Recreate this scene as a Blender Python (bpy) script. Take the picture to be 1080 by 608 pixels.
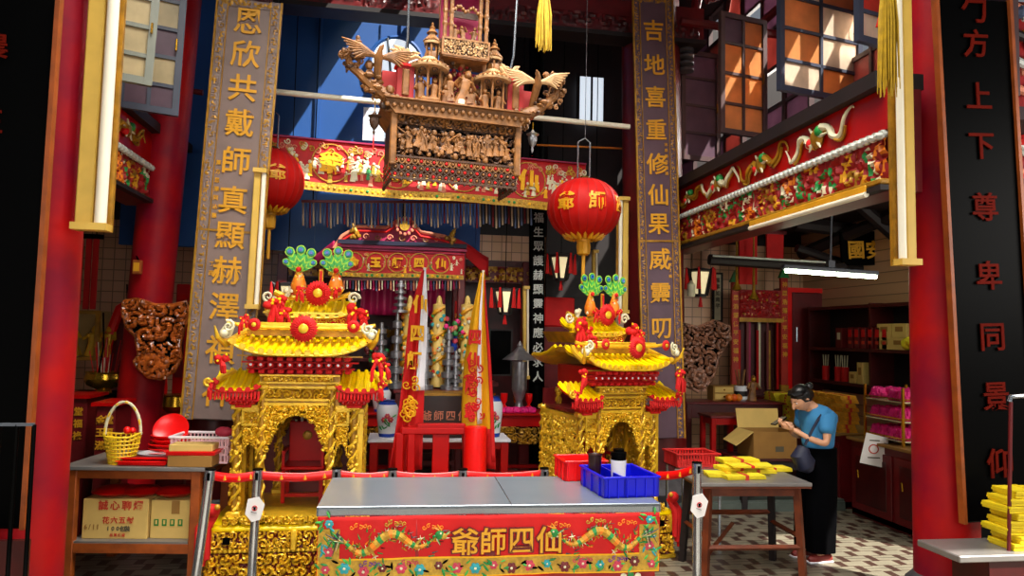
import bpy, math, random
import numpy as np
from mathutils import Vector, Matrix
for o in list(bpy.data.objects): bpy.data.objects.remove(o)
SC = bpy.context.scene
COL = SC.collection
PI = math.pi
rnd = random.Random(7)

# ------------------------------------------------------------ camera
F = 780.0
YAW, PITCH, ROLL = math.radians(8.7), math.radians(3.56), math.radians(1.2)
CAM = Vector((0, 0, 1.93))
fw = Vector((math.sin(YAW) * math.cos(PITCH), math.cos(YAW) * math.cos(PITCH), math.sin(PITCH)))
rt0 = Vector((math.cos(YAW), -math.sin(YAW), 0))
up0 = rt0.cross(fw)
rt = rt0 * math.cos(ROLL) + up0 * math.sin(ROLL)
up = up0 * math.cos(ROLL) - rt0 * math.sin(ROLL)
cd = bpy.data.cameras.new('camera'); cam = bpy.data.objects.new('camera', cd); COL.objects.link(cam)
cd.sensor_width = 36; cd.lens = F / 1080 * 36; cd.clip_end = 100
cam.matrix_world = Matrix(((rt.x, up.x, -fw.x, CAM.x), (rt.y, up.y, -fw.y, CAM.y), (rt.z, up.z, -fw.z, CAM.z), (0, 0, 0, 1)))
SC.camera = cam
def ray(px, py): return fw * F + rt * (px - 540) + up * (304 - py)
def at(px, py, Y): d = ray(px, py); return CAM + d * (Y / d.y)
def at_x(px, py, X): d = ray(px, py); return CAM + d * (X / d.x)
def at_z(px, py, z): d = ray(px, py); return CAM + d * ((z - CAM.z) / d.z)
def S(px, Y): return at(px + 1, 304, Y).x - at(px, 304, Y).x      # metres per pixel

# ------------------------------------------------------------ light
SC.view_settings.view_transform = 'Standard'; SC.view_settings.look = 'None'
SC.view_settings.gamma = 1; SC.view_settings.use_curve_mapping = False
SC.view_settings.exposure = 0.0
W = bpy.data.worlds.new('sky'); SC.world = W; W.use_nodes = True
W.node_tree.nodes['Background'].inputs[0].default_value = (0.80, 0.88, 1.0, 1)
W.node_tree.nodes['Background'].inputs[1].default_value = 0.22
SUN = Vector((-0.55, 0.60, -1.0)).normalized()
sl = bpy.data.lights.new('sun', 'SUN'); sl.energy = 12.0; sl.angle = 0.01; sl.color = (1, .95, .86)
so = bpy.data.objects.new('sun', sl); COL.objects.link(so)
so.rotation_euler = SUN.to_track_quat('-Z', 'Y').to_euler(); so.location = (3, 0, 9)
def area(name, loc, size, size_y, energy, target, color=(1, 1, 1), spread=PI):
    l = bpy.data.lights.new(name, 'AREA'); l.shape = 'RECTANGLE'; l.size = size; l.size_y = size_y; l.energy = energy; l.color = color; l.spread = spread
    o = bpy.data.objects.new(name, l); COL.objects.link(o); o.location = loc
    o.rotation_euler = (Vector(target) - Vector(loc)).to_track_quat('-Z', 'Y').to_euler()
    return o
area('courtyard_fill', (0.6, 4.0, 6.1), 4.4, 1.8, 235, (0.5, 6.0, 0.4), (1, .95, .87), 1.9)  # added area lamp under the closed ceiling, brightens the court
area('entrance_fill', (0.3, -1.6, 3.0), 5.0, 2.6, 72, (0.4, 5, .6), (1, .96, .9), 1.5)  # added front fill lamp behind the camera

area('clerestory_fill', (5.6, 8.2, 5.6), 3.6, 2.2, 420, (3.5, 6.3, 4.9), (1, .93, .85), 1.5)  # added lamp beyond the clerestory, brightens the open window leaves
area('aisle_fill', (6.0, 2.6, 3.0), 1.6, 1.6, 100, (4.6, 8, 1.2), (1, .95, .88))  # added fill lamp brightening the right aisle

# ------------------------------------------------------------ materials
def lin(c): return tuple(x / 12.92 if x <= .04045 else ((x + .055) / 1.055) ** 2.4 for x in c)
def hexc(h): return lin(tuple(int(h[i:i + 2], 16) / 255 for i in (0, 2, 4)))
def mat(name, h, rough=.5, metal=0., var=.15, scale=6., bump=0., bscale=None, h2=None, spec=.5, coat=0.):
    m = bpy.data.materials.new(name); m.use_nodes = True; nt = m.node_tree; b = nt.nodes['Principled BSDF']
    c = hexc(h); c2 = hexc(h2) if h2 else tuple(x * (1 - var) for x in c)
    tc = nt.nodes.new('ShaderNodeTexCoord'); nz = nt.nodes.new('ShaderNodeTexNoise')
    nz.inputs['Scale'].default_value = scale; nz.inputs['Detail'].default_value = 4
    nt.links.new(tc.outputs['Object'], nz.inputs['Vector'])
    rp = nt.nodes.new('ShaderNodeValToRGB'); rp.color_ramp.elements[0].position = .35; rp.color_ramp.elements[1].position = .65
    rp.color_ramp.elements[0].color = (*c2, 1); rp.color_ramp.elements[1].color = (*c, 1)
    nt.links.new(nz.outputs['Fac'], rp.inputs[0]); nt.links.new(rp.outputs[0], b.inputs['Base Color'])
    b.inputs['Roughness'].default_value = rough; b.inputs['Metallic'].default_value = metal
    b.inputs['Specular IOR Level'].default_value = spec; b.inputs['Coat Weight'].default_value = coat
    if bump:
        bp = nt.nodes.new('ShaderNodeBump'); bp.inputs['Strength'].default_value = bump; bp.inputs['Distance'].default_value = .01
        n2 = nt.nodes.new('ShaderNodeTexNoise'); n2.inputs['Scale'].default_value = bscale or scale * 4; n2.inputs['Detail'].default_value = 3
        nt.links.new(tc.outputs['Object'], n2.inputs['Vector']); nt.links.new(n2.outputs['Fac'], bp.inputs['Height']); nt.links.new(bp.outputs[0], b.inputs['Normal'])
    return m
def brickmat(name, h1, h2, hm, w, hgt, mortar, rough=.3, off=.5, rot=None, freq=2, obj=True):
    m = bpy.data.materials.new(name); m.use_nodes = True; nt = m.node_tree; b = nt.nodes['Principled BSDF']
    tc = nt.nodes.new('ShaderNodeTexCoord'); mp = nt.nodes.new('ShaderNodeMapping'); br = nt.nodes.new('ShaderNodeTexBrick')
    if rot: mp.inputs['Rotation'].default_value = rot
    nt.links.new(tc.outputs['Object'], mp.inputs[0]); nt.links.new(mp.outputs[0], br.inputs['Vector'])
    br.inputs['Color1'].default_value = (*hexc(h1), 1); br.inputs['Color2'].default_value = (*hexc(h2), 1); br.inputs['Mortar'].default_value = (*hexc(hm), 1)
    br.inputs['Scale'].default_value = 1; br.inputs['Brick Width'].default_value = w; br.inputs['Row Height'].default_value = hgt
    br.inputs['Mortar Size'].default_value = mortar; br.offset = off; br.offset_frequency = freq; br.inputs['Mortar Smooth'].default_value = .1
    nt.links.new(br.outputs['Color'], b.inputs['Base Color']); b.inputs['Roughness'].default_value = rough
    return m
def emis(name, h, s):
    m = bpy.data.materials.new(name); m.use_nodes = True; b = m.node_tree.nodes['Principled BSDF']
    b.inputs['Base Color'].default_value = (*hexc(h), 1); b.inputs['Emission Color'].default_value = (*hexc(h), 1); b.inputs['Emission Strength'].default_value = s
    return m
K = dict(
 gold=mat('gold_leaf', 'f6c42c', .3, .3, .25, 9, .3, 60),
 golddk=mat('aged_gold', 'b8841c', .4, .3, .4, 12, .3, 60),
 goldpaint=mat('gold_paint', 'e0a01c', .45, .1, .15),
 yellow=mat('yellow_glazed_tile', 'ffdc00', .3, 0, .12, 14),
 yellowcl=mat('yellow_cloth', 'f6b400', .7, 0, .1, 10, .2),
 yellowpaper=mat('yellow_joss_paper', 'f4dc20', .75, 0, .15, 20, .3, 90),
 ochrepaper=mat('ochre_joss_paper', 'eca81c', .8, 0, .3, 30, .4, 90),
 red=mat('red_lacquer', 'b40604', .35, 0, .25, 3, .05, 30, spec=.25),
 redcol=mat('red_column_paint', 'ac0c0c', .5, 0, .35, 2.2, .15, 25, h2='7c0822', spec=.2),
 redcloth=mat('red_cloth', 'd00402', .75, 0, .18, 5, .3, 14),
 redbright=mat('bright_red_plastic', 'f01010', .3, 0, .1),
 redsilk=mat('red_silk_lantern', 'b80a04', .6, 0, .15, 5, spec=.2),
 redground=mat('red_carving_ground', 'a00a0a', .6, 0, .3, 8),
 dkred=mat('dark_red_wood', '4a0808', .4, 0, .4, 5, .1, 30),
 maroon=mat('maroon_wood', '6c0c10', .45, 0, .3, 5, .1, 30),
 magenta=mat('magenta_silk', 'a80c4c', .55, 0, .25, 6),
 brown=mat('brown_carved_wood', '94602c', .5, 0, .5, 14, .4, 50),
 browndk=mat('dark_carved_wood', '50301a', .5, 0, .5, 14, .4, 50),  # also the shade coloured into the hanging shrine's cavities
 varnish=mat('varnished_carving', 'b85c20', .2, 0, .55, 16, .2, 50, coat=.6),
 wood=mat('orange_brown_wood', 'a04c14', .5, 0, .35, 9, .2, 60),
 wood2=mat('worn_table_wood', '70300f', .5, 0, .4, 9, .2, 60),
 dkwood=mat('dark_timber', '1c1010', .6, 0, .4, 4),
 black=mat('black_lacquer', '020202', .5, 0, .2, 4, spec=.04),
 blackcl=mat('black_cloth', '040406', .95, 0, .2, 8, spec=.05),
 plaque=mat('plaque_grey_brown', '85716a', .42, 0, .18, 5, .1, 30),
 plaque2=mat('plaque_plum_brown', '5c4450', .4, 0, .2, 5, .1, 30),
 steel=mat('brushed_steel', 'a8b0b8', .22, .85, .08, 3, .05, 40),
 steeltop=mat('steel_sheet', '98a4b0', .25, .45, .08, 2),
 chrome=mat('chrome_post', 'c8ccd0', .15, .9, .05),
 cream=mat('cream_enamel', 'f4ecd4', .4, 0, .06),
 creamy=mat('yellowed_enamel', 'd8b04c', .45, 0, .15),
 white=mat('white_cloth', 'eeeef4', .7, 0, .06),
 whitepl=mat('white_plastic', 'f0e8ea', .4, 0, .04),
 pinkpl=mat('pinkish_plastic', 'f4c8cc', .4, 0, .04),
 grey=mat('grey_paint', '5c626c', .5, 0, .15),
 navyframe=mat('slate_window_frame', '343a4c', .45, 0, .2),
 brownframe=mat('brown_window_frame', '4c3434', .5, 0, .2),
 greenframe=mat('faded_green_frame', '74786c', .5, 0, .15),
 navy=mat('navy_awning', '084a92', .6, 0, .12, 1.5),
 navydk=mat('night_blue_board', '0a0c30', .6, 0, .2, 1.5),
 blue=mat('blue_plastic', '0810c8', .3, 0, .05),
 bluecup=mat('dark_brown_cup', '2c1008', .3),
 green=mat('feather_green', '48b84c', .5, 0, .3, 30),
 jade=mat('jade_green', '1c8c3c', .45, 0, .3, 20),
 teal=mat('embroidery_teal', '28a0a8', .6, 0, .2, 20),
 pink=mat('hot_pink', 'f01884', .5, 0, .2, 14),
 rose=mat('embroidery_rose', 'c83850', .6, 0, .2, 20),
 orange=mat('orange_fruit', 'f08414', .5, 0, .2, 14),
 card=mat('cardboard', 'd8b464', .8, 0, .1, 6),
 cardbr=mat('brown_cardboard', '9c7030', .8, 0, .15, 6),
 skin=mat('skin', 'd8a07c', .5, 0, .05),
 hair=mat('black_hair', '0a0808', .4, 0, .3, 30),
 shirt=mat('blue_shirt', '3c8cc4', .8, 0, .12, 6, .3, 30),
 navybag=mat('navy_bag', '161c38', .6, 0, .2),
 brass=mat('brass', 'c89828', .25, .85, .2, 6),
 pewter=mat('pewter', 'a8a8ac', .35, .8, .3, 12),
 stonegrey=mat('grey_stone', '504c50', .6, 0, .4, 12),
 porcelain=mat('white_porcelain', 'e4e6ea', .15, 0, .05),
 cobalt=mat('cobalt_glaze', '1c3c9c', .2, 0, .2),
 clear=mat('frosted_case', 'e8d8b0', .2, 0, .1),
 paper=mat('white_paper', 'e8e4e0', .8, 0, .05),
 ivory=mat('ivory_paint', 'e0d8b4', .5, 0, .15, 12),
 silverw=mat('white_scallop', 'c8ccc4', .5, 0, .2, 12),
 glow=emis('fluorescent_tube', 'f0ffd8', 22.0),
 litpaper=emis('lit_lantern_paper', 'f8e4b0', .6),
 sky=emis('sky_and_reflection_glow', 'dce8f4', .9),  # glowing panes: sky in the windows, a reflection in the oval
)
hz = bpy.data.materials.new('incense_haze'); hz.use_nodes = True; _n = hz.node_tree; _n.nodes.remove(_n.nodes['Principled BSDF'])
_v = _n.nodes.new('ShaderNodeVolumeScatter'); _v.inputs['Color'].default_value = (.5, .75, 1, 1); _v.inputs['Density'].default_value = .035; _v.inputs['Anisotropy'].default_value = .1
_n.links.new(_v.outputs[0], _n.nodes['Material Output'].inputs['Volume']); K['haze'] = hz
# frosted window glass: coloured, lets daylight through
def frosted(name, h):
    m = bpy.data.materials.new(name); m.use_nodes = True; nt = m.node_tree
    b = nt.nodes['Principled BSDF']; out = nt.nodes['Material Output']
    tr = nt.nodes.new('ShaderNodeBsdfTranslucent'); mx = nt.nodes.new('ShaderNodeMixShader')
    nz = nt.nodes.new('ShaderNodeTexNoise'); nz.inputs['Scale'].default_value = 5; nz.inputs['Detail'].default_value = 5
    tc = nt.nodes.new('ShaderNodeTexCoord'); nt.links.new(tc.outputs['Object'], nz.inputs[0])
    rp = nt.nodes.new('ShaderNodeValToRGB'); c = hexc(h)
    rp.color_ramp.elements[0].position = .3; rp.color_ramp.elements[1].position = .7
    rp.color_ramp.elements[0].color = (*[x * .7 for x in c], 1); rp.color_ramp.elements[1].color = (*c, 1)
    nt.links.new(nz.outputs[0], rp.inputs[0]); nt.links.new(rp.outputs[0], b.inputs['Base Color']); nt.links.new(rp.outputs[0], tr.inputs[0])
    b.inputs['Roughness'].default_value = .35; mx.inputs[0].default_value = .45
    nt.links.new(b.outputs[0], mx.inputs[1]); nt.links.new(tr.outputs[0], mx.inputs[2]); nt.links.new(mx.outputs[0], out.inputs[0])
    return m
K['pane_or'] = frosted('amber_frosted_glass', 'e8a060'); K['pane_wh'] = frosted('pale_frosted_glass', 'f0dcc4')
K['pane_pu'] = frosted('plum_frosted_glass', '7c6070'); K['pane_ye'] = frosted('straw_frosted_glass', 'e0cc9c')
K['pane_rdd'] = frosted('dusky_pink_glass', 'a06058'); K['pane_rd'] = frosted('red_stained_glass', 'd84434')
K['tile'] = brickmat('cream_wall_tile', 'e0b08c', 'd0a078', '8c6850', .15, .15, .006, .3, 0, (PI / 2, 0, 0))
K['tilex'] = brickmat('cream_wall_tile_side', 'e0b08c', 'd0a078', '8c6850', .15, .15, .006, .3, 0, (PI / 2, 0, PI / 2))
K['roofb'] = brickmat('roof_boards', '30181c', '281418', '0c0808', 2.5, .18, .012, .7)

# floor: interlocking stepped ribbon of brown tiles on pale stone
def floormat():
    m = bpy.data.materials.new('patterned_floor_tile'); m.use_nodes = True; nt = m.node_tree; b = nt.nodes['Principled BSDF']
    N = nt.nodes.new; L = nt.links.new
    tc = N('ShaderNodeTexCoord'); sp = N('ShaderNodeSeparateXYZ'); L(tc.outputs['Object'], sp.inputs[0])
    def mth(op, a, c=None, d=None):
        n = N('ShaderNodeMath'); n.operation = op
        for i, v in enumerate((a, c, d)):
            if v is None: continue
            if isinstance(v, (int, float)): n.inputs[i].default_value = v
            else: L(v, n.inputs[i])
        return n.outputs[0]
    s = .14
    u = mth('DIVIDE', sp.outputs[0], s * 2.0); v = mth('DIVIDE', sp.outputs[1], s)
    # stepped zigzag: u + step(frac(v)) then bands
    st = mth('PINGPONG', v, 1.0); stp = mth('GREATER_THAN', st, .5)
    w = mth('FRACT', mth('MULTIPLY_ADD', stp, .38, u))
    band = mth('LESS_THAN', w, .26)
    edge = mth('LESS_THAN', mth('ABSOLUTE', mth('SUBTRACT', st, .5)), .09)
    inb = mth('MULTIPLY', edge, mth('LESS_THAN', w, .62))
    f = mth('MAXIMUM', band, inb)
    gro = mth('LESS_THAN', mth('FRACT', mth('MULTIPLY', v, .5)), .04)
    cm = N('ShaderNodeMix'); cm.data_type = 'RGBA'; cm.inputs[6].default_value = (*hexc('948c78'), 1); cm.inputs[7].default_value = (*hexc('4c342c'), 1); L(f, cm.inputs[0])
    nz = N('ShaderNodeTexNoise'); nz.inputs['Scale'].default_value = 3; nz.inputs['Detail'].default_value = 6; L(tc.outputs['Object'], nz.inputs[0])
    c2 = N('ShaderNodeMix'); c2.data_type = 'RGBA'; c2.blend_type = 'MULTIPLY'; c2.inputs[0].default_value = .5; L(cm.outputs[2], c2.inputs[6]); L(nz.outputs[0], c2.inputs[7])
    c3 = N('ShaderNodeMix'); c3.data_type = 'RGBA'; c3.inputs[7].default_value = (*hexc('383028'), 1); L(gro, c3.inputs[0]); L(c2.outputs[2], c3.inputs[6])
    L(c3.outputs[2], b.inputs['Base Color']); b.inputs['Roughness'].default_value = .4
    return m
K['floor'] = floormat()

K['limegr'] = mat('yellow_green_barb', 'a8d838', .5, 0, .2, 30)
K['bordergold'] = mat('border_brocade', 'c89c2c', .65, 0, .35, 40, .3, 80)
K['violet'] = mat('violet_thread', '7c3c8c', .6, 0, .2)
K['ivorybr'] = mat('weathered_pale_wood', 'c8a070', .6, 0, .3, 18, .3, 50)
K['tasselye'] = mat('yellow_tassel_thread', 'c8a010', .7, 0, .3, 20)
K['goldtrim'] = mat('gold_embroidered_trim', 'd0a028', .55, .1, .45, 40, .4, 70)
K['rosepale'] = mat('pale_rose_thread', 'e08868', .7, 0, .2, 20)
K['bannerred'] = mat('banner_red_silk', 'c80c14', .65, 0, .3, 5, .25, 12)
K['fringe1'] = mat('faded_strand', '9c8468', .7, 0, .2)
K['fringe2'] = mat('slate_strand', '44506c', .7, 0, .2)
K['ivorye'] = mat('pale_yellow_wax', 'e8c468', .5, 0, .2, 10)
K['darkbox'] = mat('dark_brown_board', '30140c', .4, 0, .3)
K['zinc'] = mat('zinc_sheet', '94908c', .4, .5, .2, 5)
K['rustred'] = mat('red_ink', 'c8341c', .7)
K['greenink'] = mat('green_ink', '1c7c2c', .7)
K['greyink'] = mat('grey_ink', '58503c', .7)
K['basketye'] = mat('yellow_weave', 'f4cc18', .5, 0, .15, 20)
K['straw'] = mat('straw_tile', 'b89858', .5)
K['browndk2'] = mat('sooty_carving', '7c5038', .45, 0, .6, 16, .3, 50)
K['orangepk'] = mat('orange_lotus', 'f4602c', .5)
K['redpost'] = mat('red_couplet_ground', 'b82810', .5, 0, .2)
K['spice'] = mat('spice_orange', 'e86010', .5)
K['stonegreen'] = mat('green_grey_kerb', '58625a', .5, 0, .2)
K['redcrate'] = mat('faded_red_plastic', 'e0302c', .4)
K['yellowbright'] = mat('bright_yellow_packet', 'f4d818', .55, 0, .1, 12)
K['shoe'] = mat('reddish_shoe', '8c2c24', .5)

# ------------------------------------------------------------ mesh helpers
class MB:
    def __init__(s): s.v = []; s.f = []; s.m = []; s.mats = []; s.T = Matrix.Identity(4)
    def mi(s, k):
        if k not in s.mats: s.mats.append(k)
        return s.mats.index(k)
    def add(s, vs, fs, k):
        n = len(s.v); T = s.T
        s.v.extend([T @ Vector(v) for v in vs]); s.f.extend([tuple(i + n for i in f) for f in fs]); s.m.extend([s.mi(k)] * len(fs))
        return s
    def box(s, c, d, k, rz=0, taper=1.0, b=0.0):
        x, y, z = d[0] / 2, d[1] / 2, d[2] / 2; R = Matrix.Rotation(rz, 3, 'Z'); c = Vector(c)
        if b <= 0:
            vs = [c + R @ Vector((sx * x * (taper if sz > 0 else 1), sy * y * (taper if sz > 0 else 1), sz * z)) for sz in (-1, 1) for sy in (-1, 1) for sx in (-1, 1)]
            fs = [(0, 2, 3, 1), (4, 5, 7, 6), (0, 1, 5, 4), (2, 6, 7, 3), (0, 4, 6, 2), (1, 3, 7, 5)]
            return s.add(vs, fs, k)
        b = min(b, x * .9, y * .9, z * .9)
        vs = []
        for zz, ins in ((-z, b), (-z + b, 0), (z - b, 0), (z, b)):
            for (px, py) in ((-x + b, -y), (x - b, -y), (x, -y + b), (x, y - b), (x - b, y), (-x + b, y), (-x, y - b), (-x, -y + b)):
                qx = max(-x + ins, min(x - ins, px)); qy = max(-y + ins, min(y - ins, py))
                vs.append(c + R @ Vector((qx, qy, zz)))
        fs = [tuple(range(7, -1, -1)), tuple(range(24, 32))]
        for r in range(3):
            for i in range(8): fs.append((r * 8 + i, r * 8 + (i + 1) % 8, (r + 1) * 8 + (i + 1) % 8, (r + 1) * 8 + i))
        return s.add(vs, fs, k)
    def tube(s, pts, r, k, n=8, cap=True):
        pts = [Vector(p) for p in pts]; m = len(pts)
        rs = r if isinstance(r, (list, tuple)) else [r] * m
        vs = []; prev = None
        for i, p in enumerate(pts):
            d = (pts[min(i + 1, m - 1)] - pts[max(i - 1, 0)])
            if d.length < 1e-9: d = Vector((0, 0, 1))
            d.normalize()
            a = prev if prev is not None else (Vector((0, 1, 0)) if abs(d.y) < .9 else Vector((1, 0, 0)))
            a = (a - d * a.dot(d))
            if a.length < 1e-6: a = d.orthogonal()
            a.normalize(); prev = a; bb = d.cross(a)
            for j in range(n):
                t = 2 * PI * j / n; vs.append(p + (a * math.cos(t) + bb * math.sin(t)) * rs[i])
        fs = [(i * n + j, i * n + (j + 1) % n, (i + 1) * n + (j + 1) % n, (i + 1) * n + j) for i in range(m - 1) for j in range(n)]
        if cap: fs += [tuple(range(n - 1, -1, -1)), tuple(range((m - 1) * n, m * n))]
        return s.add(vs, fs, k)
    def lathe(s, prof, k, c=(0, 0, 0), n=20, sx=1, sy=1, a0=0, a1=2 * PI, flute=0, nf=0):
        c = Vector(c); vs = []; full = abs(a1 - a0 - 2 * PI) < 1e-6; nn = n if full else n + 1
        for (r, z) in prof:
            for j in range(nn):
                t = a0 + (a1 - a0) * j / n; q = r * (1 + flute * math.cos(nf * t)) if nf else r
                vs.append(c + Vector((q * math.cos(t) * sx, q * math.sin(t) * sy, z)))
        fs = []
        for i in range(len(prof) - 1):
            for j in range(n):
                j2 = (j + 1) % nn
                fs.append((i * nn + j, i * nn + j2, (i + 1) * nn + j2, (i + 1) * nn + j))
        if full:
            if prof[0][0] > 1e-5: fs.append(tuple(range(nn - 1, -1, -1)))
            if prof[-1][0] > 1e-5: fs.append(tuple(range((len(prof) - 1) * nn, len(prof) * nn)))
        return s.add(vs, fs, k)
    def ball(s, c, r, k, n=8, sx=1, sy=1, sz=1, m=None):
        m = m or max(4, n // 2 + 1)
        prof = [(r * math.sin(PI * i / m), -r * math.cos(PI * i / m) * sz) for i in range(m + 1)]
        prof[0] = (1e-6, prof[0][1]); prof[-1] = (1e-6, prof[-1][1])
        return s.lathe(prof, k, c, n, sx, sy)
    def disc(s, c, r, k, n=16, t=.01, axis='y', r2=None):       # coin standing on edge, facing -y
        c = Vector(c); h = Vector({'y': (0, t / 2, 0), 'x': (t / 2, 0, 0), 'z': (0, 0, t / 2)}[axis])
        return s.tube([c - h, c + h], [r, r2 or r], k, n)
    def prism(s, poly, y0, y1, k):                              # polygon in xz, extruded along y
        n = len(poly); vs = [(p[0], y0, p[1]) for p in poly] + [(p[0], y1, p[1]) for p in poly]
        fs = [tuple(range(n)), tuple(range(2 * n - 1, n - 1, -1))] + [(i, i + n, (i + 1) % n + n, (i + 1) % n) for i in range(n)]
        return s.add(vs, fs, k)
    def sheet(s, fn, nu, nv, k):                                # fn(u,v)->point
        vs = [fn(i / nu, j / nv) for j in range(nv + 1) for i in range(nu + 1)]
        fs = [(j * (nu + 1) + i, j * (nu + 1) + i + 1, (j + 1) * (nu + 1) + i + 1, (j + 1) * (nu + 1) + i) for j in range(nv) for i in range(nu)]
        return s.add(vs, fs, k)
    def build(s, name, parent=None, smooth=True, solid=0, sub=0, angle=.7):
        me = bpy.data.meshes.new(name); me.from_pydata([tuple(v) for v in s.v], [], s.f)
        for k in s.mats: me.materials.append(K[k])
        me.polygons.foreach_set('material_index', s.m)
        if smooth:
            me.polygons.foreach_set('use_smooth', [True] * len(me.polygons))
            me.update()
            try: me.set_sharp_from_angle(angle=angle)
            except Exception: pass
        me.update()
        o = bpy.data.objects.new(name, me); COL.objects.link(o)
        if parent: o.parent = parent
        if solid:
            md = o.modifiers.new('s', 'SOLIDIFY'); md.thickness = solid; md.offset = 0
        if sub:
            md = o.modifiers.new('d', 'SUBSURF'); md.levels = md.render_levels = sub
        return o
def tag(o, label=None, cat=None, group=None, kind=None):
    if label: o['label'] = label
    if cat: o['category'] = cat
    if group: o['group'] = group
    if kind: o['kind'] = kind
    return o
def thing(name, label, cat, loc=(0, 0, 0), rz=0, group=None, kind=None):
    o = bpy.data.objects.new(name, None); COL.objects.link(o); o.empty_display_size = .1
    o.location = loc; o.rotation_euler = (0, 0, rz)
    return tag(o, label, cat, group, kind)
def framed(name, label, cat, bl, br, tl, group=None, kind=None):
    """Empty with x along the lower edge, z up the side of a board, origin at the middle of its foot"""
    bl, br, tl = Vector(bl), Vector(br), Vector(tl)
    x = (br - bl); w = x.length; x.normalize(); z = tl - bl; h = z.length; z.normalize(); y = z.cross(x).normalized()
    if h > w: x = y.cross(z)
    else: z = x.cross(y)
    o = thing(name, label, cat, (0, 0, 0), 0, group, kind); c = (bl + br) / 2
    o.matrix_world = Matrix(((x.x, y.x, z.x, c.x), (x.y, y.y, z.y, c.y), (x.z, y.z, z.z, c.z), (0, 0, 0, 1)))
    return o, w, h
def hang(o, pts, z, r_=.006, k='black'):
    """wires or rods from world points up to height z, as a part of the thing"""
    bpy.context.view_layer.update(); Mi = o.matrix_world.inverted(); m = MB()
    for p in pts: m.tube([Mi @ Vector(p), Mi @ Vector((p[0], p[1], z))], r_, k, 6)
    return m.build('hanger', o)
def copy_tree(o, parent=None):
    c = o.copy(); COL.objects.link(c)
    if parent: c.parent = parent; c.matrix_parent_inverse = o.matrix_parent_inverse
    for ch in list(o.children): copy_tree(ch, c)
    return c
def copy_to(o, loc, rz=None, label=None, group=None, sc=None):
    c = copy_tree(o); c.location = loc
    if rz is not None: c.rotation_euler = (0, 0, rz)
    if label: c['label'] = label
    if group: c['group'] = group
    if sc: c.scale = (sc, sc, sc)
    return c
_G = {}
def glyph(c, bold=.02):
    if (c, bold) in _G: return _G[(c, bold)]
    cu = bpy.data.curves.new('t', 'FONT'); cu.body = c; cu.size = 1; cu.extrude = .5; cu.offset = bold; cu.resolution_u = 2
    o = bpy.data.objects.new('t', cu); COL.objects.link(o)
    dg = bpy.context.evaluated_depsgraph_get(); dg.update(); me = bpy.data.meshes.new_from_object(o.evaluated_get(dg))
    vs = [tuple(v.co) for v in me.vertices]; fs = [tuple(p.vertices) for p in me.polygons]
    bpy.data.objects.remove(o); bpy.data.curves.remove(cu); bpy.data.meshes.remove(me)
    if vs:
        xs = [v[0] for v in vs]; ys = [v[1] for v in vs]; cx = (min(xs) + max(xs)) / 2; cy = (min(ys) + max(ys)) / 2
        vs = [(v[0] - cx, v[1] - cy, v[2]) for v in vs]
    _G[(c, bold)] = (vs, fs); return _G[(c, bold)]
def put_text(mb, ch, c, size, k, t=.01, sx=1.0, bold=.02, fn=None):
    """characters standing in the xz plane facing -y, centred on c"""
    vs, fs = glyph(ch, bold); c = Vector(c)
    out = [c + Vector((v[0] * size * sx, -v[2] * t, v[1] * size)) for v in vs]
    if fn: out = [fn(p) for p in out]
    mb.add(out, fs, k)
def curl(nx, ny, w, h, cell, seed, arms=2):
    seed = abs(seed); r = np.random.RandomState(seed); gx = max(1, int(round(w / cell))); gz = max(1, int(round(h / cell)))
    cx, cz = np.meshgrid((np.arange(gx) + .5) * w / gx, (np.arange(gz) + .5) * h / gz)
    cx = (cx + (r.rand(*cx.shape) - .5) * cell * .5).ravel(); cz = (cz + (r.rand(*cz.shape) - .5) * cell * .5).ravel()
    ph = r.rand(cx.size) * 6.28; sg = r.choice([-1, 1], cx.size); ar = r.choice([1, 2, 2, 3, 5], cx.size) if arms == 2 else np.full(cx.size, arms)
    X, Z = np.meshgrid(np.linspace(0, w, nx + 1), np.linspace(0, h, ny + 1))
    D = np.hypot(X[..., None] - cx, Z[..., None] - cz); i = D.argmin(-1); d = np.take_along_axis(D, i[..., None], -1)[..., 0]
    th = np.arctan2(Z - cz[i], X - cx[i])
    H = .5 + .5 * np.cos(th * sg[i] * ar[i] + 6.28 * d / (cell * .42) + ph[i])
    H = H ** .8 * np.clip(1.25 - d / cell, .3, 1); H = np.maximum(H, np.clip(1 - d / (cell * .16), 0, 1))
    return X, Z, H
def relief(mb, w, h, depth, cell, seed, lo, hi, x0=None, z0=0, y=0, res=None, th=.42, open_=False, mask=None, cols=None, fn=None):
    """carved relief panel in the xz plane, rising towards -y"""
    res = res or cell / 7; nx = max(4, int(w / res)); ny = max(4, int(h / res))
    if x0 is None: x0 = -w / 2
    X, Z, H = curl(nx, ny, w, h, cell, seed)
    vs = [Vector((x0 + X[j, i], y - depth * H[j, i], z0 + Z[j, i])) for j in range(ny + 1) for i in range(nx + 1)]
    if fn: vs = [fn(v) for v in vs]
    n = len(mb.v); mb.v.extend([mb.T @ v for v in vs]); r = np.random.RandomState(abs(seed) + 1)
    il = mb.mi(lo); cc = [mb.mi(c) for c in (cols or [hi])]
    for j in range(ny):
        for i in range(nx):
            a = (H[j, i] + H[j, i + 1] + H[j + 1, i] + H[j + 1, i + 1]) / 4
            u, v = (i + .5) / nx, (j + .5) / ny
            if mask and not mask(u, v): continue
            if open_ and a < th: continue
            q = n + j * (nx + 1) + i; mb.f.append((q, q + 1, q + nx + 2, q + nx + 1))
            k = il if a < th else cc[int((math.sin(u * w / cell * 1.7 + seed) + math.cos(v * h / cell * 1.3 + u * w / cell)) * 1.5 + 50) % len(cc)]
            mb.m.append(k)
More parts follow.
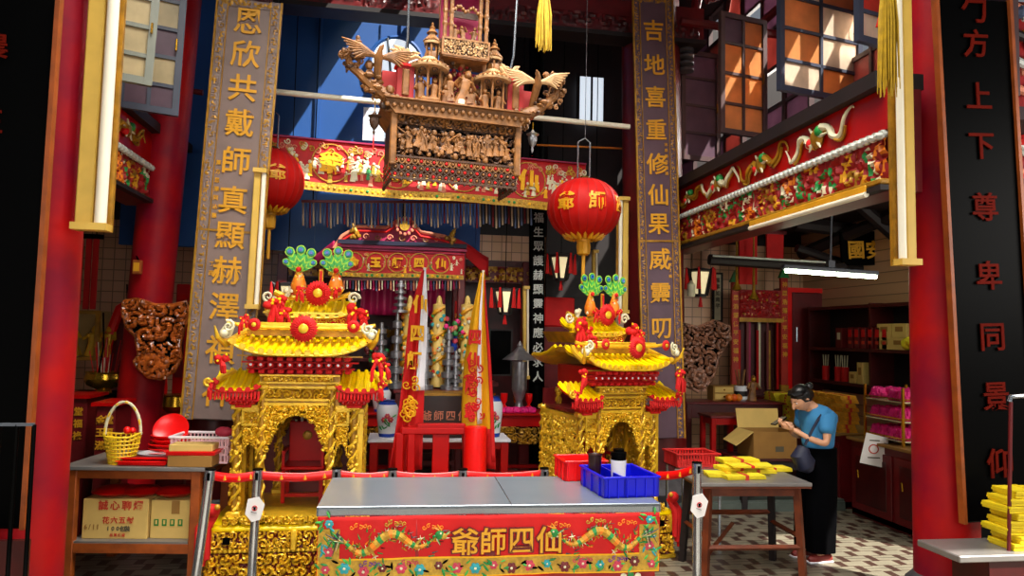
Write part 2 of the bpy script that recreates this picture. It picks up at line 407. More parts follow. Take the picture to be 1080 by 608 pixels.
def frame_rect(mb, w, h, b, t, k, x0=None, z0=0, y=0):
    if x0 is None: x0 = -w / 2
    mb.box((x0 + w / 2, y, z0 + b / 2), (w, t, b), k); mb.box((x0 + w / 2, y, z0 + h - b / 2), (w, t, b), k)
    mb.box((x0 + b / 2, y, z0 + h / 2), (b, t, h - 2 * b), k); mb.box((x0 + w - b / 2, y, z0 + h / 2), (b, t, h - 2 * b), k)
def spiral(mb, c, r, turns, th, k, sgn=1, ph=0, n=14, sz=1):
    c = Vector(c); pts = []; rs = []
    for i in range(n + 1):
        t = i / n; a = ph + sgn * turns * 2 * PI * t; q = r * (1 - .85 * t)
        pts.append(c + Vector((q * math.cos(a), -.3 * th * t, q * math.sin(a) * sz))); rs.append(th * (1 - .5 * t))
    mb.tube(pts, rs, k, 6)
def figurine(mb, c, h, k, k2=None, seed=0, robe=None):
    """small carved robed figure facing -y"""
    r = random.Random(seed); c = Vector(c); a = r.uniform(-.25, .25); k2 = k2 or k
    T0 = mb.T.copy(); mb.T = mb.T @ Matrix.Translation(c) @ Matrix.Rotation(a, 4, 'Y')
    mb.lathe([(.2 * h, 0), (.19 * h, .1 * h), (.13 * h, .4 * h), (.17 * h, .62 * h), (.15 * h, .74 * h), (.05 * h, .8 * h)], k, n=8, sy=.75)
    mb.ball((0, -.02 * h, .87 * h), .1 * h, k2, 8)
    mb.lathe([(.11 * h, .92 * h), (.07 * h, .98 * h), (.02 * h, 1.03 * h)], k, n=6)
    for sx in (-1, 1):
        up_ = r.uniform(-.1, .35) * h
        mb.tube([(sx * .15 * h, 0, .7 * h), (sx * .25 * h, -.08 * h, .52 * h + up_ * .3), (sx * r.uniform(.05, .3) * h, -.2 * h, .55 * h + up_)], [.06 * h, .055 * h, .04 * h], k, 6)
    mb.T = T0
def rosette(mb, c, r, k='redcloth', kc='gold'):
    """pleated cloth flower facing -y"""
    c = Vector(c); n = 48; vs = []
    for ri, (q, yy) in enumerate(((.3, -.25), (.55, -.32), (.8, -.2), (1.0, 0.0))):
        for j in range(n):
            t = 2 * PI * j / n; w = 1 + (.08 if j % 2 else -.08) * q; vs.append(c + Vector((q * r * w * math.cos(t), (yy + (.1 if j % 2 else -.1) * q) * r, q * r * w * math.sin(t))))
    fs = [(i * n + j, i * n + (j + 1) % n, (i + 1) * n + (j + 1) % n, (i + 1) * n + j) for i in range(3) for j in range(n)]
    vs.append(c + Vector((0, .05 * r, 0))); fs += [(3 * n + j, 3 * n + (j + 1) % n, 4 * n) for j in range(n)]
    mb.add(vs, fs, k)
    mb.tube([c + Vector((0, -.1 * r, 0)), c + Vector((0, -.34 * r, 0)), c + Vector((0, -.42 * r, 0))], [.36 * r, .36 * r, .24 * r], kc, 16)
def tiled_roof(mb, hw, z0, z1, y0, y1, n, r, k, lift=.05, sag=.02, drop='gold', end=True):
    """one slope of tiles: ridge (y0,z1) falls towards eave (y1,z0), ends lifted"""
    def P(x, t):
        l = lift * (abs(x) / hw) ** 4 * t
        return Vector((x * (1 + .0 * t), y0 + (y1 - y0) * t, z1 + (z0 - z1) * (t ** .8) - sag * math.sin(PI * t) + l))
    mb.sheet(lambda u, v: P((u * 2 - 1) * hw, v), 16, 5, k)
    mb.sheet(lambda u, v: P((u * 2 - 1) * hw, 1 - v) - Vector((0, 0, r * 1.2)), 16, 5, drop)
    for i in range(n):
        x = (-1 + (2 * i + 1) / n) * hw
        mb.tube([P(x, t) + Vector((0, 0, r * .4)) for t in (0, .35, .7, 1.0)], r, k, 8)
        q = P(x, 1.0) + Vector((0, 0, r * .4))
        if end: mb.tube([q + Vector((0, 0, 0)), q + Vector((0, (-.012 if y1 < y0 else .012), 0))], r * 1.25, drop, 8)
    # eave edge
    mb.tube([P(x, 1) - Vector((0, 0, r * .7)) for x in np.linspace(-hw, hw, 13)], r * .55, drop, 6)
# ============================================================ SETTING
def struct(name, mb, parent=None, **kw): return tag(mb.build(name, parent, **kw), kind='structure')
m = MB(); m.box((1, 4.5, -.05), (20, 16, .1), 'floor'); struct('floor', m, smooth=False)
# ceiling with skylight slots that let the sun down in shafts
ZR = 6.6
xs = [-6, -2.9, -.22, .42, .56, 1.2, 1.6, 1.72, 2.35, 4.5, 7.2]; ys = [.5, 4.9, 5.95, 7.0, 9.55, 11.2]
holes = {(2, 3), (4, 3), (4, 2), (5, 2), (7, 2)} | {(0, j) for j in range(1, 5)} | {(9, j) for j in range(1, 5)}
m = MB()
for i in range(len(xs) - 1):
    for j in range(len(ys) - 1):
        if (i, j) in holes: continue
        m.box(((xs[i] + xs[i + 1]) / 2, (ys[j] + ys[j + 1]) / 2, ZR + .06), (xs[i + 1] - xs[i], ys[j + 1] - ys[j], .12), 'roofb')
struct('ceiling', m, smooth=False)
for nm, (x0, x1, y0, y1, z) in {'ceiling_right': (3.3, 6.6, 4.8, 11.2, 3.66), 'ceiling_left': (-5.6, -2.6, 4.8, 11.2, 4.15)}.items():
    m = MB()
    if x0 > 0:      # opening over the counter aisle lets one bar of sun reach the floor
        hx0, hx1, hy0, hy1 = 5.3, 6.2, 3.0, 5.0
    m.box(((x0 + x1) / 2, (y0 + y1) / 2, z), (x1 - x0, y1 - y0, .1), 'roofb'); struct(nm, m, smooth=False)
# rear walls
m = MB(); m.box((.5, 10.95, 1.7), (13, .1, 3.4), 'tile'); struct('wall_back', m, smooth=False)
m = MB(); m.box((.5, 11.0, 5.2), (13, .1, 3.6), 'dkwood'); struct('wall_back_upper', m, smooth=False)
xd = at(576, 300, 10.3).x; m = MB(); m.box(((xd + 3.1) / 2, 10.35, 2.4), (3.1 - xd, .08, 4.8), 'dkwood'); struct('wall_dark_fill_rear', m, smooth=False)  # dark sheet added for the darkness right of the altar
m = MB(); m.box((6.4, 8.0, 2.1), (.1, 6.4, 4.2), 'tilex'); struct('wall_right', m, smooth=False)
m = MB(); m.box((-5.4, 8.0, 2.1), (.1, 6.4, 4.2), 'tilex'); struct('wall_left', m, smooth=False)
# blue boarded bulkhead over the rear hall, where the shafts of sun fall
zb = at(300, 264, 9.6).z; xr = at(508, 100, 9.6).x
m = MB(); m.box(((-3.4 + xr) / 2, 9.65, (zb + ZR) / 2), (xr + 3.4, .08, ZR - zb), 'navy')
for i in range(5): m.box((-3.2 + i * 1.05, 9.58, (zb + ZR) / 2), (.05, .05, ZR - zb), 'navy')
struct('wall_rear_boarding', m, smooth=False)
# thin incense smoke, its slant and blue tint shaped to show the sun shafts
m = MB(); zlo, zhi = 2.3, 6.5; sh_ = lambda z: -.55 * (ZR - z)
m.add([(x + sh_(z), y, z) for z in (zlo, zhi) for y in (8.75, 9.52) for x in (-.6, 1.2)], [(0, 2, 3, 1), (4, 5, 7, 6), (0, 1, 5, 4), (2, 6, 7, 3), (0, 4, 6, 2), (1, 3, 7, 5)], 'haze'); o = m.build('incense_haze', smooth=False); tag(o, 'faint blue incense haze in the sun shafts before the blue boarding', 'haze', None, 'stuff')
# upper windows glimpsed against the dark
def pane_window(name, quad, Y, k='sky', bars=2, fr='dkwood'):
    (x0, y0), (x1, y1) = quad; a = at(x0, y1, Y); b = at(x1, y0, Y); w = b.x - a.x; h = b.z - a.z
    e = thing(name, None, None, ((a.x + b.x) / 2, Y, a.z), 0, kind='structure')
    g = MB(); g.box((0, 0, h / 2), (w, .02, h), k); g.build('pane', e, smooth=False)
    f = MB(); frame_rect(f, w + .06, h + .06, .04, .05, fr, z0=-.03)
    for i in range(1, bars): f.box((-w / 2 + w * i / bars, -.02, h / 2), (.03, .03, h), fr)
    f.build('window_frame', e, smooth=False)
pane_window('window_1', ((610, 82), (637, 128)), 10.8)
pane_window('window_2', ((197, 52), (214, 84)), 10.6, bars=1)
pane_window('window_3', ((385, 118), (413, 146)), 9.5, bars=1, fr='white')
e = thing('window_4', None, None, tuple(at(418, 66, 9.5)), kind='structure')  # glowing disc put in for a bright oval reflection
m = MB(); m.disc((0, 0, 0), .31, 'sky', 32, .03); m.build('pane', e)
m = MB(); m.tube([(.33 * math.cos(t), 0, .33 * math.sin(t)) for t in np.linspace(0, 2 * PI, 40)], .03, 'navy', 6); m.tube([(-.05, -.03, -.32), (-.12, -.03, .3)], .018, 'grey', 6); m.build('window_frame', e)
# tie rods across the hall and the purple carved cross beam
m = MB(); m.tube([at(262, 94, 7.9), at(664, 134, 7.9)], .03, 'cream', 10); struct('tie_rod', m)
m = MB(); m.tube([at(120, 84, 8.2), at(214, 98, 8.2)], .03, 'maroon', 10); struct('tie_rod', m)
m = MB(); m.tube([at(566, 153, 9.0), at(662, 157, 9.0)], .012, 'orange', 8); struct('tie_rod', m)
a = at(270, -24, 8.1); b = at(668, -2, 8.1)
e, w, h = framed('crossbeam', None, None, at(270, 0, 8.1), at(742, 46, 8.1), at(270, -40, 8.1), kind='structure')
m = MB(); m.box((0, .1, h / 2), (w, .2, h), 'maroon'); m.box((0, .06, -.02), (w, .3, .05), 'dkwood'); m.build('beam', e, smooth=False)
m = MB(); relief(m, w * .98, h * .5, .03, .14, 5, 'maroon', 'dkred', z0=h * .05, y=-.01, res=.025); m.build('carving', e)
# ------------------------------------------------------------ big red columns
def column(name, p0, p1, r, k='redcol', base=True):
    p0, p1 = Vector(p0), Vector(p1); m = MB(); d = (p1 - p0); q0 = p0 + d * ((0 - p0.z) / d.z); q1 = p0 + d * ((ZR - p0.z) / d.z)
    m.tube([q0.lerp(q1, t) for t in np.linspace(0, 1, 9)], [r * 1.03, r * 1.02, r * 1.01, r, r, r, r * .99, r * .98, r * .97], k, 32)
    o = struct(name, m)
    if base:
        b = MB(); b.lathe([(r * 1.5, 0), (r * 1.5, .06), (r * 1.32, .1), (r * 1.45, .2), (r * 1.3, .3), (r * 1.1, .34), (r * 1.02, .36)], 'stonegrey', (q0.x, q0.y, 0), 24); b.build('column_base', o)
    return o
Y1 = 4.65
column('column', at(23, 608, Y1), at(62, 0, Y1), .2)
column('column', at(999, 608, Y1), at(986, 0, Y1), .2)
a = at(150, 400, 7.6); b = at(178, 120, 7.6); column('column', a, b, .2)
a = at(232, 380, 7.42); column('column', a, at(262, 40, 7.42), .2, 'dkred')
a = at(690, 380, 8.35); column('column', a, at(686, 40, 8.35), .35, 'maroon')
a = at(566, 300, 9.4); column('column', a, at(566, 100, 9.4), .1, 'black', False)
a = at(300, 300, 9.6)
# ------------------------------------------------------------ side aisle beams, carved and painted
def side_beam(name, X, y0, y1, zs, side, reliefs):
    """zs: bottom moulding, flower band, scallop, red band, top rail"""
    z0, z1, z2, z3, z4, z5 = zs; L = y1 - y0
    e = thing(name, None, None, (X, (y0 + y1) / 2, 0), side * PI / 2, kind='structure')   # local x runs along the aisle, -y faces the court
    m = MB(); m.box((0, .14, (z0 + z4) / 2), (L, .24, z4 - z0), 'maroon'); m.box((0, .1, (z4 + z5) / 2), (L, .36, z5 - z4), 'dkwood'); m.build('beam', e, smooth=False)
    m = MB(); m.box((0, -.0, z0 + .02), (L, .1, .035), 'dkwood'); m.box((0, -.01, z0 + (z1 - z0) * .7), (L, .08, (z1 - z0) * .45), 'golddk', b=.008); m.build('moulding', e, smooth=False)
    if side < 0: m = MB(); m.box((L / 2 - 1.0, -.03, z0 + .035), (1.7, .06, .05), 'goldpaint', b=.006); m.tube([(L / 2 - 1.85, -.05, z0 - .005), (L / 2 - .15, -.05, z0 - .005)], .02, 'cream', 10); m.build('tube_fitting', e, smooth=False)
    m = MB(); relief(m, L, z2 - z1, .04, .17, 31 + side, 'redground', 'goldpaint', z0=z1, y=.02, res=.02, th=.5, cols=['goldpaint', 'redground', 'jade', 'ivory', 'orange', 'golddk']); m.build('flower_carving', e)
    m = MB(); n = int(L / .07)
    for i in range(n):
        x = -L / 2 + (i + .5) * L / n; m.ball((x, -.03, z2 + .015), .036, 'silverw', 6, sz=.8); m.tube([(x, .05, z2 + .04), (x, -.02, z2 + .03)], .03, 'silverw', 6)
    m.build('scallop_edging', e)
    m = MB(); m.box((0, .015, (z2 + z4) / 2 + .03), (L, .03, z4 - z2 - .06), 'red'); m.build('red_panel', e, smooth=False)
    for i, (x, s) in enumerate(reliefs):
        m = MB(); zc = (z2 + z4) / 2 + .03; hh = (z4 - z2) * .4 * s; k = 'ivory' if i % 2 == 0 else 'golddk'
        for sg in (-1, 1):
            pts = [(x + sg * (.05 + .2 * t), -.02 - .01 * math.sin(9 * t), zc + hh * (.62 * math.sin(3.6 * t + i + sg) * (.35 + .35 * t)) + .1 * hh * sg) for t in np.linspace(0, 2.1, 22)]
            m.tube(pts, [.026 * (1.25 - .5 * t) * s for t in np.linspace(0, 2.1, 22)], k, 6)
            m.tube([Vector(p) + Vector((.03, 0, -.035)) for p in pts[:16]], .010 * s, 'golddk', 6)
        m.ball((x, -.02, zc), .07 * s, 'golddk', 10, sy=.5); m.ball((x + .06, -.03, zc + .04), .04 * s, 'jade', 8); m.ball((x - .07, -.03, zc - .03), .035 * s, 'redcloth', 8)
        for q in range(6): m.tube([(x, -.03, zc), (x + .13 * s * math.cos(q * 1.05 + i), -.04, zc + .09 * s * math.sin(q * 1.05 + i))], [.02 * s, .006], 'ivory', 6)
        m.build('ribbon_carving', e)
    return e
XR = 3.2
zr = [at_x(948, y, XR).z for y in (197, 183, 140, 134, 85, 68)]
side_beam('beam', XR, Y1 - .2, 8.55, (zr[0], zr[1], zr[2], zr[3], zr[4], zr[5]), -1, [(1.25, 1.2), (.35, 1.15), (-.55, 1.1), (-1.3, .9)])
XL = -2.38
zl = [at_x(112, y, XL).z for y in (192, 186, 150, 147, 102, 90)]
side_beam('beam', XL, Y1, 7.6, (zl[0], zl[1], zl[2], zl[3], zl[4], zl[5]), 1, [(-.5, 1), (.6, 1)])
# clerestory glazing above the side beams
def clerestory(name, X, y0, y1, z0, z1, ks):
    e = thing(name, None, None, (X, (y0 + y1) / 2, z0), -PI / 2 if X > 0 else PI / 2, kind='structure'); L = y1 - y0; h = z1 - z0
    n = int(L / .5); f = MB(); g = MB()
    for i in range(n + 1): f.box((-L / 2 + i * L / n, 0, h / 2), (.07 if i % 2 == 0 else .035, .06, h), 'brownframe')
    for j in range(7): f.box((0, 0, j * h / 6), (L, .05, .045), 'brownframe')
    f.build('window_frame', e, smooth=False); g = MB()
    for i in range(n):
        for j in range(6):
          if (i * 2 + j) % 3: g.box((-L / 2 + (i + .5) * L / n, 0, (j + .5) * h / 6), (L / n - .03, .008, h / 6 - .04), ks[(i * 3 + j * 2) % len(ks)])
    g.build('panes', e, smooth=False)
clerestory('window_5', 4.35, Y1, 11, 3.72, ZR, ['pane_pu', 'pane_rdd', 'pane_pu', 'pane_pu', 'pane_rdd'])
clerestory('window_6', -2.85, Y1, 9.0, zl[5] + .02, ZR, ['pane_wh', 'pane_pu'])
# opened casement leaves
def leaf(n, bl, br, tl, cols, rows, ks, fr):
    e, w, h = framed('window_%d' % n, None, None, bl, br, tl, kind='structure')
    f = MB(); frame_rect(f, w, h, .055, .05, fr)
    for i in range(1, cols): f.box((-w / 2 + w * i / cols, 0, h / 2), (.03, .035, h - .08), fr)
    for j in range(1, rows): f.box((0, 0, h * j / rows), (w - .08, .035, .03), fr)
    f.build('window_frame', e, smooth=False); g = MB()
    for i in range(cols):
        for j in range(rows): g.box((-w / 2 + (i + .5) * w / cols, .004, (j + .5) * h / rows), (w / cols - .02, .008, h / rows - .02), ks[(i + j * cols) % len(ks)])
    g.build('panes', e, smooth=False)
    l = MB(); l.tube([(w * .38, -.03, h * .45), (w * .38, -.05, h * .45), (w * .38, -.05, h * .53)], .008, 'brass', 6); l.build('handle', e)
def Q(x0, y0, x1, y1, x2, y2, Y, dY=0): return at(x0, y0, Y), at(x1, y1, Y + dY), at(x2, y2, Y)
leaf(7, *Q(718, 168, 759, 172, 718, 52, 8.3, .1), 1, 4, ['pane_pu'], 'brownframe')
leaf(8, *Q(759, 140, 808, 147, 759, 12, 7.4, .15), 2, 4, ['pane_or', 'pane_or', 'pane_or', 'pane_or', 'pane_or', 'pane_or', 'pane_pu', 'pane_or'], 'brownframe')
leaf(9, *Q(821, 98, 908, 109, 821, -70, 6.3, .25), 2, 5, ['pane_wh', 'pane_or', 'pane_or', 'pane_wh', 'pane_or', 'pane_wh'], 'navyframe')
leaf(10, *Q(903, 44, 944, 54, 903, -90, 5.3, .12), 1, 4, ['pane_wh', 'pane_rd'], 'navyframe')
leaf(11, *Q(112, 82, 160, 92, 124, -40, 5.6, .1), 1, 4, ['pane_ye'], 'greenframe')
leaf(12, *Q(122, 112, 188, 124, 134, -40, 6.4, .15), 2, 5, ['pane_pu', 'pane_pu', 'pane_pu', 'pane_ye'], 'navyframe')
# roof timbers seen over the right aisle
for (a, b, r) in [((718, 22, 8.0), (830, 38, 8.0), .05), ((745, 0, 7.8), (830, -26, 7.8), .05), ((722, 80, 8.6), (745, -60, 8.6), .06), ((785, 40, 8.4), (900, -60, 7.2), .05)]:
    m = MB(); m.tube([at(*a), at(*b)], r, 'maroon', 8); struct('trim_1', m)
m = MB(); p = at(724, 34, 8.2)
for i in range(6): m.lathe([(.03, 0), (.09, .02), (.09, .05), (.03, .07)], 'stonegrey', (p.x, p.y, p.z - .5 + .08 * i), 12)
struct('trim_2', m)
# aisle: inner dark crossbeam, slanting timbers
m = MB(); m.tube([at(748, 274, 8.9), at(890, 283, 8.9)], .07, 'dkwood', 8); m.tube([at(752, 270, 8.8), at(872, 277, 8.8)], .014, 'silverw', 6); struct('trim_3', m)
for (a, b, r) in [((838, 236, 9.3), (960, 250, 9.3), .1), ((845, 268, 9.9), (960, 220, 8.2), .09), ((905, 215, 8.6), (958, 262, 8.6), .08), ((840, 262, 9.4), (960, 300, 9.4), .06), ((740, 235, 9.6), (960, 190, 9.6), .1)]:
    m = MB(); m.box((0, 0, 0), (.001, .001, .001), 'dkwood'); m = MB(); m.tube([at(*a), at(*b)], r, 'dkwood', 8); struct('trim_4', m)
# black sheets added for the darkness outside the front columns
m = MB(); p = at(-30, 300, 4.9); m.box((p.x - .9, 4.95, 2.6), (2.3, .1, 5.2), 'black'); struct('wall_dark_fill_left', m, smooth=False)
m = MB(); p = at(1026, 300, 4.9); q = at(1064, 300, 4.9); m.box(((p.x + q.x) / 2 + .02, 4.98, 2.6), (q.x - p.x + .1, .1, 5.2), 'black'); struct('wall_dark_fill_right', m, smooth=False)

# ============================================================ COUPLET BOARDS
def couplet(name, label, bl, br, tl, chars, k, kc, border=None, fs=.6, t=.04, bold=.03, small=None, edge=None, cx_=0):
    e, w, h = framed(name, label, 'couplet board', bl, br, tl)
    m = MB(); m.box((0, t / 2, h / 2), (w, t, h), k, b=.01); m.build('board', e, smooth=False)
    if border:
        bw = w * .17; b = MB(); hh = h / 8
        for i in range(8):
            for sx in (-1, 1):
                relief(b, bw * .8, hh, .012, bw * .62, i * 3 + sx, k, border, x0=sx * (w / 2 - bw * .5) - bw * .4, z0=i * hh, y=-.004, res=bw / 9, th=.52)
        relief(b, w * .9, bw * .7, .012, bw * .6, 77, k, border, z0=h - bw * .8, y=-.004, res=bw / 8)
        for sx in (-1, 1):
            b.box((sx * w * .495, -.006, h / 2), (.018, .03, h), border); b.box((sx * (w / 2 - bw), -.005, h / 2), (.009, .02, h), border)
        b.box((0, -.004, h * .44), (w, .014, .02), border); b.build('gilded_border', e)
    if edge:
        b = MB()
        for sx in (-1, 1): b.box((sx * w * .5, 0, h / 2), (.024, .05, h), edge)
        b.build('edge_strip', e, smooth=False)
    c = MB()
    for ch, z, s in chars: put_text(c, ch, (cx_ * w, -.012, z * h), s * w * fs, kc, .008, bold=.014)
    c.build('characters', e)
    if small:
        s_ = MB()
        for (ch, x, z0) in small:
            for i, q in enumerate(ch): put_text(s_, q, (x * w, -.006, z0 * h - i * w * .14), w * .085, kc, .006)
        s_.build('small_characters', e)
    return e
# left plum board: image positions of the characters -> heights up the board
bl, br, tl = at(191, 440, 7.0), at(262, 447, 7.0), at(230, -6, 7.0)
H = lambda py, lo, hi: (lo - py) / (lo - hi)
ch = [(c, H(y, 443, -6), 1) for c, y in zip('恩欣共戴師真顯赫澤禎祥', (18, 54, 91, 129, 170, 212, 250, 287, 325, 370, 414))]
couplet('couplet_board', 'grey-brown half of a couplet in gilt characters, beside the hidden red lantern', bl, br, tl, ch, 'plaque', 'goldpaint', 'golddk', .46, small=[('萬方恩澤同沾惠', -.27, .6), ('丁酉', -.24, .36), ('年立', -.14, .36)])
bl, br, tl = at(679, 462, 7.75), at(722, 464, 7.75), at(667, -5, 7.75)
ch = [(c, H(y, 463, -5), 1) for c, y in zip('吉地喜重修仙果威靈叨', (31, 68, 103, 138, 175, 208, 239, 276, 312, 349))]
couplet('couplet_board', 'plum coloured half of a couplet in gilt characters, beside the hanging red lantern', bl, br, tl, ch, 'plaque2', 'goldpaint', 'golddk', .54, small=[('沐恩弟子敬送', .24, .66), ('歲次丁酉', .26, .4)])
Yb = 4.35
bl, br, tl = at(1016, 548, Yb), at(1096, 552, Yb), at(986, -8, Yb)
ch = [(c, H(y, 548, -8), 1) for c, y in zip('勹方上下尊卑同景仰', (4, 42, 99, 154, 219, 292, 357, 419, 488))]
kk = mat('dim_red_lettering', '641206', .7, 0, .2, 5, spec=.05); K['dimred'] = kk; 
couplet('couplet_board', 'black lacquer board with dim red characters by the stacked joss packets', bl, br, tl, ch, 'black', 'dimred', None, .36, edge='wood')
bl, br, tl = at(-85, 563, Yb), at(25, 555, Yb), at(-41, -10, Yb)
ch = [('農', H(52, 558, -8), 1), ('王', H(134, 558, -8), 1), ('方', H(201, 558, -8), 1)]
couplet('couplet_board', 'black lacquer board with faint red characters above the barred gate', bl, br, tl, ch, 'black', 'dimred', None, .3, edge='wood', cx_=-.12)
# black couplet on the altar column
bl, br, tl = at(560, 405, 9.27), at(574, 405, 9.27), at(561, 222, 9.27)
ch = [(c, (i + .5) / 12, 1) for i, c in enumerate('人求必應神靈顯赫護眾生'[::1] + '福')]
couplet('couplet_board', 'narrow black board with silver characters on the altar column', bl, br, tl, ch[::-1], 'black', 'silverw', None, .8)
# strip lights fixed upright on the columns
def strip_light(label, x, y0, y1, Y, w, dx=0, fl=1):
    a = at(x, y1, Y); b = at(x + dx, y0, Y)
    e, ww, h = framed('strip_light', label, 'light fitting', a - Vector((w / 2, 0, 0)), a + Vector((w / 2, 0, 0)), b - Vector((w / 2, 0, 0)))
    m = MB(); m.box((-w * .22 * fl, .03, h / 2), (w * .5, .06, h), 'creamy', b=.008); m.box((0, .06, h / 2), (w, .03, h), 'golddk'); m.build('housing', e, smooth=False)
    m = MB(); m.tube([(w * .27 * fl, -.0, .02), (w * .27 * fl, -.0, h - .02)], w * .17, 'cream', 14); m.build('tube', e)
    m = MB(); m.box((0, .01, .02), (w, .1, .04), 'creamy'); m.box((0, .01, h - .02), (w, .1, .04), 'creamy'); m.build('end_cap', e, smooth=False)
strip_light('long upright strip light on the column next to the black board and gate', 95, -30, 243, 4.5, .19, 17)
strip_light('long upright strip light on the column with the yellow tassel', 958, -30, 280, 4.22, .14, -6, -1)
strip_light('short upright tube light beside the grey-brown couplet board', 266, 178, 326, 6.85, .12, 9)
strip_light('short upright tube light beside the hanging red lantern', 657, 208, 331, 8.0, .13, 1, -1)
# ============================================================ GILDED SEDAN SHRINES
SQ = .00756
def sx_(px): return (px - 313) * SQ
def sz_(py): return 1.93 + (348 - py) * SQ
def bow(mb, c, s, seed=0):
    """knotted red scarf with hanging tails"""
    r = random.Random(seed); c = Vector(c)
    for i in range(5):
        a = r.uniform(0, 6.28); p = c + Vector((.035 * math.cos(a), r.uniform(-.03, .02), .03 * math.sin(a))) * s
        mb.ball(p, .034 * s, 'redcloth', 8, sx=r.uniform(.8, 1.4), sz=r.uniform(.6, 1.2))
    for i in range(3):
        dx = r.uniform(-.05, .05) * s; L = r.uniform(.12, .22) * s
        mb.tube([c + Vector((dx * .2, -.01, 0)), c + Vector((dx, -.035, -L * .5)), c + Vector((dx * 1.2, -.02, -L))], [.012 * s, .02 * s, .016 * s], 'redcloth', 6)
    for i in range(3): mb.ball(c + Vector((r.uniform(-.05, .05), -.045, r.uniform(-.04, .05))) * s, .012 * s, 'yellow', 6)
def feather(mb, c, ang, L):
    c = Vector(c); d = Vector((math.sin(ang), 0, math.cos(ang))); s = Vector((math.cos(ang), 0, -math.sin(ang)))
    mb.tube([c, c + d * L], .003, 'jade', 5)
    for sg in (-1, 1):
        for i in range(9):
            t = .25 + .7 * i / 8; w_ = L * .15 * math.sin(PI * min(1, (t - .1) / 1.0)); mb.tube([c + d * L * t * .8, c + d * L * (t * .8 + .1) + s * sg * w_ * .6, c + d * L * (t * .8 + .2) + s * sg * w_], [.008, .008, .001], 'green' if i % 3 else 'limegr', 5)
    q = c + d * L * .82
    for r_, k, y in ((.028, 'limegr', .004), (.022, 'jade', .01), (.016, 'teal', .016), (.010, 'cobalt', .022)): mb.tube([q, q - Vector((0, y, 0))], r_ * L / .17, k, 12)
def sedan(label, loc, rz, sc=1.0, sd=0):
    e = thing('sedan_shrine', label, 'sedan shrine', loc, rz, 'gilded sedan shrines behind the steel table'); e.scale = (sc * (1 if sd == 0 else .94), sc, sc * (1 if sd == 0 else 1.09))
    D = .95      # depth of body
    # plinth
    m = MB(); W0 = 1.34
    m.box((0, D / 2, .2), (W0 * .9, D * .9, .4), 'maroon'); m.box((0, D / 2, sz_(549)), (W0 * .985, D + .04, .055), 'yellow', b=.02); m.box((0, D / 2, .245), (W0 * .97, D, .03), 'gold', b=.008); m.box((0, D / 2, .02), (W0 * 1.02, D + .04, .04), 'gold', b=.01)
    m.build('plinth', e, smooth=False)
    m = MB()
    for sgn in (0, 1):
        T = Matrix.Identity(4) if sgn == 0 else Matrix.Translation((0, D / 2, 0)) @ Matrix.Rotation(PI / 2, 4, 'Z') @ Matrix.Translation((0, -W0 * .46, 0))
        T2 = Matrix.Identity(4) if sgn == 0 else Matrix.Translation((0, D / 2, 0)) @ Matrix.Rotation(-PI / 2, 4, 'Z') @ Matrix.Translation((0, -W0 * .46, 0))
        for TT in ((T, T2) if sgn else (T,)):
            m.T = TT; wv = (W0 * .93 if sgn == 0 else D * .95)
            relief(m, wv, .135, .03, .07, 3 + sd, 'maroon', 'gold', z0=.265, y=.0 if sgn == 0 else 0, res=.0085, open_=False, th=.35)
            relief(m, wv * 1.04, .185, .05, .085, 9 + sd, 'maroon', 'gold', z0=.045, y=-.0, res=.010, th=.3)
            for x in np.linspace(-wv / 2, wv / 2, 5 if sgn == 0 else 4): m.box((x, -.02, .33), (.045, .05, .15), 'gold', b=.008)
            n = int(wv / .035)
            for i in range(n): m.ball((-wv / 2 + (i + .5) * wv / n, -.022, .25), .014, 'gold', 6)
    m.T = Matrix.Identity(4)
    for x in (sx_(248), 0.0, sx_(378)): m.box((x, -.03, .33), (.05, .012, .05), 'black')
    m.build('plinth_carving', e)
    # threshold platform
    m = MB(); m.box((0, D / 2, sz_(541)), (1.08, D * .96, .04), 'gold'); m.build('platform', e, smooth=False)
    m = MB(); relief(m, 1.06, .07, .03, .055, 21, 'redcloth', 'gold', z0=sz_(545), y=-.0, res=.009, open_=True, th=.35); m.build('low_rail', e, solid=.01)
    # columns wrapped in carved dragons
    def colm(x, y, w, z0, z1, seed):
        c = MB(); c.tube([(x, y, z0), (x, y, z1)], w * .36, 'golddk', 10)
        for s2 in (0, PI):
            pts = []; n = 60
            for i in range(n + 1):
                t = i / n; a = t * 2 * PI * 4 + s2 + seed; pts.append((x + w * .36 * math.cos(a), y + w * .36 * math.sin(a), z0 + (z1 - z0) * t))
            c.tube(pts, [w * (.17 + .06 * math.sin(i * 1.9)) for i in range(n + 1)], 'gold', 6)
        r = random.Random(seed)
        for i in range(46):
            a = r.uniform(-PI, 0); z = r.uniform(z0, z1); c.ball((x + w * .45 * math.cos(a), y + w * .45 * math.sin(a), z), w * r.uniform(.1, .17), 'gold', 6, sz=r.uniform(.7, 1.5))
        c.box((x, y, z0 + .025), (w * 1.25, w * 1.25, .05), 'gold', b=.01); c.box((x, y, z1 - .02), (w * 1.2, w * 1.2, .04), 'gold', b=.01)
        c.build('column', e)
    zb_, zt_ = sz_(539), sz_(404)
    for i, (x, y) in enumerate([(sx_(252), .05), (sx_(368), .05), (sx_(252), D - .05), (sx_(368), D - .05)]): colm(x, y, .085, zb_, sz_(425), i)
    for i, (x, y) in enumerate([(sx_(277), .0), (sx_(345), .0), (sx_(277), D - .05), (sx_(345), D - .05)]): colm(x, y, .075, zb_, zt_, i + 7)
    # centre screen with stepped opening
    xl, xrr = sx_(279), sx_(343); hz0, hz1 = sz_(472), sz_(430)
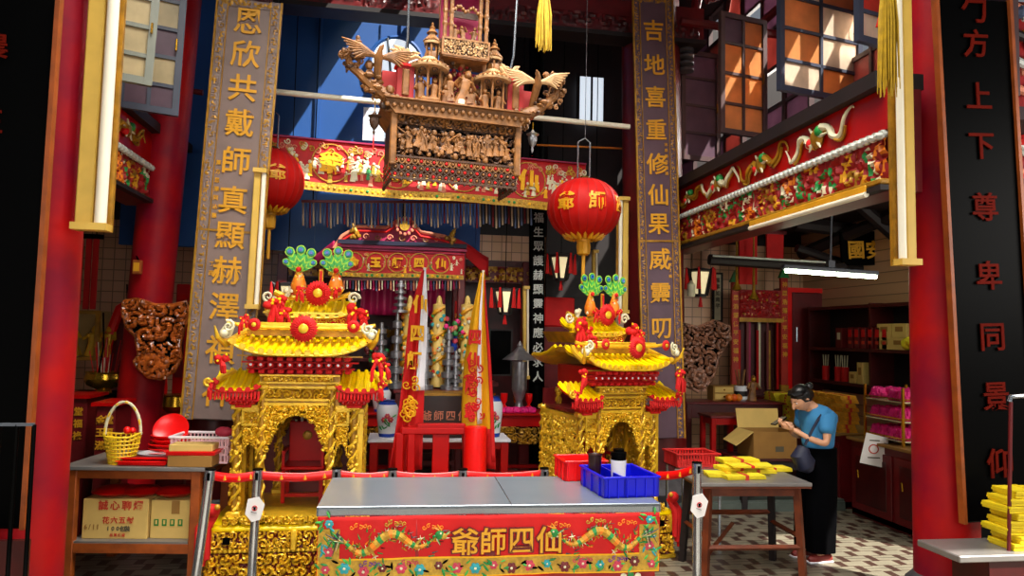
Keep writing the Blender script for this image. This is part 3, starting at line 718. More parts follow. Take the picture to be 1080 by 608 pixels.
    def cmask(u, v):
        z = hz0 + v * (sz_(425) - hz0); x = abs(u - .5) * 2
        zz = (z - hz0) / (sz_(436) - hz0)
        if zz > 1.0: return True
        lim = .86 - .1 * math.floor(zz * 4.99) - .04 * math.sin(zz * 25)
        if zz > .82: lim = .36 * math.sqrt(max(0, 1 - ((zz - .82) / .18) ** 2)) + .02
        return x > lim
    for yy in (.0, D - .06):
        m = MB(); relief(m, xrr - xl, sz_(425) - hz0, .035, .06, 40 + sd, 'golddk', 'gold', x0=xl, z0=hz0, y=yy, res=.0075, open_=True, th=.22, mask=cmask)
        m.build('arch_screen', e, solid=.012)
    m = MB(); m.box((0, .03, sz_(411)), (xrr - xl + .12, .04, sz_(396) - sz_(426)), 'golddk')
    relief(m, xrr - xl, sz_(408) - sz_(419), .03, .065, 50, 'golddk', 'gold', x0=xl, z0=sz_(419), y=.005, res=.008); frame_rect(m, xrr - xl + .04, sz_(406) - sz_(421), .018, .04, 'gold', x0=xl - .02, z0=sz_(421))
    relief(m, xrr - xl + .06, .05, .02, .05, 51, 'golddk', 'gold', x0=xl - .03, z0=sz_(402), y=.0, res=.009); m.box((0, 0, sz_(402.5)), (xrr - xl + .12, .05, .014), 'gold'); m.box((0, 0, sz_(395)), (xrr - xl + .12, .06, .014), 'gold'); m.box((0, 0, sz_(424)), (xrr - xl + .04, .05, .02), 'gold')
    m.build('header_panel', e)
    # wings left and right of the opening
    for sg in (-1, 1):
        x0 = sx_(258) if sg < 0 else sx_(350); x1 = sx_(273) if sg < 0 else sx_(362); w = x1 - x0
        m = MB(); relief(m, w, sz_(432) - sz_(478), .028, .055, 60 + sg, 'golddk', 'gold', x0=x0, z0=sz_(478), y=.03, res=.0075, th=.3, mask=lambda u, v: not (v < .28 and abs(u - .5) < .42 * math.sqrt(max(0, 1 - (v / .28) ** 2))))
        m.box((x0 + w / 2, .04, sz_(450)), (w * 1.1, .02, .016), 'gold'); frame_rect(m, w * 1.15, .12, .014, .03, 'gold', x0=x0 - w * .07, z0=sz_(446), y=.02); m.box((x0 + w / 2, .05, sz_(428)), (w * 1.5, .08, .03), 'gold')
        m.build('wing_screen', e, solid=.008)
        # side walls
        m = MB(); m.T = Matrix.Translation((sg * .46, D / 2, 0)) @ Matrix.Rotation(sg * PI / 2, 4, 'Z')
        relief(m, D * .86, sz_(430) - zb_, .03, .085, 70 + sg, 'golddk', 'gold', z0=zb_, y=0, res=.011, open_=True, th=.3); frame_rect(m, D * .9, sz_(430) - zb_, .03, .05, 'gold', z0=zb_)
        for x in (-.15, .15): m.box((x, 0, (zb_ + sz_(430)) / 2), (.03, .04, sz_(430) - zb_), 'gold')
        m.build('side_screen', e, solid=.01)
    m = MB(); m.box((0, D - .03, (zb_ + zt_) / 2), (.92, .02, zt_ - zb_), 'maroon'); m.box((0, D / 2, sz_(426)), (.92, D * .9, .03), 'maroon'); m.build('back_panel', e, smooth=False)
    # red bracket tier
    m = MB(); za, zc = sz_(395), sz_(372); m.box((0, D / 2, (za + zc) / 2), (.62, D * .8, zc - za), 'red')
    for row in range(3):
        z = za + .03 + row * .05; yy = -.03 - row * .035
        for i in range(11):
            x = -.36 + i * .072; m.box((x, yy + .1, z), (.045, .24, .03), 'redcloth', b=.006); m.ball((x, yy - .02, z + .004), .011, 'white' if row == 1 else 'redcloth', 6)
        m.box((0, yy + .06, z + .02), (.82 + row * .06, .02, .012), 'golddk' if row == 2 else 'redcloth')
    m.build('bracket_tier', e)
    # roofs
    m = MB(); tiled_roof(m, sx_(380), sz_(372), sz_(349), .34, -.19, 15, .019, 'yellow', .10, .02, end=True); m.T = Matrix.Translation((0, D, 0)) @ Matrix.Rotation(PI, 4, 'Z'); tiled_roof(m, sx_(380), sz_(372), sz_(349), .34, -.19, 15, .019, 'yellow', .10, .02); m.T = Matrix.Identity(4)
    m.box((0, D / 2, sz_(352)), (.9, D * .6, .05), 'golddk'); m.build('main_roof', e)
    for sg in (-1, 1):
        m = MB(); T = Matrix.Translation((sg * sx_(374), 0, 0)); m.T = T
        tiled_roof(m, .185, sz_(410), sz_(392), .22, -.10, 6, .016, 'yellow', .05, .01, drop='redcloth'); m.T = Matrix.Identity(4)
        xo = sg * (sx_(374) + .17)
        m.tube([(xo - sg * .1, .2, sz_(393)), (xo - sg * .03, .05, sz_(399)), (xo, -.08, sz_(405)), (xo + sg * .05, -.11, sz_(399))], [.02, .022, .02, .008], 'gold', 6)
        spiral(m, (xo + sg * .02, -.12, sz_(401)), .04, 1.3, .014, 'gold', sg); m.build('side_roof', e)
        m = MB()   # red fringe & lotus bracket below
        n = 14
        for i in range(n): x = sg * sx_(374) - .17 + .34 * i / (n - 1); m.tube([(x, -.09, sz_(411)), (x, -.10, sz_(418) - .01 * (i % 2))], [.013, .008], 'redcloth', 6)
        for lev in range(3): m.box((sg * sx_(368), .03, sz_(420 + lev * 3.2)), (.24 - lev * .06, .2 - lev * .05, .022), 'redcloth', b=.005)
        for i in range(5): m.ball((sg * sx_(368) + (i - 2) * .04, -.07, sz_(422)), .016, 'red', 6)
        m.build('fringe', e)
    # gold ridge and corner scrolls of the main roof
    m = MB(); m.tube([(x, .3 - .3, sz_(346.5) + .03 * (x / .55) ** 4) for x in np.linspace(-.56, .56, 15)], .015, 'gold', 8); m.box((0, .06, sz_(343)), (.86, .1, .03), 'gold', b=.006)
    for sg in (-1, 1):
        xo = sg * sx_(384)
        m.tube([(xo - sg * .08, .25, sz_(350)), (xo - sg * .03, .05, sz_(358)), (xo, -.14, sz_(364)), (xo + sg * .04, -.22, sz_(357)), (xo + sg * .06, -.24, sz_(346))], [.026, .028, .026, .018, .006], 'gold', 8)
        for q in range(3): spiral(m, (xo - sg * .015 * q, -.16 - .02 * q, sz_(352 - 3 * q)), .045, 1.5, .012, 'ivory', sg, q)
        m.ball((xo + sg * .0, -.2, sz_(353)), .03, 'ivory', 8)
    m.build('ridge', e)
    # upper tier: gold carved boat-shaped band, small roof
    UT = Matrix.Translation((0, .42, 1.93)) @ Matrix.Diagonal((1.07, 1, 1.07, 1)) @ Matrix.Translation((0, 0, -1.93))
    m = MB(); m.T = UT; hz = sz_(344)
    m.prism([(-.28, hz), (.28, hz), (.33, hz + .07), (.36, hz + .1), (-.36, hz + .1), (-.33, hz + .07)], .05, D * .75, 'golddk')
    relief(m, .56, .07, .02, .05, 90, 'redcloth', 'gold', z0=hz + .005, y=.045, res=.008); m.box((0, .04, hz + .1), (.7, .04, .015), 'yellow'); m.build('upper_band', e)
    m = MB(); m.T = UT @ Matrix.Translation((0, .1, 0)); tiled_roof(m, sx_(358), sz_(334), sz_(316), .22, -.08, 10, .018, 'yellow', .06, .015); m.tube([(x, .12, sz_(315) + .05 * (abs(x) / .3) ** 3) for x in np.linspace(-.3, .3, 11)], .022, 'gold', 8)
    for sg in (-1, 1): spiral(m, (sg * .33, .0, sz_(314)), .05, 1.5, .014, 'ivory', sg); m.ball((sg * .2, .08, sz_(307)), .03, 'ivory', 8); m.tube([(sg * .2, .08, sz_(313)), (sg * .17, .07, sz_(303))], .02, 'ivory', 6)
    m.build('upper_roof', e)
    # rosettes, scarves, finials
    for (px, py, r, y) in [(330 - 9, 310, .098, -.0), (318, 347, .1, -.22), (270, 344, .048, -.2), (366, 344, .048, -.2)]:
        m = MB(); m.T = UT if py < 320 else Matrix.Identity(4); rosette(m, (sx_(px), y, sz_(py)), r); o = m.build('rosette', e)
    for i, (px, py, s, y) in enumerate([(278, 324, 1.5, -.02), (290, 330, 1.0, -.05), (360, 326, 1.4, -.02), (369, 332, 1.1, -.05), (284, 318, .9, .0), (240, 378, 1.1, -.16), (391, 376, 1.2, -.16), (398, 383, 1.0, -.12), (232, 402, .8, -.12), (396, 403, .8, -.12), (303, 306, .7, 0), (340, 306, .7, 0), (258, 338, .8, -.1)]):
        m = MB(); m.T = UT if py < 335 else Matrix.Identity(4); bow(m, (sx_(px), y, sz_(py)), s * .72, i + sd * 20); m.build('ribbon', e)
    for px in (300, 338):
        m = MB(); m.T = UT; x = sx_(px); z = sz_(312); m.lathe([(.03, 0), (.055, .03), (.062, .08), (.045, .13), (.03, .17), (.018, .2), (.004, .23)], 'orange', (x, .08, z), 12)
        r = random.Random(px)
        for q in range(26): a = r.uniform(-PI, 0); zz = r.uniform(.02, .18); rr = .058 * (1 - zz / .26) + .008; m.ball((x + rr * math.cos(a), .08 + rr * math.sin(a), z + zz), r.uniform(.009, .015), r.choice(['gold', 'gold', 'redcloth', 'ivory']), 6)
        m.ball((x, .03, z + .2), .022, 'redcloth', 8); f = m.build('finial', e)
        m = MB(); m.T = UT
        for a in (-.85, -.42, .05, .5, .9): feather(m, (x, .07 - .02 * a, z + .17), a, .17 if abs(a) > .6 else .23)
        m.build('peacock_feathers', f)
    m = MB(); m.T = UT; m.box((sx_(322), .12, sz_(297)), (.035, .03, .2), 'goldpaint', b=.006); m.box((sx_(322), .1, sz_(297)), (.018, .012, .17), 'redcloth'); m.build('spirit_tablet', e, smooth=False)
    m = MB(); r = random.Random(4)      # red drape tails over the plinth corners
    for sg in (-1, 1):
        for q in range(3): m.tube([(sg * (.57 + .03 * q), -.03, sz_(530 + q * 2)), (sg * (.63 + .02 * q), -.07, sz_(545)), (sg * (.62 + .03 * q), -.08, sz_(575 + 6 * q))], [.03, .04, .03], 'redcloth', 8)
        m.ball((sg * .6, -.07, sz_(528)), .05, 'redcloth', 10, sx=1.3); m.ball((sg * .55, -.1, sz_(524)), .022, 'goldpaint', 8)
    m.build('drape', e)
    # chair kept inside the shrine
    return e
def shrine_chair(label, loc, rz):
    e = thing('armchair', label, 'chair', loc, rz, None)
    m = MB(); m.box((0, 0, .02), (.34, .3, .03), 'red', b=.008); m.build('seat', e, smooth=False)
    for sx in (-1, 1):
        for sy in (-1, 1): m = MB(); m.box((sx * .15, sy * .13, -.13), (.03, .03, .26), 'red'); m.build('leg', e, smooth=False)
        m = MB(); m.box((sx * .155, -.02, .15), (.025, .26, .025), 'red'); m.box((sx * .155, -.13, .08), (.022, .022, .13), 'red'); m.build('armrest', e, smooth=False)
    m = MB(); m.box((0, .14, .2), (.3, .025, .34), 'red', b=.008); m.ball((0, .12, .25), .04, 'golddk', 10, sy=.3)
    for i in range(5): m.tube([(-.1 + .05 * i, .14, .36), (-.1 + .05 * i, .14, .42 - .01 * abs(i - 2) * 2)], .012, 'silverw', 6)
    m.build('backrest', e, smooth=False); m = MB(); m.box((0, -.12, -.2), (.28, .02, .03), 'red'); m.build('stretcher', e, smooth=False)
p = at(313, 500, 5.95)
LS = (p.x, 5.95, 0)
s1 = sedan('gilded sedan shrine with yellow roofs and peacock feathers, beside the grey-brown couplet board', LS, .0)
shrine_chair('small red armchair inside the gilded shrine behind the two steel posts', (LS[0], 6.45, .78), 0)
p = at(655, 500, 6.2); RS = (p.x, 6.2, 0)

s2 = sedan('turned gilded sedan shrine with yellow roofs, behind the blue tray', RS, .24, .87, 1)
shrine_chair('small dark red armchair inside the turned gilded shrine behind the blue tray', (RS[0] - .09, 6.62, .70), .24)
# low pedestals the shrines' carrying frames rest on
# ============================================================ STEEL TABLE WITH EMBROIDERED CLOTH
zt = .9; A = at_z(334, 535, zt); B = at_z(697, 531, zt); Cb = at_z(352, 503, zt); Db = at_z(641, 502, zt)
e, w, dp = framed('steel_table', 'long steel-topped table hung with an embroidered red cloth', 'table', A, B, Cb)
rot = math.atan2((B - A).y, (B - A).x); c = (A + B) / 2; e.matrix_world = Matrix.Translation((c.x, c.y, 0)) @ Matrix.Rotation(rot, 4, 'Z')
w = (B - A).length; dp = .88
m = MB(); m.box((0, dp / 2, zt - .012), (w, dp, .024), 'steeltop', b=.004); m.box((0, .006, zt - .03), (w, .012, .05), 'steel'); m.box((-w / 2 + .006, dp / 2, zt - .03), (.012, dp, .05), 'steel'); m.box((w / 2 - .006, dp / 2, zt - .03), (.012, dp, .05), 'steel')
m.box((w * .05, dp / 2, zt + .001), (.006, dp, .004), 'steel'); m.build('table_top', e, smooth=False)
for sx in (-1, 1):
    for yy in (.08, dp - .06): m = MB(); m.tube([(sx * (w / 2 - .08), yy, 0), (sx * (w / 2 - .08), yy, zt - .03)], .025, 'steel', 12); m.build('leg', e)
cl_ = thing('altar_cloth', 'red cloth embroidered with dragons and gold characters, hung over the table front', 'tablecloth', (0, 0, 0)); cl_.matrix_world = e.matrix_world.copy()
def wav(x, z): return -.014 - .008 * math.sin(x * 9 + 3 * z) - .006 * math.sin(x * 23 + z * 5) * (zt - z) * 1.6
zc1 = zt - .055; zc0 = zt - .41 - .0
m = MB(); m.sheet(lambda u, v: Vector(((u - .5) * w * .99, wav((u - .5) * w, zc0 + (zc1 - zc0) * v), zc0 + (zc1 - zc0) * v + .02 * (v < .01) * math.sin(u * 9))), 90, 14, 'redcloth'); m.build('upper_valance', cl_, solid=.003)
m = MB(); m.sheet(lambda u, v: Vector(((u - .5) * w * .97, .004 + .01 * math.sin(u * 40), .05 + (zt - .12) * v)), 70, 10, 'redground'); m.build('under_cloth', cl_, solid=.003)
def wp(p): return Vector((p.x, wav(p.x, p.z) - .004 + p.y, p.z))
# floral border strips
bd = MB()
def strip(x0, x1, z0, z1): bd.sheet(lambda u, v: wp(Vector((x0 + (x1 - x0) * u, 0, z0 + (z1 - z0) * v))), max(3, int((x1 - x0) / .03)), max(3, int((z1 - z0) / .03)), 'yellowcl')

def strip2(x0, x1, z0, z1): bd.sheet(lambda u, v: wp(Vector((x0 + (x1 - x0) * u, -.001, z0 + (z1 - z0) * v))), max(3, int((x1 - x0) / .03)), max(3, int((z1 - z0) / .03)), 'bordergold')
bw = .105
strip(-w * .493, w * .493, zc0, zc0 + bw + .01); strip2(-w * .49, w * .49, zc0 + .008, zc0 + bw)
for sg in (-1, 1):
    xa = sg * w * .493; xb = sg * (w * .493 - .125); strip2(min(xa, xb), max(xa, xb), zc0 + bw, zc1 - .07)
def flower(mb, x, z, s, k, fn, kc='gold'):
    for ring, (n, r) in enumerate(((6, .62), (5, .32))):
        for i in range(n):
            a = 2 * PI * i / n + ring * .5; p = fn(Vector((x + s * r * math.cos(a), -.003 - .003 * ring, z + s * r * math.sin(a)))); mb.ball(p, s * .4, k, 7, sy=.2)
    mb.ball(fn(Vector((x, -.01, z))), s * .25, kc, 6, sy=.4)
def leaf_(mb, x, z, a, s, k, fn):
    d = Vector((math.cos(a), 0, math.sin(a)))
    mb.tube([fn(Vector((x, -.002, z)) + d * s * t) for t in (0, .3, .7, 1)], [.002, s * .16, s * .15, .001], k, 6)
r = random.Random(3); n = 19
for i in range(n):
    x = -w * .47 + w * .94 * i / (n - 1); z = zc0 + bw * .5 + .012 * math.sin(i * 2.3); flower(bd, x, z, .034 if i % 3 else .026, ['rose', 'teal', 'rose', 'maroon', 'rose', 'teal', 'maroon'][i % 7], wp, 'ivory')
    for q in range(5): leaf_(bd, x + r.uniform(-.06, .06), z + r.uniform(-.03, .03), r.uniform(0, 6.28), r.uniform(.03, .055), r.choice(['jade', 'jade', 'black', 'green']), wp)
for sg in (-1, 1):
    for i in range(3):
        x = sg * (w * .493 - .062); z = zc0 + bw + .05 + i * .08; flower(bd, x, z, .032 if i == 0 else .026, ['rose', 'bordergold', 'teal'][i], wp, 'ivory')
        for q in range(7): leaf_(bd, x + r.uniform(-.04, .04), z + r.uniform(-.04, .04), r.uniform(0, 6.28), .045, r.choice(['jade', 'green', 'teal']), wp)
bd.build('floral_border', cl_)

m = MB()
for i, c_ in enumerate('爺師四仙'):
    x = w * (-.097 + .081 * i) + .03; z = (zc0 + bw + zc1 - .04) / 2 - .005
    put_text(m, c_, (x, -.004, z), .165, 'maroon', .012, 1.0, .06, wp); put_text(m, c_, (x, -.012, z), .165, 'goldpaint', .01, 1.0, .012, wp)
m.build('embroidered_characters', cl_)
def dragon(sg):
    d = MB(); x0 = sg * w * .29 + .02; q = random.Random(5); n = 60; zc_ = zt - .215
    C_ = lambda t: wp(Vector((x0 + sg * (.30 - .56 * t), -.005, zc_ + .055 * math.sin(t * 10.5 + 2.6) * (1 - .3 * t) + .03 * t)))      # tail outside, head inside
    P = [C_(i / n) for i in range(n + 1)]
    for i in range(n):
        t = i / n; k = ['bordergold', 'jade', 'bordergold', 'golddk', 'orange'][(i // 2) % 5]; rr = .006 + .02 * math.sin(PI * min(1, t * 1.05 + .05))
        d.tube([P[i], P[i + 1] + (P[i + 1] - P[i]) * .3], rr, k, 6)
        up_ = Vector((0, 0, 1)) if i % 2 else Vector((0, 0, -1))
        if 6 < i < n - 4: d.tube([P[i], P[i] + up_ * (rr + .014) + Vector((sg * .012, -.003, 0))], [.005, .001], 'ivory' if i % 3 == 0 else 'jade', 4)
    for i in range(14): a = (PI if sg < 0 else 0) + q.uniform(-.9, .6) * sg; L = q.uniform(.05, .13); d.tube([P[2], P[2] + Vector((math.cos(a) * L * .6, -.004, abs(math.sin(a)) * L * .5 + .01)), P[2] + Vector((math.cos(a) * L, -.004, math.sin(a) * L + .02))], [.007, .007, .001], ['jade', 'stonegrey', 'bordergold', 'ivory'][i % 4], 4)
    h = P[-1]; d.ball(h + Vector((0, -.008, 0)), .028, 'jade', 8, sy=.4); d.ball(h + Vector((-sg * .024, -.01, -.008)), .019, 'bordergold', 8, sy=.4); d.ball(h + Vector((-sg * .006, -.018, .01)), .006, 'ivory', 6)
    for i in range(12): a = q.uniform(0, 6.28); d.tube([h, h + Vector((math.cos(a) * .03, -.006, math.sin(a) * .03)), h + Vector((math.cos(a + .5) * .065, -.004, math.sin(a + .5) * .06))], [.009, .007, .001], ['orange', 'bordergold', 'jade', 'ivory'][i % 4], 4)
    for t, dz in ((.28, -1), (.4, 1), (.62, -1), (.75, 1)):
        b = C_(t); k = b + Vector((sg * -.03, -.004, dz * .04)); d.tube([b, k], [.011, .007], 'bordergold', 5)
        for a in range(4): d.tube([k, k + Vector((.022 * math.cos(a * 1.3 + t * 9), -.003, .022 * math.sin(a * 1.3 + t * 9)))], [.005, .001], 'ivory', 4)
    for (cx_, cz_, k) in ((.2, .1, 'orange'), (.0, .115, 'bordergold'), (-.08, -.115, 'rose'), (.14, -.115, 'violet'), (-.22, .09, 'orange')):
        for i in range(5): spiral(d, wp(Vector((x0 + sg * cx_ + .026 * (i - 2), -.004, zc_ + cz_ + .01 * (i % 2)))), .014, 1.1, .004, k, 1 if i % 2 else -1, i, 8)
    for i in range(110):
        t = q.random(); b = C_(t) + Vector((q.uniform(-.05, .05), .001, q.gauss(0, .03))); a = q.uniform(-.6, .6) + (0 if q.random() < .6 else 1.4)
        if zc0 + bw < b.z < zc1 - .03: d.tube([b, b + Vector((math.cos(a), 0, math.sin(a))) * q.uniform(.015, .04)], [.005, .0015], q.choice(['jade', 'jade', 'golddk', 'stonegrey', 'orange', 'bordergold', 'maroon']), 4)
    d.build('embroidered_dragon', cl_)
dragon(-1); dragon(1)
m = MB()
for sx, k in ((-.05, 'orange'), (.43, 'jade')):
    for q in range(7): a = PI * q / 6; m.ball((sx * w * .95 + .09 * math.cos(a), -.008, zc0 - .09 + .07 * math.sin(a)), .022, k if q % 2 else 'ivory', 6, sy=.3)
m.build('lower_embroidery', cl_)
MT = e.matrix_world.copy()
def on_table(px, py): p = at_z(px, py, zt + .002); return p
# ---- things on the steel table
def tray(name, label, cat, quad, z, h, k, rib=True, hollow=.012, flare=0, comp=0):
    bl_, br_, tl_ = [at_z(*q, z) for q in quad]
    e, w_, d_ = framed(name, label, cat, bl_, br_, bl_ + Vector((0, 0, 1))); yv = tl_ - bl_; d_ = abs(yv.length)
    x = (br_ - bl_).normalized(); y = Vector((-x.y, x.x, 0)); c_ = (bl_ + br_) / 2
    e.matrix_world = Matrix(((x.x, y.x, 0, c_.x), (x.y, y.y, 0, c_.y), (0, 0, 1, z), (0, 0, 0, 1))); t = hollow
    m = MB(); m.box((0, d_ / 2, t / 2), (w_, d_, t), k)
    f = flare
    for (cx, cy, sx, sy) in ((0, t / 2, w_, t), (0, d_ - t / 2, w_, t), (-w_ / 2 + t / 2, d_ / 2, t, d_), (w_ / 2 - t / 2, d_ / 2, t, d_)): m.box((cx, cy, h / 2), (sx, sy, h), k)
    if comp: m.box((-w_ / 2 + comp, d_ / 2, h / 2), (t, d_, h), k)
    m.build('tray_body', e, smooth=False)
    m = MB(); frame_w = .022
    for (cx, cy, sx, sy) in ((0, 0, w_ + .02, frame_w), (0, d_, w_ + .02, frame_w), (-w_ / 2, d_ / 2, frame_w, d_), (w_ / 2, d_ / 2, frame_w, d_)): m.box((cx, cy, h), (sx, sy, .014), k, b=.004)
    if rib:
        for i in range(6): m.box((-w_ / 2 + (i + .5) * w_ / 6, -.004, h / 2), (.008, .01, h), k)
        for i in range(3): m.box((-w_ / 2 - .004, (i + .5) * d_ / 3, h / 2), (.01, .008, h), k)
    m.build('rim', e, smooth=False); return e, w_, d_
te, tw, td = tray('parts_tray', 'deep blue plastic tray standing on the steel table', 'tray', ((637, 526), (695, 524), (609, 511)), zt + .003, .125, 'blue', comp=.14)
tray('tub', 'red plastic tub behind the blue tray on the steel table', 'tub', ((596, 508), (640, 507), (589, 500)), zt + .003, .135, 'redbright', True)
def cyl_thing(name, label, cat, p, prof, k, parts=()):
    e = thing(name, label, cat, tuple(p)); m = MB(); m.lathe(prof, k, n=24); m.build('body', e)
    for (n_, pr, kk) in parts: m = MB(); m.lathe(pr, kk, n=24); m.build(n_, e)
    return e
p = on_table(652, 518); p.z = zt + .017
cyl_thing('tumbler', 'black tumbler with a white wrapped label, in the blue tray', 'cup', p, [(.042, 0), (.05, .19), (.05, .22)], 'black', [('lid', [(.053, .215), (.053, .24), (.036, .245), (.036, .262), (.001, .264)], 'black'), ('label_sleeve', [(.0455, .03), (.052, .19)], 'paper')])
p = on_table(627, 515); p.z = zt + .017
cyl_thing('paper_cup', 'dark brown paper cup beside the tumbler in the blue tray', 'cup', p, [(.036, 0), (.048, .21), (.05, .212), (.046, .205)], 'bluecup')
p = at(612, 497, 5.35)
# ---- queue posts with belts
def post(label, x0, y0, x1, y1, Y, z=1.0, sign=False):
    a = at(x0, y0, Y); b = at(x1, y1, Y); d = (b - a); a = a - d * (a.z / d.z)
    e = thing('queue_post', label, 'barrier post', (a.x, a.y, 0)); a = Vector((0, 0, 0)); b = Vector(b) - Vector(e.location)
    m = MB(); m.tube([a, b], .032, 'chrome', 20); m.build('pole', e)
    m = MB(); u = (b - a).normalized(); m.tube([b - u * .07, b], .036, 'steel', 20); m.tube([b, b + u * .01], .036, 'black', 20); m.box(b - u * .04 - Vector((0, .034, 0)), (.02, .01, .05), 'black'); m.build('belt_head', e)
    m = MB(); m.lathe([(.17, 0), (.17, .02), (.06, .04), (.035, .06)], 'steel', n=24); m.build('base', e)
    if sign:
        m = MB(); t0 = (a + b) * .5; q = a.lerp(b, .72); m.prism([(-.08, -.05), (-.02, -.12), (.05, -.10), (.085, .03), (.03, .10), (-.06, .08)], -.042, -.038, 'paper'); o = m.build('tag', e, smooth=False); o.location = q; o.scale = (.8, 1, .8); m = MB()
        m.tube([(.02 * math.cos(t), -.046, .02 * math.sin(t)) for t in np.linspace(0, 2 * PI, 20)], .004, 'redcloth', 5); [m.tube([(dx, -.046, -.012), (dx * 1.4, -.046, .012)], .003, 'black', 4) for dx in (-.006, -.002, .002, .006)]; m.ball((0, -.045, -.012), .008, 'black', 6); m.tube([(-.03, -.046, -.03), (.02, -.046, -.045)], .002, 'stonegrey', 4); g = m.build('print', o)
    return Vector(e.location) + b
t1 = post('leaning steel queue post beside the wooden side table', 208, 600, 222, 496, 5.35)
t2 = post('steel queue post with a paper tag in front of the gilded shrine', 266, 600, 272, 496, 5.55, sign=True)
t3 = post('steel queue post showing only its head behind the table corner, before the gilded shrine', 354, 600, 355, 495, 5.55)
t4 = post('steel queue post behind the table, at the foot of the red flag', 414, 600, 414, 496, 5.6)
t5 = post('steel queue post behind the table, at the foot of the yellow flag', 487, 600, 488, 496, 5.62)
t6 = post('steel queue post behind the table, left of the red tub', 573, 600, 574, 495, 5.7)
t7 = post('steel queue post with a paper tag between the cloth and the wooden bench table', 735, 608, 735, 489, 5.15, sign=True)
def belt(label, a, b, sag=.02):
    m = MB(); a = a - Vector((0, 0, .035)); b = b - Vector((0, 0, .035))
    m.sheet(lambda u, v: a.lerp(b, u) + Vector((0, -.036 if u < 0 else 0, -.062 * (1 - v) + .03 - sag * math.sin(PI * u))), 12, 2, 'redbright')
    for t in (.3, .6, .85): p = a.lerp(b, t) - Vector((0, .004, sag * math.sin(PI * t))); m.tube([p - Vector((0, 0, .018)), p + Vector((0, 0, .014))], [.012, .002], 'goldpaint', 4)
    tag(m.build('barrier_belt', solid=.003), label, 'barrier belt', 'red belts between the queue posts')
belt('red barrier belt from the leaning post to the tagged post', t1, t2)
belt('red barrier belt across the gilded shrine front', t2, t3)
belt('red barrier belt behind the table below the red flag', t3, t4)
belt('red barrier belt behind the table between the two flags', t4, t5)
belt('red barrier belt behind the table before the turned shrine', t5, t6)
belt('red barrier belt from behind the blue tray to the tagged post', at(692, 497, 5.5) + Vector((0, 0, 0)), t7)
# ============================================================ HANGING CARVED CENSER CANOPY
YC = 5.6; p0 = at(480, 193, YC); SC_ = S(480, YC)
def cx(px): return (px - 480) * SC_
def cz(py): return (193 - py) * SC_
ce = thing('hanging_shrine', 'large carved wooden hanging shrine with pagodas and phoenix ends, above the steel table', 'hanging carving', tuple(p0), .2)
ce.rotation_euler = (0, .012, .14)
m = MB(); bw_ = cx(548) - cx(413); bd_ = .5
m.box((0, bd_ / 2 + .02, cz(148)), (bw_, bd_, cz(120) - cz(175)), 'browndk'); m.box((0, .03, cz(170)), (bw_ + .02, .03, .05), 'brown', b=.006)
for sg in (-1, 1): m.box((sg * bw_ / 2, .0, cz(150)), (.05, .06, cz(120) - cz(180)), 'brown', b=.008)
m.box((0, .01, cz(133)), (bw_, .03, .03), 'brown'); m.build('box', ce, smooth=False)
m = MB(); relief(m, bw_ - .05, cz(124) - cz(136), .035, .07, 201, 'browndk', 'brown', z0=cz(136), y=.0, res=.009); m.build('scroll_frieze', ce)
# latticed skirt on the front and the sides
m = MB()
def lattice(mb, w, z0, z1, n):
    h = z1 - z0; rows = 3
    for j in range(rows):
        for i in range(n):
            x = -w / 2 + (i + .5) * w / n; z = z0 + (j + .5) * h / rows
            mb.tube([(x + .45 * w / n * math.cos(t), 0, z + .45 * h / rows * math.sin(t)) for t in np.linspace(0, 2 * PI, 9)], .007, 'browndk' if j < 2 else 'brown', 5, cap=False); mb.ball((x, -.005, z), .012, 'brown' if (i + j) % 2 else 'redcloth', 6)
    for i in range(n): mb.ball((-w / 2 + (i + .5) * w / n, 0, z0 - .01), .012, 'browndk', 6)
    for z in (z0, z1): mb.box((0, 0, z), (w, .02, .014), 'browndk')
lattice(m, bw_, cz(193), cz(170), 20)
for sg in (-1, 1):
    m.T = Matrix.Translation((sg * bw_ / 2, bd_ / 2, 0)) @ Matrix.Rotation(sg * PI / 2, 4, 'Z'); lattice(m, bd_, cz(193), cz(170), 9); m.T = Matrix.Identity(4)
m.build('lattice_skirt', ce)
r = random.Random(11)
m = MB()
for i in range(60): m.ball((r.uniform(-.45, .45) * bw_, .01, cz(r.uniform(140, 168))), r.uniform(.012, .03), 'browndk' if i % 3 else 'brown', 6, sx=r.uniform(.6, 1.6))
for i in range(9): x = r.uniform(-.42, .42) * bw_; m.tube([(x, .0, cz(166)), (x + r.uniform(-.04, .04), -.02, cz(150)), (x + r.uniform(-.08, .08), -.01, cz(140))], [.012, .01, .006], 'brown', 5)
relief(m, bw_ - .06, cz(137) - cz(168), .04, .09, 233, 'black', 'browndk', z0=cz(168), y=.02, res=.011); m.build('scenery', ce)  # low faces black, the recess shade put into the colour
for i in range(17):     # battle scene figures
    m = MB(); x = -bw_ / 2 + .07 + (bw_ - .14) * i / 16; figurine(m, (x, -.0, cz(166) + .01 + r.uniform(0, .07)), r.uniform(.11, .18), 'brown', 'brown', i + 50)
    if i % 3 == 0: m.box((x + .04, .015, cz(155)), (.05, .01, .08), 'redcloth')
    for q in range(3): m.ball((x + r.uniform(-.05, .05), .0, cz(r.uniform(140, 166))), r.uniform(.012, .028), 'brown', 6)
    m.build('carved_figure', ce)
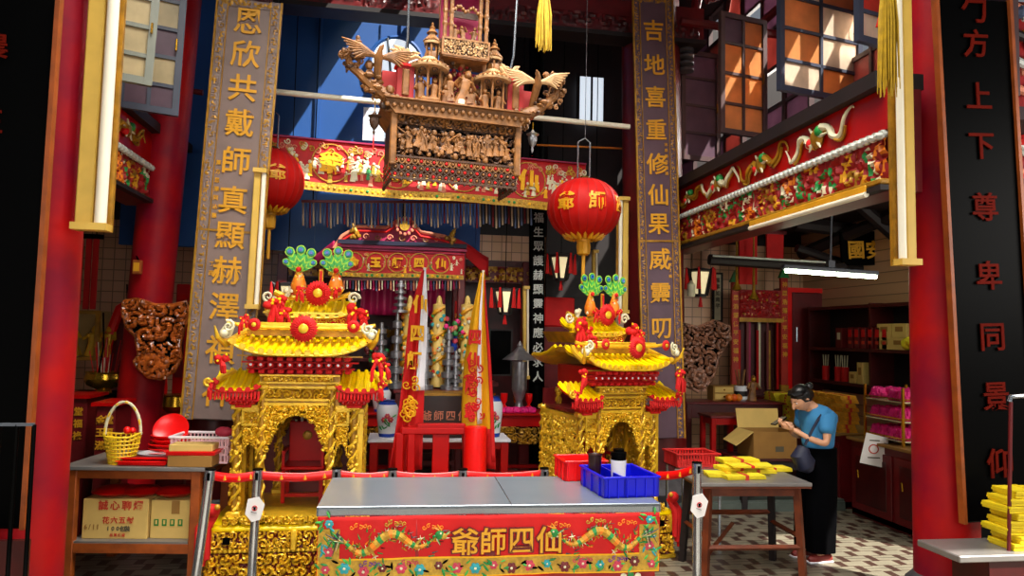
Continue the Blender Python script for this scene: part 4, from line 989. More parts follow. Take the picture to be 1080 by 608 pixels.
# flaring ledge
m = MB(); lw = cx(556) - cx(404)
m.prism([(-bw_ / 2, cz(127)), (bw_ / 2, cz(127)), (lw / 2, cz(117)), (lw / 2 + .02, cz(112)), (-lw / 2 - .02, cz(112)), (-lw / 2, cz(117))], -.06, bd_ + .05, 'brown')
for x in np.linspace(-lw / 2, lw / 2, 22): m.ball((x, -.065, cz(119)), .02, 'brown', 6)
m.box((0, .1, cz(112)), (lw + .04, .4, .012), 'brown'); m.build('ledge', ce)
relw = MB(); relief(relw, lw, .05, .03, .06, 203, 'browndk', 'brown', z0=cz(125), y=-.02, res=.009); relw.build('ledge_carving', ce)
# stage with red back and enthroned figures
m = MB(); m.box((cx(482), .2, cz(88)), (.38, .02, cz(62) - cz(112)), 'magenta')
for px in (424, 546): m.box((cx(px), .1, cz(91)), (.13, .1, cz(71) - cz(112)), 'redground'); m.box((cx(px), .045, cz(89)), (.055, .02, cz(76) - cz(105)), 'brown', b=.008); m.box((cx(px), .1, cz(70)), (.16, .13, .02), 'redcloth')
for px, py in ((408, 78), (562, 82)): m.box((cx(px), .12, cz(94)), (.12, .06, cz(py) - cz(112)), 'redground')
m.build('red_back_panels', ce, smooth=False)
for i, (px, py, h) in enumerate([(466, 113, .2), (473, 104, .22), (483, 108, .3), (493, 104, .22), (500, 113, .2), (470, 92, .16), (496, 92, .16), (461, 112, .15), (505, 113, .15)]):
    m = MB(); figurine(m, (cx(px), .06 if i < 5 else .14, cz(py)), h, 'brown', 'brown', 300 + i)
    if i == 2: m.box((cx(px), -.02, cz(109)), (.05, .02, .09), 'ivory', b=.006)
    m.build('carved_figure', ce)
m = MB(); m.box((cx(483), .05, cz(111)), (.34, .14, .05), 'magenta')
for i in range(30): m.ball((cx(r.uniform(460, 507)), .12, cz(r.uniform(66, 100))), r.uniform(.012, .026), 'brown', 6)
m.build('stage_scrollwork', ce)
def kiosk(px, yb, y1_, y2_, w_, base_k='brown', n=6, figs=True):
    """open pavilion with posts and a tented roof: floor at yb, roof from y1 to y2 (image rows)"""
    x = cx(px); o = MB(); R_ = w_ / 2
    o.lathe([(R_ * 1.1, cz(yb)), (R_ * 1.15, cz(yb) + .03), (R_ * .98, cz(yb) + .05)], 'brown', (x, .08, 0), n)
    for i in range(n): a = 2 * PI * i / n + .3; o.tube([(x + R_ * .88 * math.cos(a), .08 + R_ * .88 * math.sin(a), cz(yb)), (x + R_ * .88 * math.cos(a), .08 + R_ * .88 * math.sin(a), cz(y1_))], .009, 'brown', 6)
    for i in range(n):
        a = 2 * PI * (i + .5) / n + .3; spiral(o, (x + R_ * .8 * math.cos(a), .08 + R_ * .8 * math.sin(a), cz(y1_) - .03), .025, 1.2, .006, 'browndk')
    zr0, zr1 = cz(y1_), cz(y2_)
    o.lathe([(R_ * 1.32, zr0 - .01), (R_ * 1.36, zr0 + .008), (R_ * 1.1, zr0 + (zr1 - zr0) * .3), (R_ * .62, zr0 + (zr1 - zr0) * .65), (R_ * .5, zr1)], 'ivorybr', (x, .08, 0), n * 2, a0=.0)
    for i in range(n * 4): a = 2 * PI * i / n / 4; o.tube([(x + R_ * 1.36 * math.cos(a), .08 + R_ * 1.36 * math.sin(a), zr0 + .01), (x + R_ * .6 * math.cos(a), .08 + R_ * .6 * math.sin(a), zr0 + (zr1 - zr0) * .68)], .008, 'brown', 5)
    return o

for (pl, base, mid, sh) in (('l', 449, 451, 0), ('r', 520, 521, 4)):
    o = kiosk(base, 111 + sh, 70 + sh, 58 + sh, .235 if pl == 'l' else .225); o.build('pagoda_lower_storey', ce)
    o = kiosk(mid, 58 + sh, 41 + sh * 2, 30 + sh * 2, .095, n=6); x = cx(mid); z = cz(30 + sh * 2); o.lathe([(.045, 0), (.02, .03), (.025, .045), (.008, .06), (.012, .075), (.002, .09)], 'brown', (x, .08, z), 10); o.build('pagoda_upper_storey', ce)
    for q, dx in enumerate((-8, 5)): m = MB(); figurine(m, (cx(base + dx), .04, cz(109 + sh)), .2, 'brown', 'brown', 340 + q); m.build('carved_figure', ce)
# central upper shrine
m = MB(); xc = cx(486)
m.box((xc, .12, cz(56)), (.36, .26, .02), 'brown'); frame_rect(m, .38, cz(36) - cz(56), .014, .03, 'brown', x0=xc - .19, z0=cz(56)); m.build('balcony', ce, smooth=False)
m = MB(); relief(m, .37, cz(38) - cz(54), .02, .045, 207, 'browndk', 'ivorybr', x0=xc - .185, z0=cz(54), y=.0, res=.007)
for sg in (-1, 1):
    m.T = Matrix.Translation((xc + sg * .19, .12, 0)) @ Matrix.Rotation(sg * PI / 2, 4, 'Z'); relief(m, .24, cz(38) - cz(54), .02, .045, 208, 'browndk', 'ivorybr', z0=cz(54), y=0, res=.009); m.T = Matrix.Identity(4)
m.build('balcony_carving', ce)
m = MB(); m.box((xc, .2, cz(5)), (.34, .02, cz(-30) - cz(36)), 'magenta')
for sx in (-.165, -.115, .115, .165): m.tube([(xc + sx, .02, cz(37)), (xc + sx, .02, cz(-30))], .016, 'brown', 8); m.ball((xc + sx, .02, cz(20)), .024, 'brown', 6); m.ball((xc + sx, .02, cz(6)), .024, 'brown', 6)
for sx in (-.16, .16): m.tube([(xc + sx, .24, cz(37)), (xc + sx, .24, cz(-30))], .014, 'brown', 8)
m.box((xc, .12, cz(-31)), (.42, .3, .03), 'brown'); m.box((xc, .12, cz(2)), (.24, .01, .05), 'browndk')
for i in range(12): m.ball((xc - .11 + .02 * i, .01, cz(2) - .02 * math.cos(i * 1.2)), .016, 'brown', 6)
m.build('upper_niche', ce)
m = MB(); m.T = Matrix.Translation((xc, 0, 0)); tiled_roof(m, .27, cz(-34), cz(-62), .12, -.1, 9, .014, 'ivorybr', .07, .02, 'brown'); m.T = Matrix.Translation((xc, .24, 0)) @ Matrix.Rotation(PI, 4, 'Z'); tiled_roof(m, .27, cz(-34), cz(-62), .12, -.1, 9, .014, 'ivorybr', .07, .02, 'brown'); m.T = Matrix.Identity(4); m.build('upper_roof', ce)
for px in (476, 486, 496): m = MB(); figurine(m, (cx(px), .08, cz(36)), .14, 'brown', 'brown', px); m.build('carved_figure', ce)
m = MB()
for i in range(2): m.box((cx(462 + 48 * i), .08, cz(64)), (.03, .03, cz(56) - cz(110)), 'brown')
for i in range(22): m.ball((cx(486 + r.uniform(-12, 12)), .1, cz(r.uniform(57, 72))), r.uniform(.012, .024), r.choice(['redground', 'browndk', 'brown']), 6)
m.build('bracket_posts', ce)
# dragon-and-phoenix ends
for sg in (-1, 1):
    m = MB(); q = random.Random(5 + sg); o = (lambda px, py: Vector((sg * (cx(480 + px)), .06 + .02 * math.sin(px), cz(py + (4 if sg > 0 else 0)))))
    path = [(66, 116), (74, 108), (84, 102), (96, 96), (108, 86), (118, 78), (121, 66), (116, 56), (108, 60), (112, 70)]
    path = [o(a * .97, b) for a, b in path]
    m.tube(path, [.05, .055, .05, .042, .034, .028, .024, .02, .016, .01], 'brown', 8)
    for i, P in enumerate(path):
        for k in range(9):
            v = Vector((q.uniform(-1, 1), q.uniform(-.6, .3), q.uniform(-1, 1))) * (.07 if i < 5 else .05)
            if i < 4 or k < 6: m.ball(P + v, q.uniform(.013, .034 if i < 5 else .026), 'brown' if q.random() < .75 else 'browndk', 6, sx=q.uniform(.6, 1.4), sz=q.uniform(.5, 1.2))
            if k < 3: spiral(m, P + v * 1.1, q.uniform(.02, .035), 1.2, .008, 'brown', q.choice([-1, 1]), q.uniform(0, 6))
    m.build('dragon_carving', ce)
    m = MB()    # phoenix with spread wings
    b = o(87, 72) - Vector((0, .09, 0)); m.tube([o(84, 100), o(86, 88), b, b + Vector((-sg * .01, -.03, .06)), b + Vector((-sg * .03, -.05, .09))], [.018, .028, .034, .018, .008], 'brown', 8)
    m.ball(b + Vector((-sg * .015, -.03, .07)), .02, 'brown', 8)
    for w2 in (-1, 1):
        tip = b + Vector((w2 * .27, .02, .13 if w2 * sg > 0 else .09))
        for f in range(7):
            t = f / 6; s0 = b.lerp(tip, .03 + .12 * t); e1 = b.lerp(tip, .35 + .65 * (1 - t * .55)) + Vector((0, 0, -.10 * t)); m.tube([s0, (s0 + e1) / 2 + Vector((0, 0, .02)), e1], [.016, .02, .004], 'ivorybr' if sg > 0 else 'brown', 6)
    m.build('phoenix_carving', ce)
    m = MB(); b = o(58, 64)     # leafy bracket under the suspension rod
    for f in range(9): a = .2 + f * .34; d = Vector((math.cos(a), 0, math.sin(a))) * q.uniform(.07, .15); m.tube([b, b + d * .6 + Vector((0, -.02, .02)), b + d], [.022, .02, .004], 'ivorybr', 6)
    m.tube([b - Vector((0, 0, .18)), b], [.02, .025], 'brown', 6); m.build('bracket', ce)
    m = MB(); m.tube([b, o(56 if sg < 0 else 62, 40), Vector((sg * (cx(537) if sg < 0 else cx(548)), .06, cz(-160)))], .009, 'steel', 6); m.build('suspension_rod', ce)
    m = MB(); L = o(87, 112); m.tube([L, L - Vector((0, 0, .12))], .004, 'brass', 5)
    m.lathe([(.001, -.25), (.012, -.22), (.008, -.2), (.03, -.17), (.04, -.13), (.035, -.11), (.055, -.095), (.02, -.08), (.006, -.06)], 'browndk' if sg < 0 else 'pewter', L - Vector((0, 0, .03 if sg < 0 else 0)) , 8); m.tube([L - Vector((0, 0, .27)), L - Vector((0, 0, .38 if sg < 0 else .27))], .006, 'redcloth', 5)
    m.build('hanging_lamp', ce)
# hanging yellow tassels
def tassel(label, px, y0, y1, Y, w_):
    a = at(px, y0, Y); b = at(px, y1, Y); m = MB(); q = random.Random(px); h = a.z - b.z
    for i in range(60):
        an = q.uniform(0, 6.28); rr = w_ * math.sqrt(q.random()); x, y = rr * math.cos(an), rr * math.sin(an) * .6
        m.tube([(x * .5, y * .5, h), (x, y, h * .6), (x * 1.1 + q.uniform(-.01, .01), y, q.uniform(0, .18) * h)], [.006, .006, .003], 'tasselye', 5)
    m.lathe([(w_ * .4, h - .05), (w_ * .7, h), (w_ * .3, h + .05)], 'goldpaint', n=12); o = m.build('tassel'); o.location = (b.x, Y, b.z); tag(o, label, 'tassel')

tassel('yellow tassel hanging from the cross beam right of the carved shrine', 573, -10, 55, 5.2, .055)
tassel('frayed long yellow tassel hanging beside the red front column', 938, -30, 104, 4.05, .06)
# red pennant by the open leaf
m = MB(); a, b, c_ = at(925, 28, 4.9), at(946, 30, 4.9), at(938, -20, 4.9); m.add([a, b, c_, a + Vector((0, .02, 0)), b + Vector((0, .02, 0)), c_ + Vector((0, .02, 0))], [(0, 1, 2), (5, 4, 3), (0, 3, 4, 1), (1, 4, 5, 2), (2, 5, 3, 0)], 'redcloth')
tag(m.build('pennant', smooth=False), 'small red cloth pennant hanging above the frayed tassel', 'pennant')

# ============================================================ LANTERNS
def lantern(label, px, py, rx, ry, Y, chars, turn=0, rod=None):
    s = S(px, Y); R_, H_ = rx * s, ry * s; c_ = at(px, py, Y); e = thing('silk_lantern', label, 'lantern', tuple(c_), 0, 'large red round lanterns')
    n = 24; prof = [(R_ * math.sin(PI * t) ** .92 + .0, -H_ * math.cos(PI * t)) for t in np.linspace(.1, .9, 17)]
    m = MB(); m.lathe(prof, 'redsilk', n=96, flute=-.012, nf=24); m.build('shade', e)
    m = MB()
    for i in range(24):
        a = 2 * PI * i / 24 + PI / 24; m.tube([((q + .002) * math.cos(a) * 1.008, (q + .002) * math.sin(a) * 1.008, z) for q, z in prof], .0025, 'redground', 4)
    m.build('rib', e)
    def wrap(p): 
        a = p.x / R_; z = p.z; rr = R_ * math.sqrt(max(.05, 1 - (z / H_) ** 2)) * 1.012 - p.y * 1.0
        return Vector((rr * math.sin(a), -rr * math.cos(a), z))
    m = MB()
    for (ch_, off) in chars: put_text(m, ch_, (off * R_ + turn * R_, 0, H_ * .12), R_ * .52, 'goldpaint', .01, 1, .02, wrap)
    m.build('characters', e)
    m = MB(); m.lathe([(R_ * .34, -H_ * .93), (R_ * .2, -H_ * .98), (R_ * .2, -H_ * 1.06), (R_ * .14, -H_ * 1.07)], 'goldpaint', n=24)
    for i in range(18): a = 2 * PI * i / 18; m.tube([(R_ * q * math.cos(a), R_ * q * math.sin(a), z) for q, z in ((.36, -H_ * .965), (.5, -H_ * .9), (.6, -H_ * .825))], [.02, .022, .004], 'goldpaint', 5)
    m.lathe([(R_ * .2, H_ * .96), (R_ * .3, H_ * .98), (R_ * .2, H_ * 1.0), (R_ * .1, H_ * 1.08), (R_ * .001, H_ * 1.09)], 'brass', n=20); m.build('cap', e)
    m = MB(); m.lathe([(R_ * .17, -H_ * 1.07), (R_ * .19, -H_ * 1.2), (R_ * .17, -H_ * 1.45), (R_ * .1, -H_ * 1.5)], 'goldpaint', n=20, flute=.05, nf=10); m.tube([(0, 0, -H_ * 1.5), (0, 0, -H_ * 2.4)], .018, 'goldpaint', 8); m.build('tassel_holder', e)
    m = MB()
    for dx in (-.07, .05): m.tube([(dx, 0, H_ * 1.0), (dx, 0, H_ * 1.0 + .36)], .008, 'steel', 6)
    m.tube([(-.07, 0, H_ + .36), (0, 0, H_ + .40), (.05, 0, H_ + .36)], .006, 'steel', 6); m.tube([(0, 0, H_ + .4), (0, 0, ZR - c_.z)], .003, 'stonegrey', 4); m.build('hanger', e)
lantern('round red silk lantern with gold characters, hanging over the turned shrine', 616, 221, 37.5, 32, 6.9, [('爺', -.75), ('師', .12), ('四', 1.05)])
lantern('round red silk lantern half hidden behind the grey-brown couplet board', 286, 191, 35, 36, 7.9, [('爺', .35), ('師', -.5)])

# ============================================================ EMBROIDERED BANNER
def banner(label, bl, br, tl, chars, kground, szs, name='banner', fig=True, seed=1, dens=60, trim=.16):
    e, w, h = framed(name, label, 'banner', bl, br, tl)
    f = lambda p: Vector((p.x, p.y - .015 * math.sin(p.x * 7) * (1 - p.z / h), p.z + .012 * math.sin(p.x * 3)))
    m = MB(); m.sheet(lambda u, v: f(Vector(((u - .5) * w, 0, h * v))), 60, 8, kground); m.build('cloth', e, solid=.006)
    m = MB(); m.sheet(lambda u, v: f(Vector(((u - .5) * w, -.008, h * trim * v))), 60, 3, 'goldtrim')
    q = random.Random(seed)
    for i in range(int(w / .06)): x = -w / 2 + (i + .5) * .06; m.ball(f(Vector((x, -.012, h * trim * .5))), .018, q.choice(['yellowcl', 'bordergold', 'jade', 'golddk']), 6, sy=.4)
    m.box((0, -.005, h * .99), (w, .04, h * .03), 'magenta'); m.build('gold_trim', e)
    m = MB()
    for c__, u in chars:
        x = (u - .5) * w; z = h * .56; m.tube([f(Vector((x + h * .36 * math.cos(t), -.012, z + h * .36 * math.sin(t)))) for t in np.linspace(0, 2 * PI, 30)], .008, 'goldtrim', 5)
        put_text(m, c__, (x, -.02, z), h * szs, 'yellowcl', .03, 1, .05, f)
    m.build('embroidered_characters', e)
    if fig:
        m = MB()
        for i in range(dens):
            u = (i + .5) / dens; x = (u - .5) * w
            if min(abs(u - cu) for _, cu in chars) < .055 or False: 
                if q.random() < .7: continue
            k = q.choice(['ivory', 'yellowcl', 'ivory', 'rosepale', 'goldtrim', 'jade' if q.random() < .3 else 'ivory']); z = h * q.uniform(.28, .62); s = h * q.uniform(.07, .13)
            p = f(Vector((x, -.01, z))); m.lathe([(s * .5, -s), (s * .35, 0), (s * .42, s * .6), (s * .1, s)], k, p, 7, sy=.3); m.ball(p + Vector((0, -.005, s * 1.25)), s * .3, 'ivory', 6, sy=.5)
            for a in range(2): m.tube([p + Vector((0, 0, s * .5)), p + Vector((q.uniform(-1, 1) * s * 1.4, -.005, q.uniform(-.5, 1.6) * s))], [s * .16, s * .05], k, 5)
            if q.random() < .8: spiral(m, f(Vector((x + q.uniform(-.04, .04), -.01, h * q.uniform(.75, .9)))), h * .06, 1.3, .009, q.choice(['goldtrim', 'ivory', 'rosepale']), q.choice([-1, 1]), q.uniform(0, 6))
        m.build('embroidery', e)
    return e, w, h


banner('long red banner with four gilt characters, strung high across the rear hall', at(272, 197, 8.3), at(616, 224, 8.5), at(280, 142, 8.3), [('爺', .205), ('師', .40), ('四', .605), ('仙', .81)], 'bannerred', .42, dens=150)
# bead fringe behind the banner
def fringe(name, label, a, b, h, n, ks, r_=.011):
    e, w, _ = framed(name, label, 'fringe', a, b, a + Vector((0, 0, h))); m = MB()
    for i in range(n): x = -w / 2 + (i + .5) * w / n; hh = h * (.9 + .1 * math.sin(i)); m.tube([(x, 0, h), (x, 0, h - hh)], r_, ks[i % len(ks)], 6)
    m.build('strands', e); m = MB(); m.box((0, 0, h), (w, .03, .03), 'maroon'); m.build('rail', e, smooth=False)

fringe('bead_fringe', 'row of pale hanging strands below the long red banner', at(318, 241, 8.65), at(562, 241, 8.65), .31, 70, ['fringe1', 'fringe2', 'maroon', 'fringe1', 'fringe2'])

bf_ = [o for o in bpy.data.objects if o.name.startswith('bead_fringe')][0]; hang(bf_, [tuple(at(330, 215, 8.65)), tuple(at(550, 215, 8.65))], ZR, .008)
# ============================================================ INNER ALTAR CANOPY
YA = 9.1
m = MB(); 
e = e_can = thing('altar_canopy', 'plum and magenta altar canopy with a dragon ridge and round crest', 'canopy', tuple(at(425, 300, YA))); o_ = Vector(e.location); ss = S(425, YA)
def ax(px): return (px - 425) * ss
def az(py): return (300 - py) * ss
m = MB(); m.prism([(ax(352), az(262)), (ax(490), az(270)), (ax(476), az(250)), (ax(468), az(246)), (ax(440), az(243)), (ax(432), az(236)), (ax(416), az(235)), (ax(408), az(240)), (ax(376), az(240)), (ax(362), az(250))], 0, .12, 'magenta')
m.build('gable', e, smooth=False)
m = MB(); pts = [(350, 268), (360, 251), (376, 240), (406, 240), (416, 233), (425, 231), (434, 234), (442, 243), (468, 247), (480, 252)]
m.tube([(ax(a), -.02, az(b)) for a, b in pts], .022, 'rosepale', 8); m.tube([(ax(a), -.03, az(b + 5)) for a, b in pts], .014, 'redcloth', 8); m.lathe([(.001, 0), (.09, 0), (.09, .03), (.001, .04)], 'magenta', n=4) if False else None
m.tube([(ax(425), -.02, az(238)), (ax(425), -.06, az(238))], .10, 'magenta', 20); m.tube([(ax(425), -.05, az(238)), (ax(425), -.08, az(238))], .06, 'goldtrim', 20)
for i in range(12): m.ball((ax(425) + .1 * math.cos(i * .524), -.05, az(238) + .1 * math.sin(i * .524)), .025, 'rosepale', 6)
for (px, py, sg) in ((374, 246, -1), (474, 248, 1)):
    for i in range(12): m.ball((ax(px) + rnd.uniform(-.06, .06), -.04, az(py) + rnd.uniform(-.08, .08)), rnd.uniform(.02, .035), 'golddk', 6)
    m.tube([(ax(px), -.04, az(py)), (ax(px + sg * 3), -.05, az(py - 7)), (ax(px + sg * 6), -.04, az(py - 10))], [.03, .02, .006], 'goldtrim', 6)
m.build('dragon_ridge', e)
m = MB(); m.box((ax(424), .02, az(257)), (ax(488) - ax(352), .14, .05), 'navydk'); m.box((ax(424), .0, az(262)), (ax(488) - ax(352), .14, .03), 'magenta')
for i in range(9): spiral(m, (ax(372 + 12.5 * i), -.03, az(251)), .04, 1.2, .009, 'rosepale' if i % 2 else 'brown', 1 if i % 2 else -1)
m.build('cornice', e)
for px in (354, 488): m = MB(); m.box((ax(px), .1, (az(256) - o_.z) / 2), (.09, .09, az(256) + o_.z), 'maroon', b=.01); m.build('post', e, smooth=False)
hang(e, [tuple(at(425, 236, YA) + Vector((0, .1, 0)))], ZR, .012)
m = MB(); m.sheet(lambda u, v: Vector((ax(476) + (ax(519) - ax(476)) * u, -.03 + .3 * u, az(248) + (az(264) - az(248)) * u - (1 - v) * (.14 + .10 * u) + .02 * math.sin(u * 5))), 14, 3, 'bannerred'); m.build('side_drape', e, solid=.01)
m = MB(); m.sheet(lambda u, v: Vector((ax(352) + (ax(330) - ax(352)) * u, -.0 + .2 * u, az(256) + (az(272) - az(256)) * u - (1 - v) * .12)), 10, 3, 'magenta'); m.build('side_drape', e, solid=.01)
banner('inner red altar banner with gold trim and four round characters', at(346, 290, YA - .15), at(489, 296, YA - .15), at(350, 262, YA - .15), [('金', .18), ('玉', .34), ('師', .5), ('四', .66), ('仙', .82)][0:5], 'bannerred', .4, fig=True, seed=6, dens=26)
fringe('bead_fringe', 'row of short strands under the inner altar banner', at(352, 307, YA - .1), at(486, 307, YA - .1), .14, 44, ['ivory', 'magenta', 'fringe2', 'rosepale'], .009)
m = MB(); a, b = at(380, 332, YA + .25), at(470, 300, YA + .25); m.sheet(lambda u, v: Vector((a.x + (b.x - a.x) * u, a.y + .03 * math.sin(u * 40), a.z + (b.z - a.z) * v)), 60, 4, 'magenta'); cu_ = m.build('curtain', solid=.01); cu_.parent = e_can; cu_.location = -e_can.location
# deep altar cabinet (back of the shrine) with side posts
e = thing('altar_cabinet', 'deep dark red altar niche with carved posts behind the figures', 'altar', (at(430, 400, 9.9).x, 9.9, 0))
m = MB(); m.box((0, .82, 1.5), (3.5, .06, 3.0), 'dkred'); m.build('back_panel', e, smooth=False)
for x in (-1.62, -.95, .62, 1.55): m = MB(); m.box((x, -.1, 1.45), (.14, .14, 2.9), 'maroon', b=.01); m.box((x, -.18, 1.9), (.08, .02, .9), 'redcloth'); put_text(m, '神', (x, -.2, 2.15), .08, 'goldpaint', .01); put_text(m, '光', (x, -.2, 1.95), .08, 'goldpaint', .01); put_text(m, '普', (x, -.2, 1.75), .08, 'goldpaint', .01); m.build('post', e, smooth=False)
m = MB(); m.box((0, -.12, 2.72), (3.3, .06, .22), 'maroon'); relief(m, 3.2, .2, .03, .09, 400, 'maroon', 'golddk', z0=2.62, y=-.15, res=.02); m.build('lintel_carving', e)
for lev, (z, d) in enumerate(((.9, .0), (1.25, .2), (1.55, .45))): m = MB(); m.box((-.1, d, z), (2.6, .5, .05), 'maroon'); m.build('step_shelf', e, smooth=False)
AX = e.location.x
# altar figures, candle pillars
i = 0
for (px, z, h, k) in [(404, 1.575, .42, 'stonegrey'), (418, 1.575, .5, 'golddk'), (446, 1.575, .45, 'browndk'), (472, 1.575, .36, 'stonegrey'), (399, 1.275, .36, 'browndk'), (412, 1.275, .34, 'stonegrey'), (475, 1.275, .3, 'golddk'), (448, 1.275, .34, 'golddk')]:
    m = MB(); x = at(px, 350, 10.05 if z > 1.5 else 9.95).x; figurine(m, (0, 0, 0), h, k, 'golddk', 500 + i); m.box((0, 0, .01), (h * .45, h * .3, .03), 'maroon'); o = m.build('deity_statue'); o.location = (x, 10.2 if z > 1.5 else 9.95, z); i += 1
    tag(o, ['dark robed deity statue at the upper left of the altar', 'gilt deity statue behind the red flag on the upper shelf', 'brown deity statue between two dragon candle pillars', 'dark deity statue beside the yellow flag on the upper shelf', 'brown statuette on the middle altar shelf, outermost of the dark figures', 'grey statuette on the middle altar shelf left of the red flag', 'gilt statuette on the middle altar shelf beside the yellow flag', 'gilt statuette on the middle shelf between the dragon pillars'][i - 1], 'statue', 'deity statues on the altar')
def dragon_pillar(label, px, y0, y1, Y):
    a = at(px, y1, Y); h = at(px, y0, Y).z - a.z; e = thing('dragon_candle', label, 'candle', tuple(a), 0, 'painted dragon candles on the altar'); r_ = .075
    m = MB(); m.lathe([(r_ * 1.2, 0), (r_ * 1.2, .06), (r_, .08), (r_, h * .9), (r_ * .5, h * .91), (r_ * .4, h * .97), (.01, h)], 'ivorye', n=16); m.build('body', e)
    pts = [((r_ + .01) * math.cos(t), (r_ + .01) * math.sin(t), .1 + (h * .78) * t / 18) for t in np.linspace(0, 18, 70)]; m = MB(); m.tube(pts, [.022 + .008 * math.sin(i) for i in range(70)], 'goldpaint', 6)
    q = random.Random(px)
    for i in range(90): t = q.uniform(0, 6.28); m.ball(((r_ + .008) * math.cos(t), (r_ + .008) * math.sin(t), q.uniform(.1, h * .85)), q.uniform(.015, .03), q.choice(['jade', 'orange', 'redcloth', 'teal', 'ivory', 'yellowcl']), 6)
    m.build('dragon_relief', e)

for px, lb in ((430, 'painted dragon candle hidden partly by the red flag'), (461, 'painted dragon candle standing free between the two flags'), (491, 'painted dragon candle just behind the yellow flag')): dragon_pillar(lb, px, 312, 408, 8.9)
# stepped incense towers in pewter
def tower(label, px, y0, y1, Y, k='pewter', n=5, w_=.09):
    a = at(px, y1, Y); h = at(px, y0, Y).z - a.z; prof = []
    for i in range(n): q = 1 - i / n * .5; z = h * i / n; prof += [(w_ * q, z), (w_ * q, z + h / n * .4), (w_ * q * .45, z + h / n * .5), (w_ * q * .4, z + h / n * .95)]
    prof.append((.004, h)); m = MB(); m.lathe(prof, k, n=12); o = m.build('candlestick'); o.location = a; tag(o, label, 'candlestick', 'pewter pieces on the altar')
for (px, y0, y1, lb) in [(422, 296, 330, 'tall pewter candlestick left of the red flag top'), (417, 330, 410, 'tiered pewter candlestick just left of the red flag'), (449, 345, 412, 'tiered pewter candlestick left of the free dragon candle'), (472, 345, 412, 'tiered pewter candlestick right of the free dragon candle'), (401, 340, 400, 'grey tiered candlestick beside the white jar'), (480, 370, 412, 'small pewter candlestick near the yellow flag')]: tower(lb, px, y0, y1, 8.75)
# pink blossoms
def bouquet(label, px, py, Y, r_, ks, seed):
    c_ = at(px, py, Y); m = MB(); q = random.Random(seed)
    m.lathe([(.03, -.25), (.05, -.2), (.03, -.12), (.045, -.08)], 'cobalt', n=12)
    for i in range(22): v = Vector((q.gauss(0, 1), q.gauss(0, .6), q.gauss(0, 1))) * r_ * .5; m.ball(v, q.uniform(.02, .04), q.choice(ks), 6); m.tube([(0, 0, -.1), v], .004, 'jade', 4)
    o = m.build('flower_vase'); o.location = c_; tag(o, label, 'flowers')
bouquet('pink blossoms in a vase between the dragon candles', 479, 348, 8.8, .11, ['pink', 'rose', 'rosepale', 'jade'], 1)
bouquet('rosy blossoms in a vase left of the red flag', 397, 372, 8.9, .1, ['rose', 'maroon', 'jade'], 2)
# tables of the altar
def table(name, label, x0, x1, y0, y1, z, ktop, kleg, leg=.06, apron=.1, cat='table', tb=.03, carve=None, stretcher=True, group=None, over=.02):
    e = thing(name, label, cat, ((x0 + x1) / 2, (y0 + y1) / 2, 0), 0, group); w, d = x1 - x0, y1 - y0
    m = MB(); m.box((0, 0, z - tb / 2), (w, d, tb), ktop, b=.006); m.build('table_top', e, smooth=False)
    for sx in (-1, 1):
        for sy in (-1, 1): m = MB(); m.box((sx * (w / 2 - leg / 2 - over), sy * (d / 2 - leg / 2 - over), (z - tb) / 2), (leg, leg, z - tb), kleg, b=.006); m.build('leg', e, smooth=False)
    m = MB()
    for sy in (-1, 1): m.box((0, sy * (d / 2 - leg / 2 - over), z - tb - apron / 2), (w - 2 * over - leg, leg * .5, apron), kleg)
    for sx in (-1, 1): m.box((sx * (w / 2 - leg / 2 - over), 0, z - tb - apron / 2), (leg * .5, d - 2 * over - leg, apron), kleg)
    m.build('apron', e, smooth=False)
    if stretcher:
        for sy in (-1, 1): m = MB(); m.box((0, sy * (d / 2 - leg / 2 - over), z * .35), (w - 2 * over - leg, leg * .6, leg * .6), kleg); m.build('stretcher', e, smooth=False)
    if carve:
        m = MB(); relief(m, w - .2, carve, .03, .08, 410, 'maroon', 'golddk', z0=z - tb - apron - carve, y=-d / 2 + .06, res=.012, open_=True, th=.35); m.build('carved_panel', e, solid=.008)
    return e
a = at(388, 460, 7.5); b = at(539, 462, 7.5)
table('offering_table', 'red offering table with white top, before the dark four-character box', a.x, b.x, 7.5, 8.0, .86, 'white', 'red', .08, .07)
a = at(507, 430, 8.35); b = at(574, 432, 8.35)
table('altar_table', 'red altar table with pink cushions, behind the turned shrine', a.x, b.x + .3, 8.35, 8.85, 1.03, 'red', 'red', .07, .12, carve=.2)
a = at(374, 430, 8.35); b = at(410, 432, 8.35)
table('altar_table', 'red altar table with carved panel, seen between the gilded shrine and the red flag', a.x - .3, b.x + .1, 8.35, 8.85, 1.03, 'red', 'red', .07, .12, carve=.2)
a = at(413, 411, 8.35); b = at(498, 411, 8.35)
table('altar_table', 'long dark altar table carrying the candles behind the flags', at(415, 411, 8.5).x, at(490, 411, 8.5).x, 8.52, 9.2, at(450, 412, 8.6).z, 'maroon', 'dkred', .07, .2, carve=.3)
a = at(442, 452, 8.15); b = at(489, 411, 8.15)
e = thing('offering_box', 'dark box with four gilt characters, above the white-topped table', 'box', ((a.x + b.x) / 2, 8.25, a.z)); w = b.x - a.x; h = b.z - a.z
e.location.z = .862; h = at(465, 411, 8.15).z - .862

m = MB(); m.box((0, -.1, h / 2), (w, .3, h), 'darkbox'); m.box((0, -.1, h - .01), (w + .03, .33, .025), 'golddk'); m.build('body', e, smooth=False)
m = MB()
for i, c_ in enumerate('爺師四仙'): put_text(m, c_, (-w * .38 + w * .255 * i, -.255, h * .5), w * .22, 'rosepale', .01, 1, .01)
m.build('characters', e)
e.location.y = 7.85
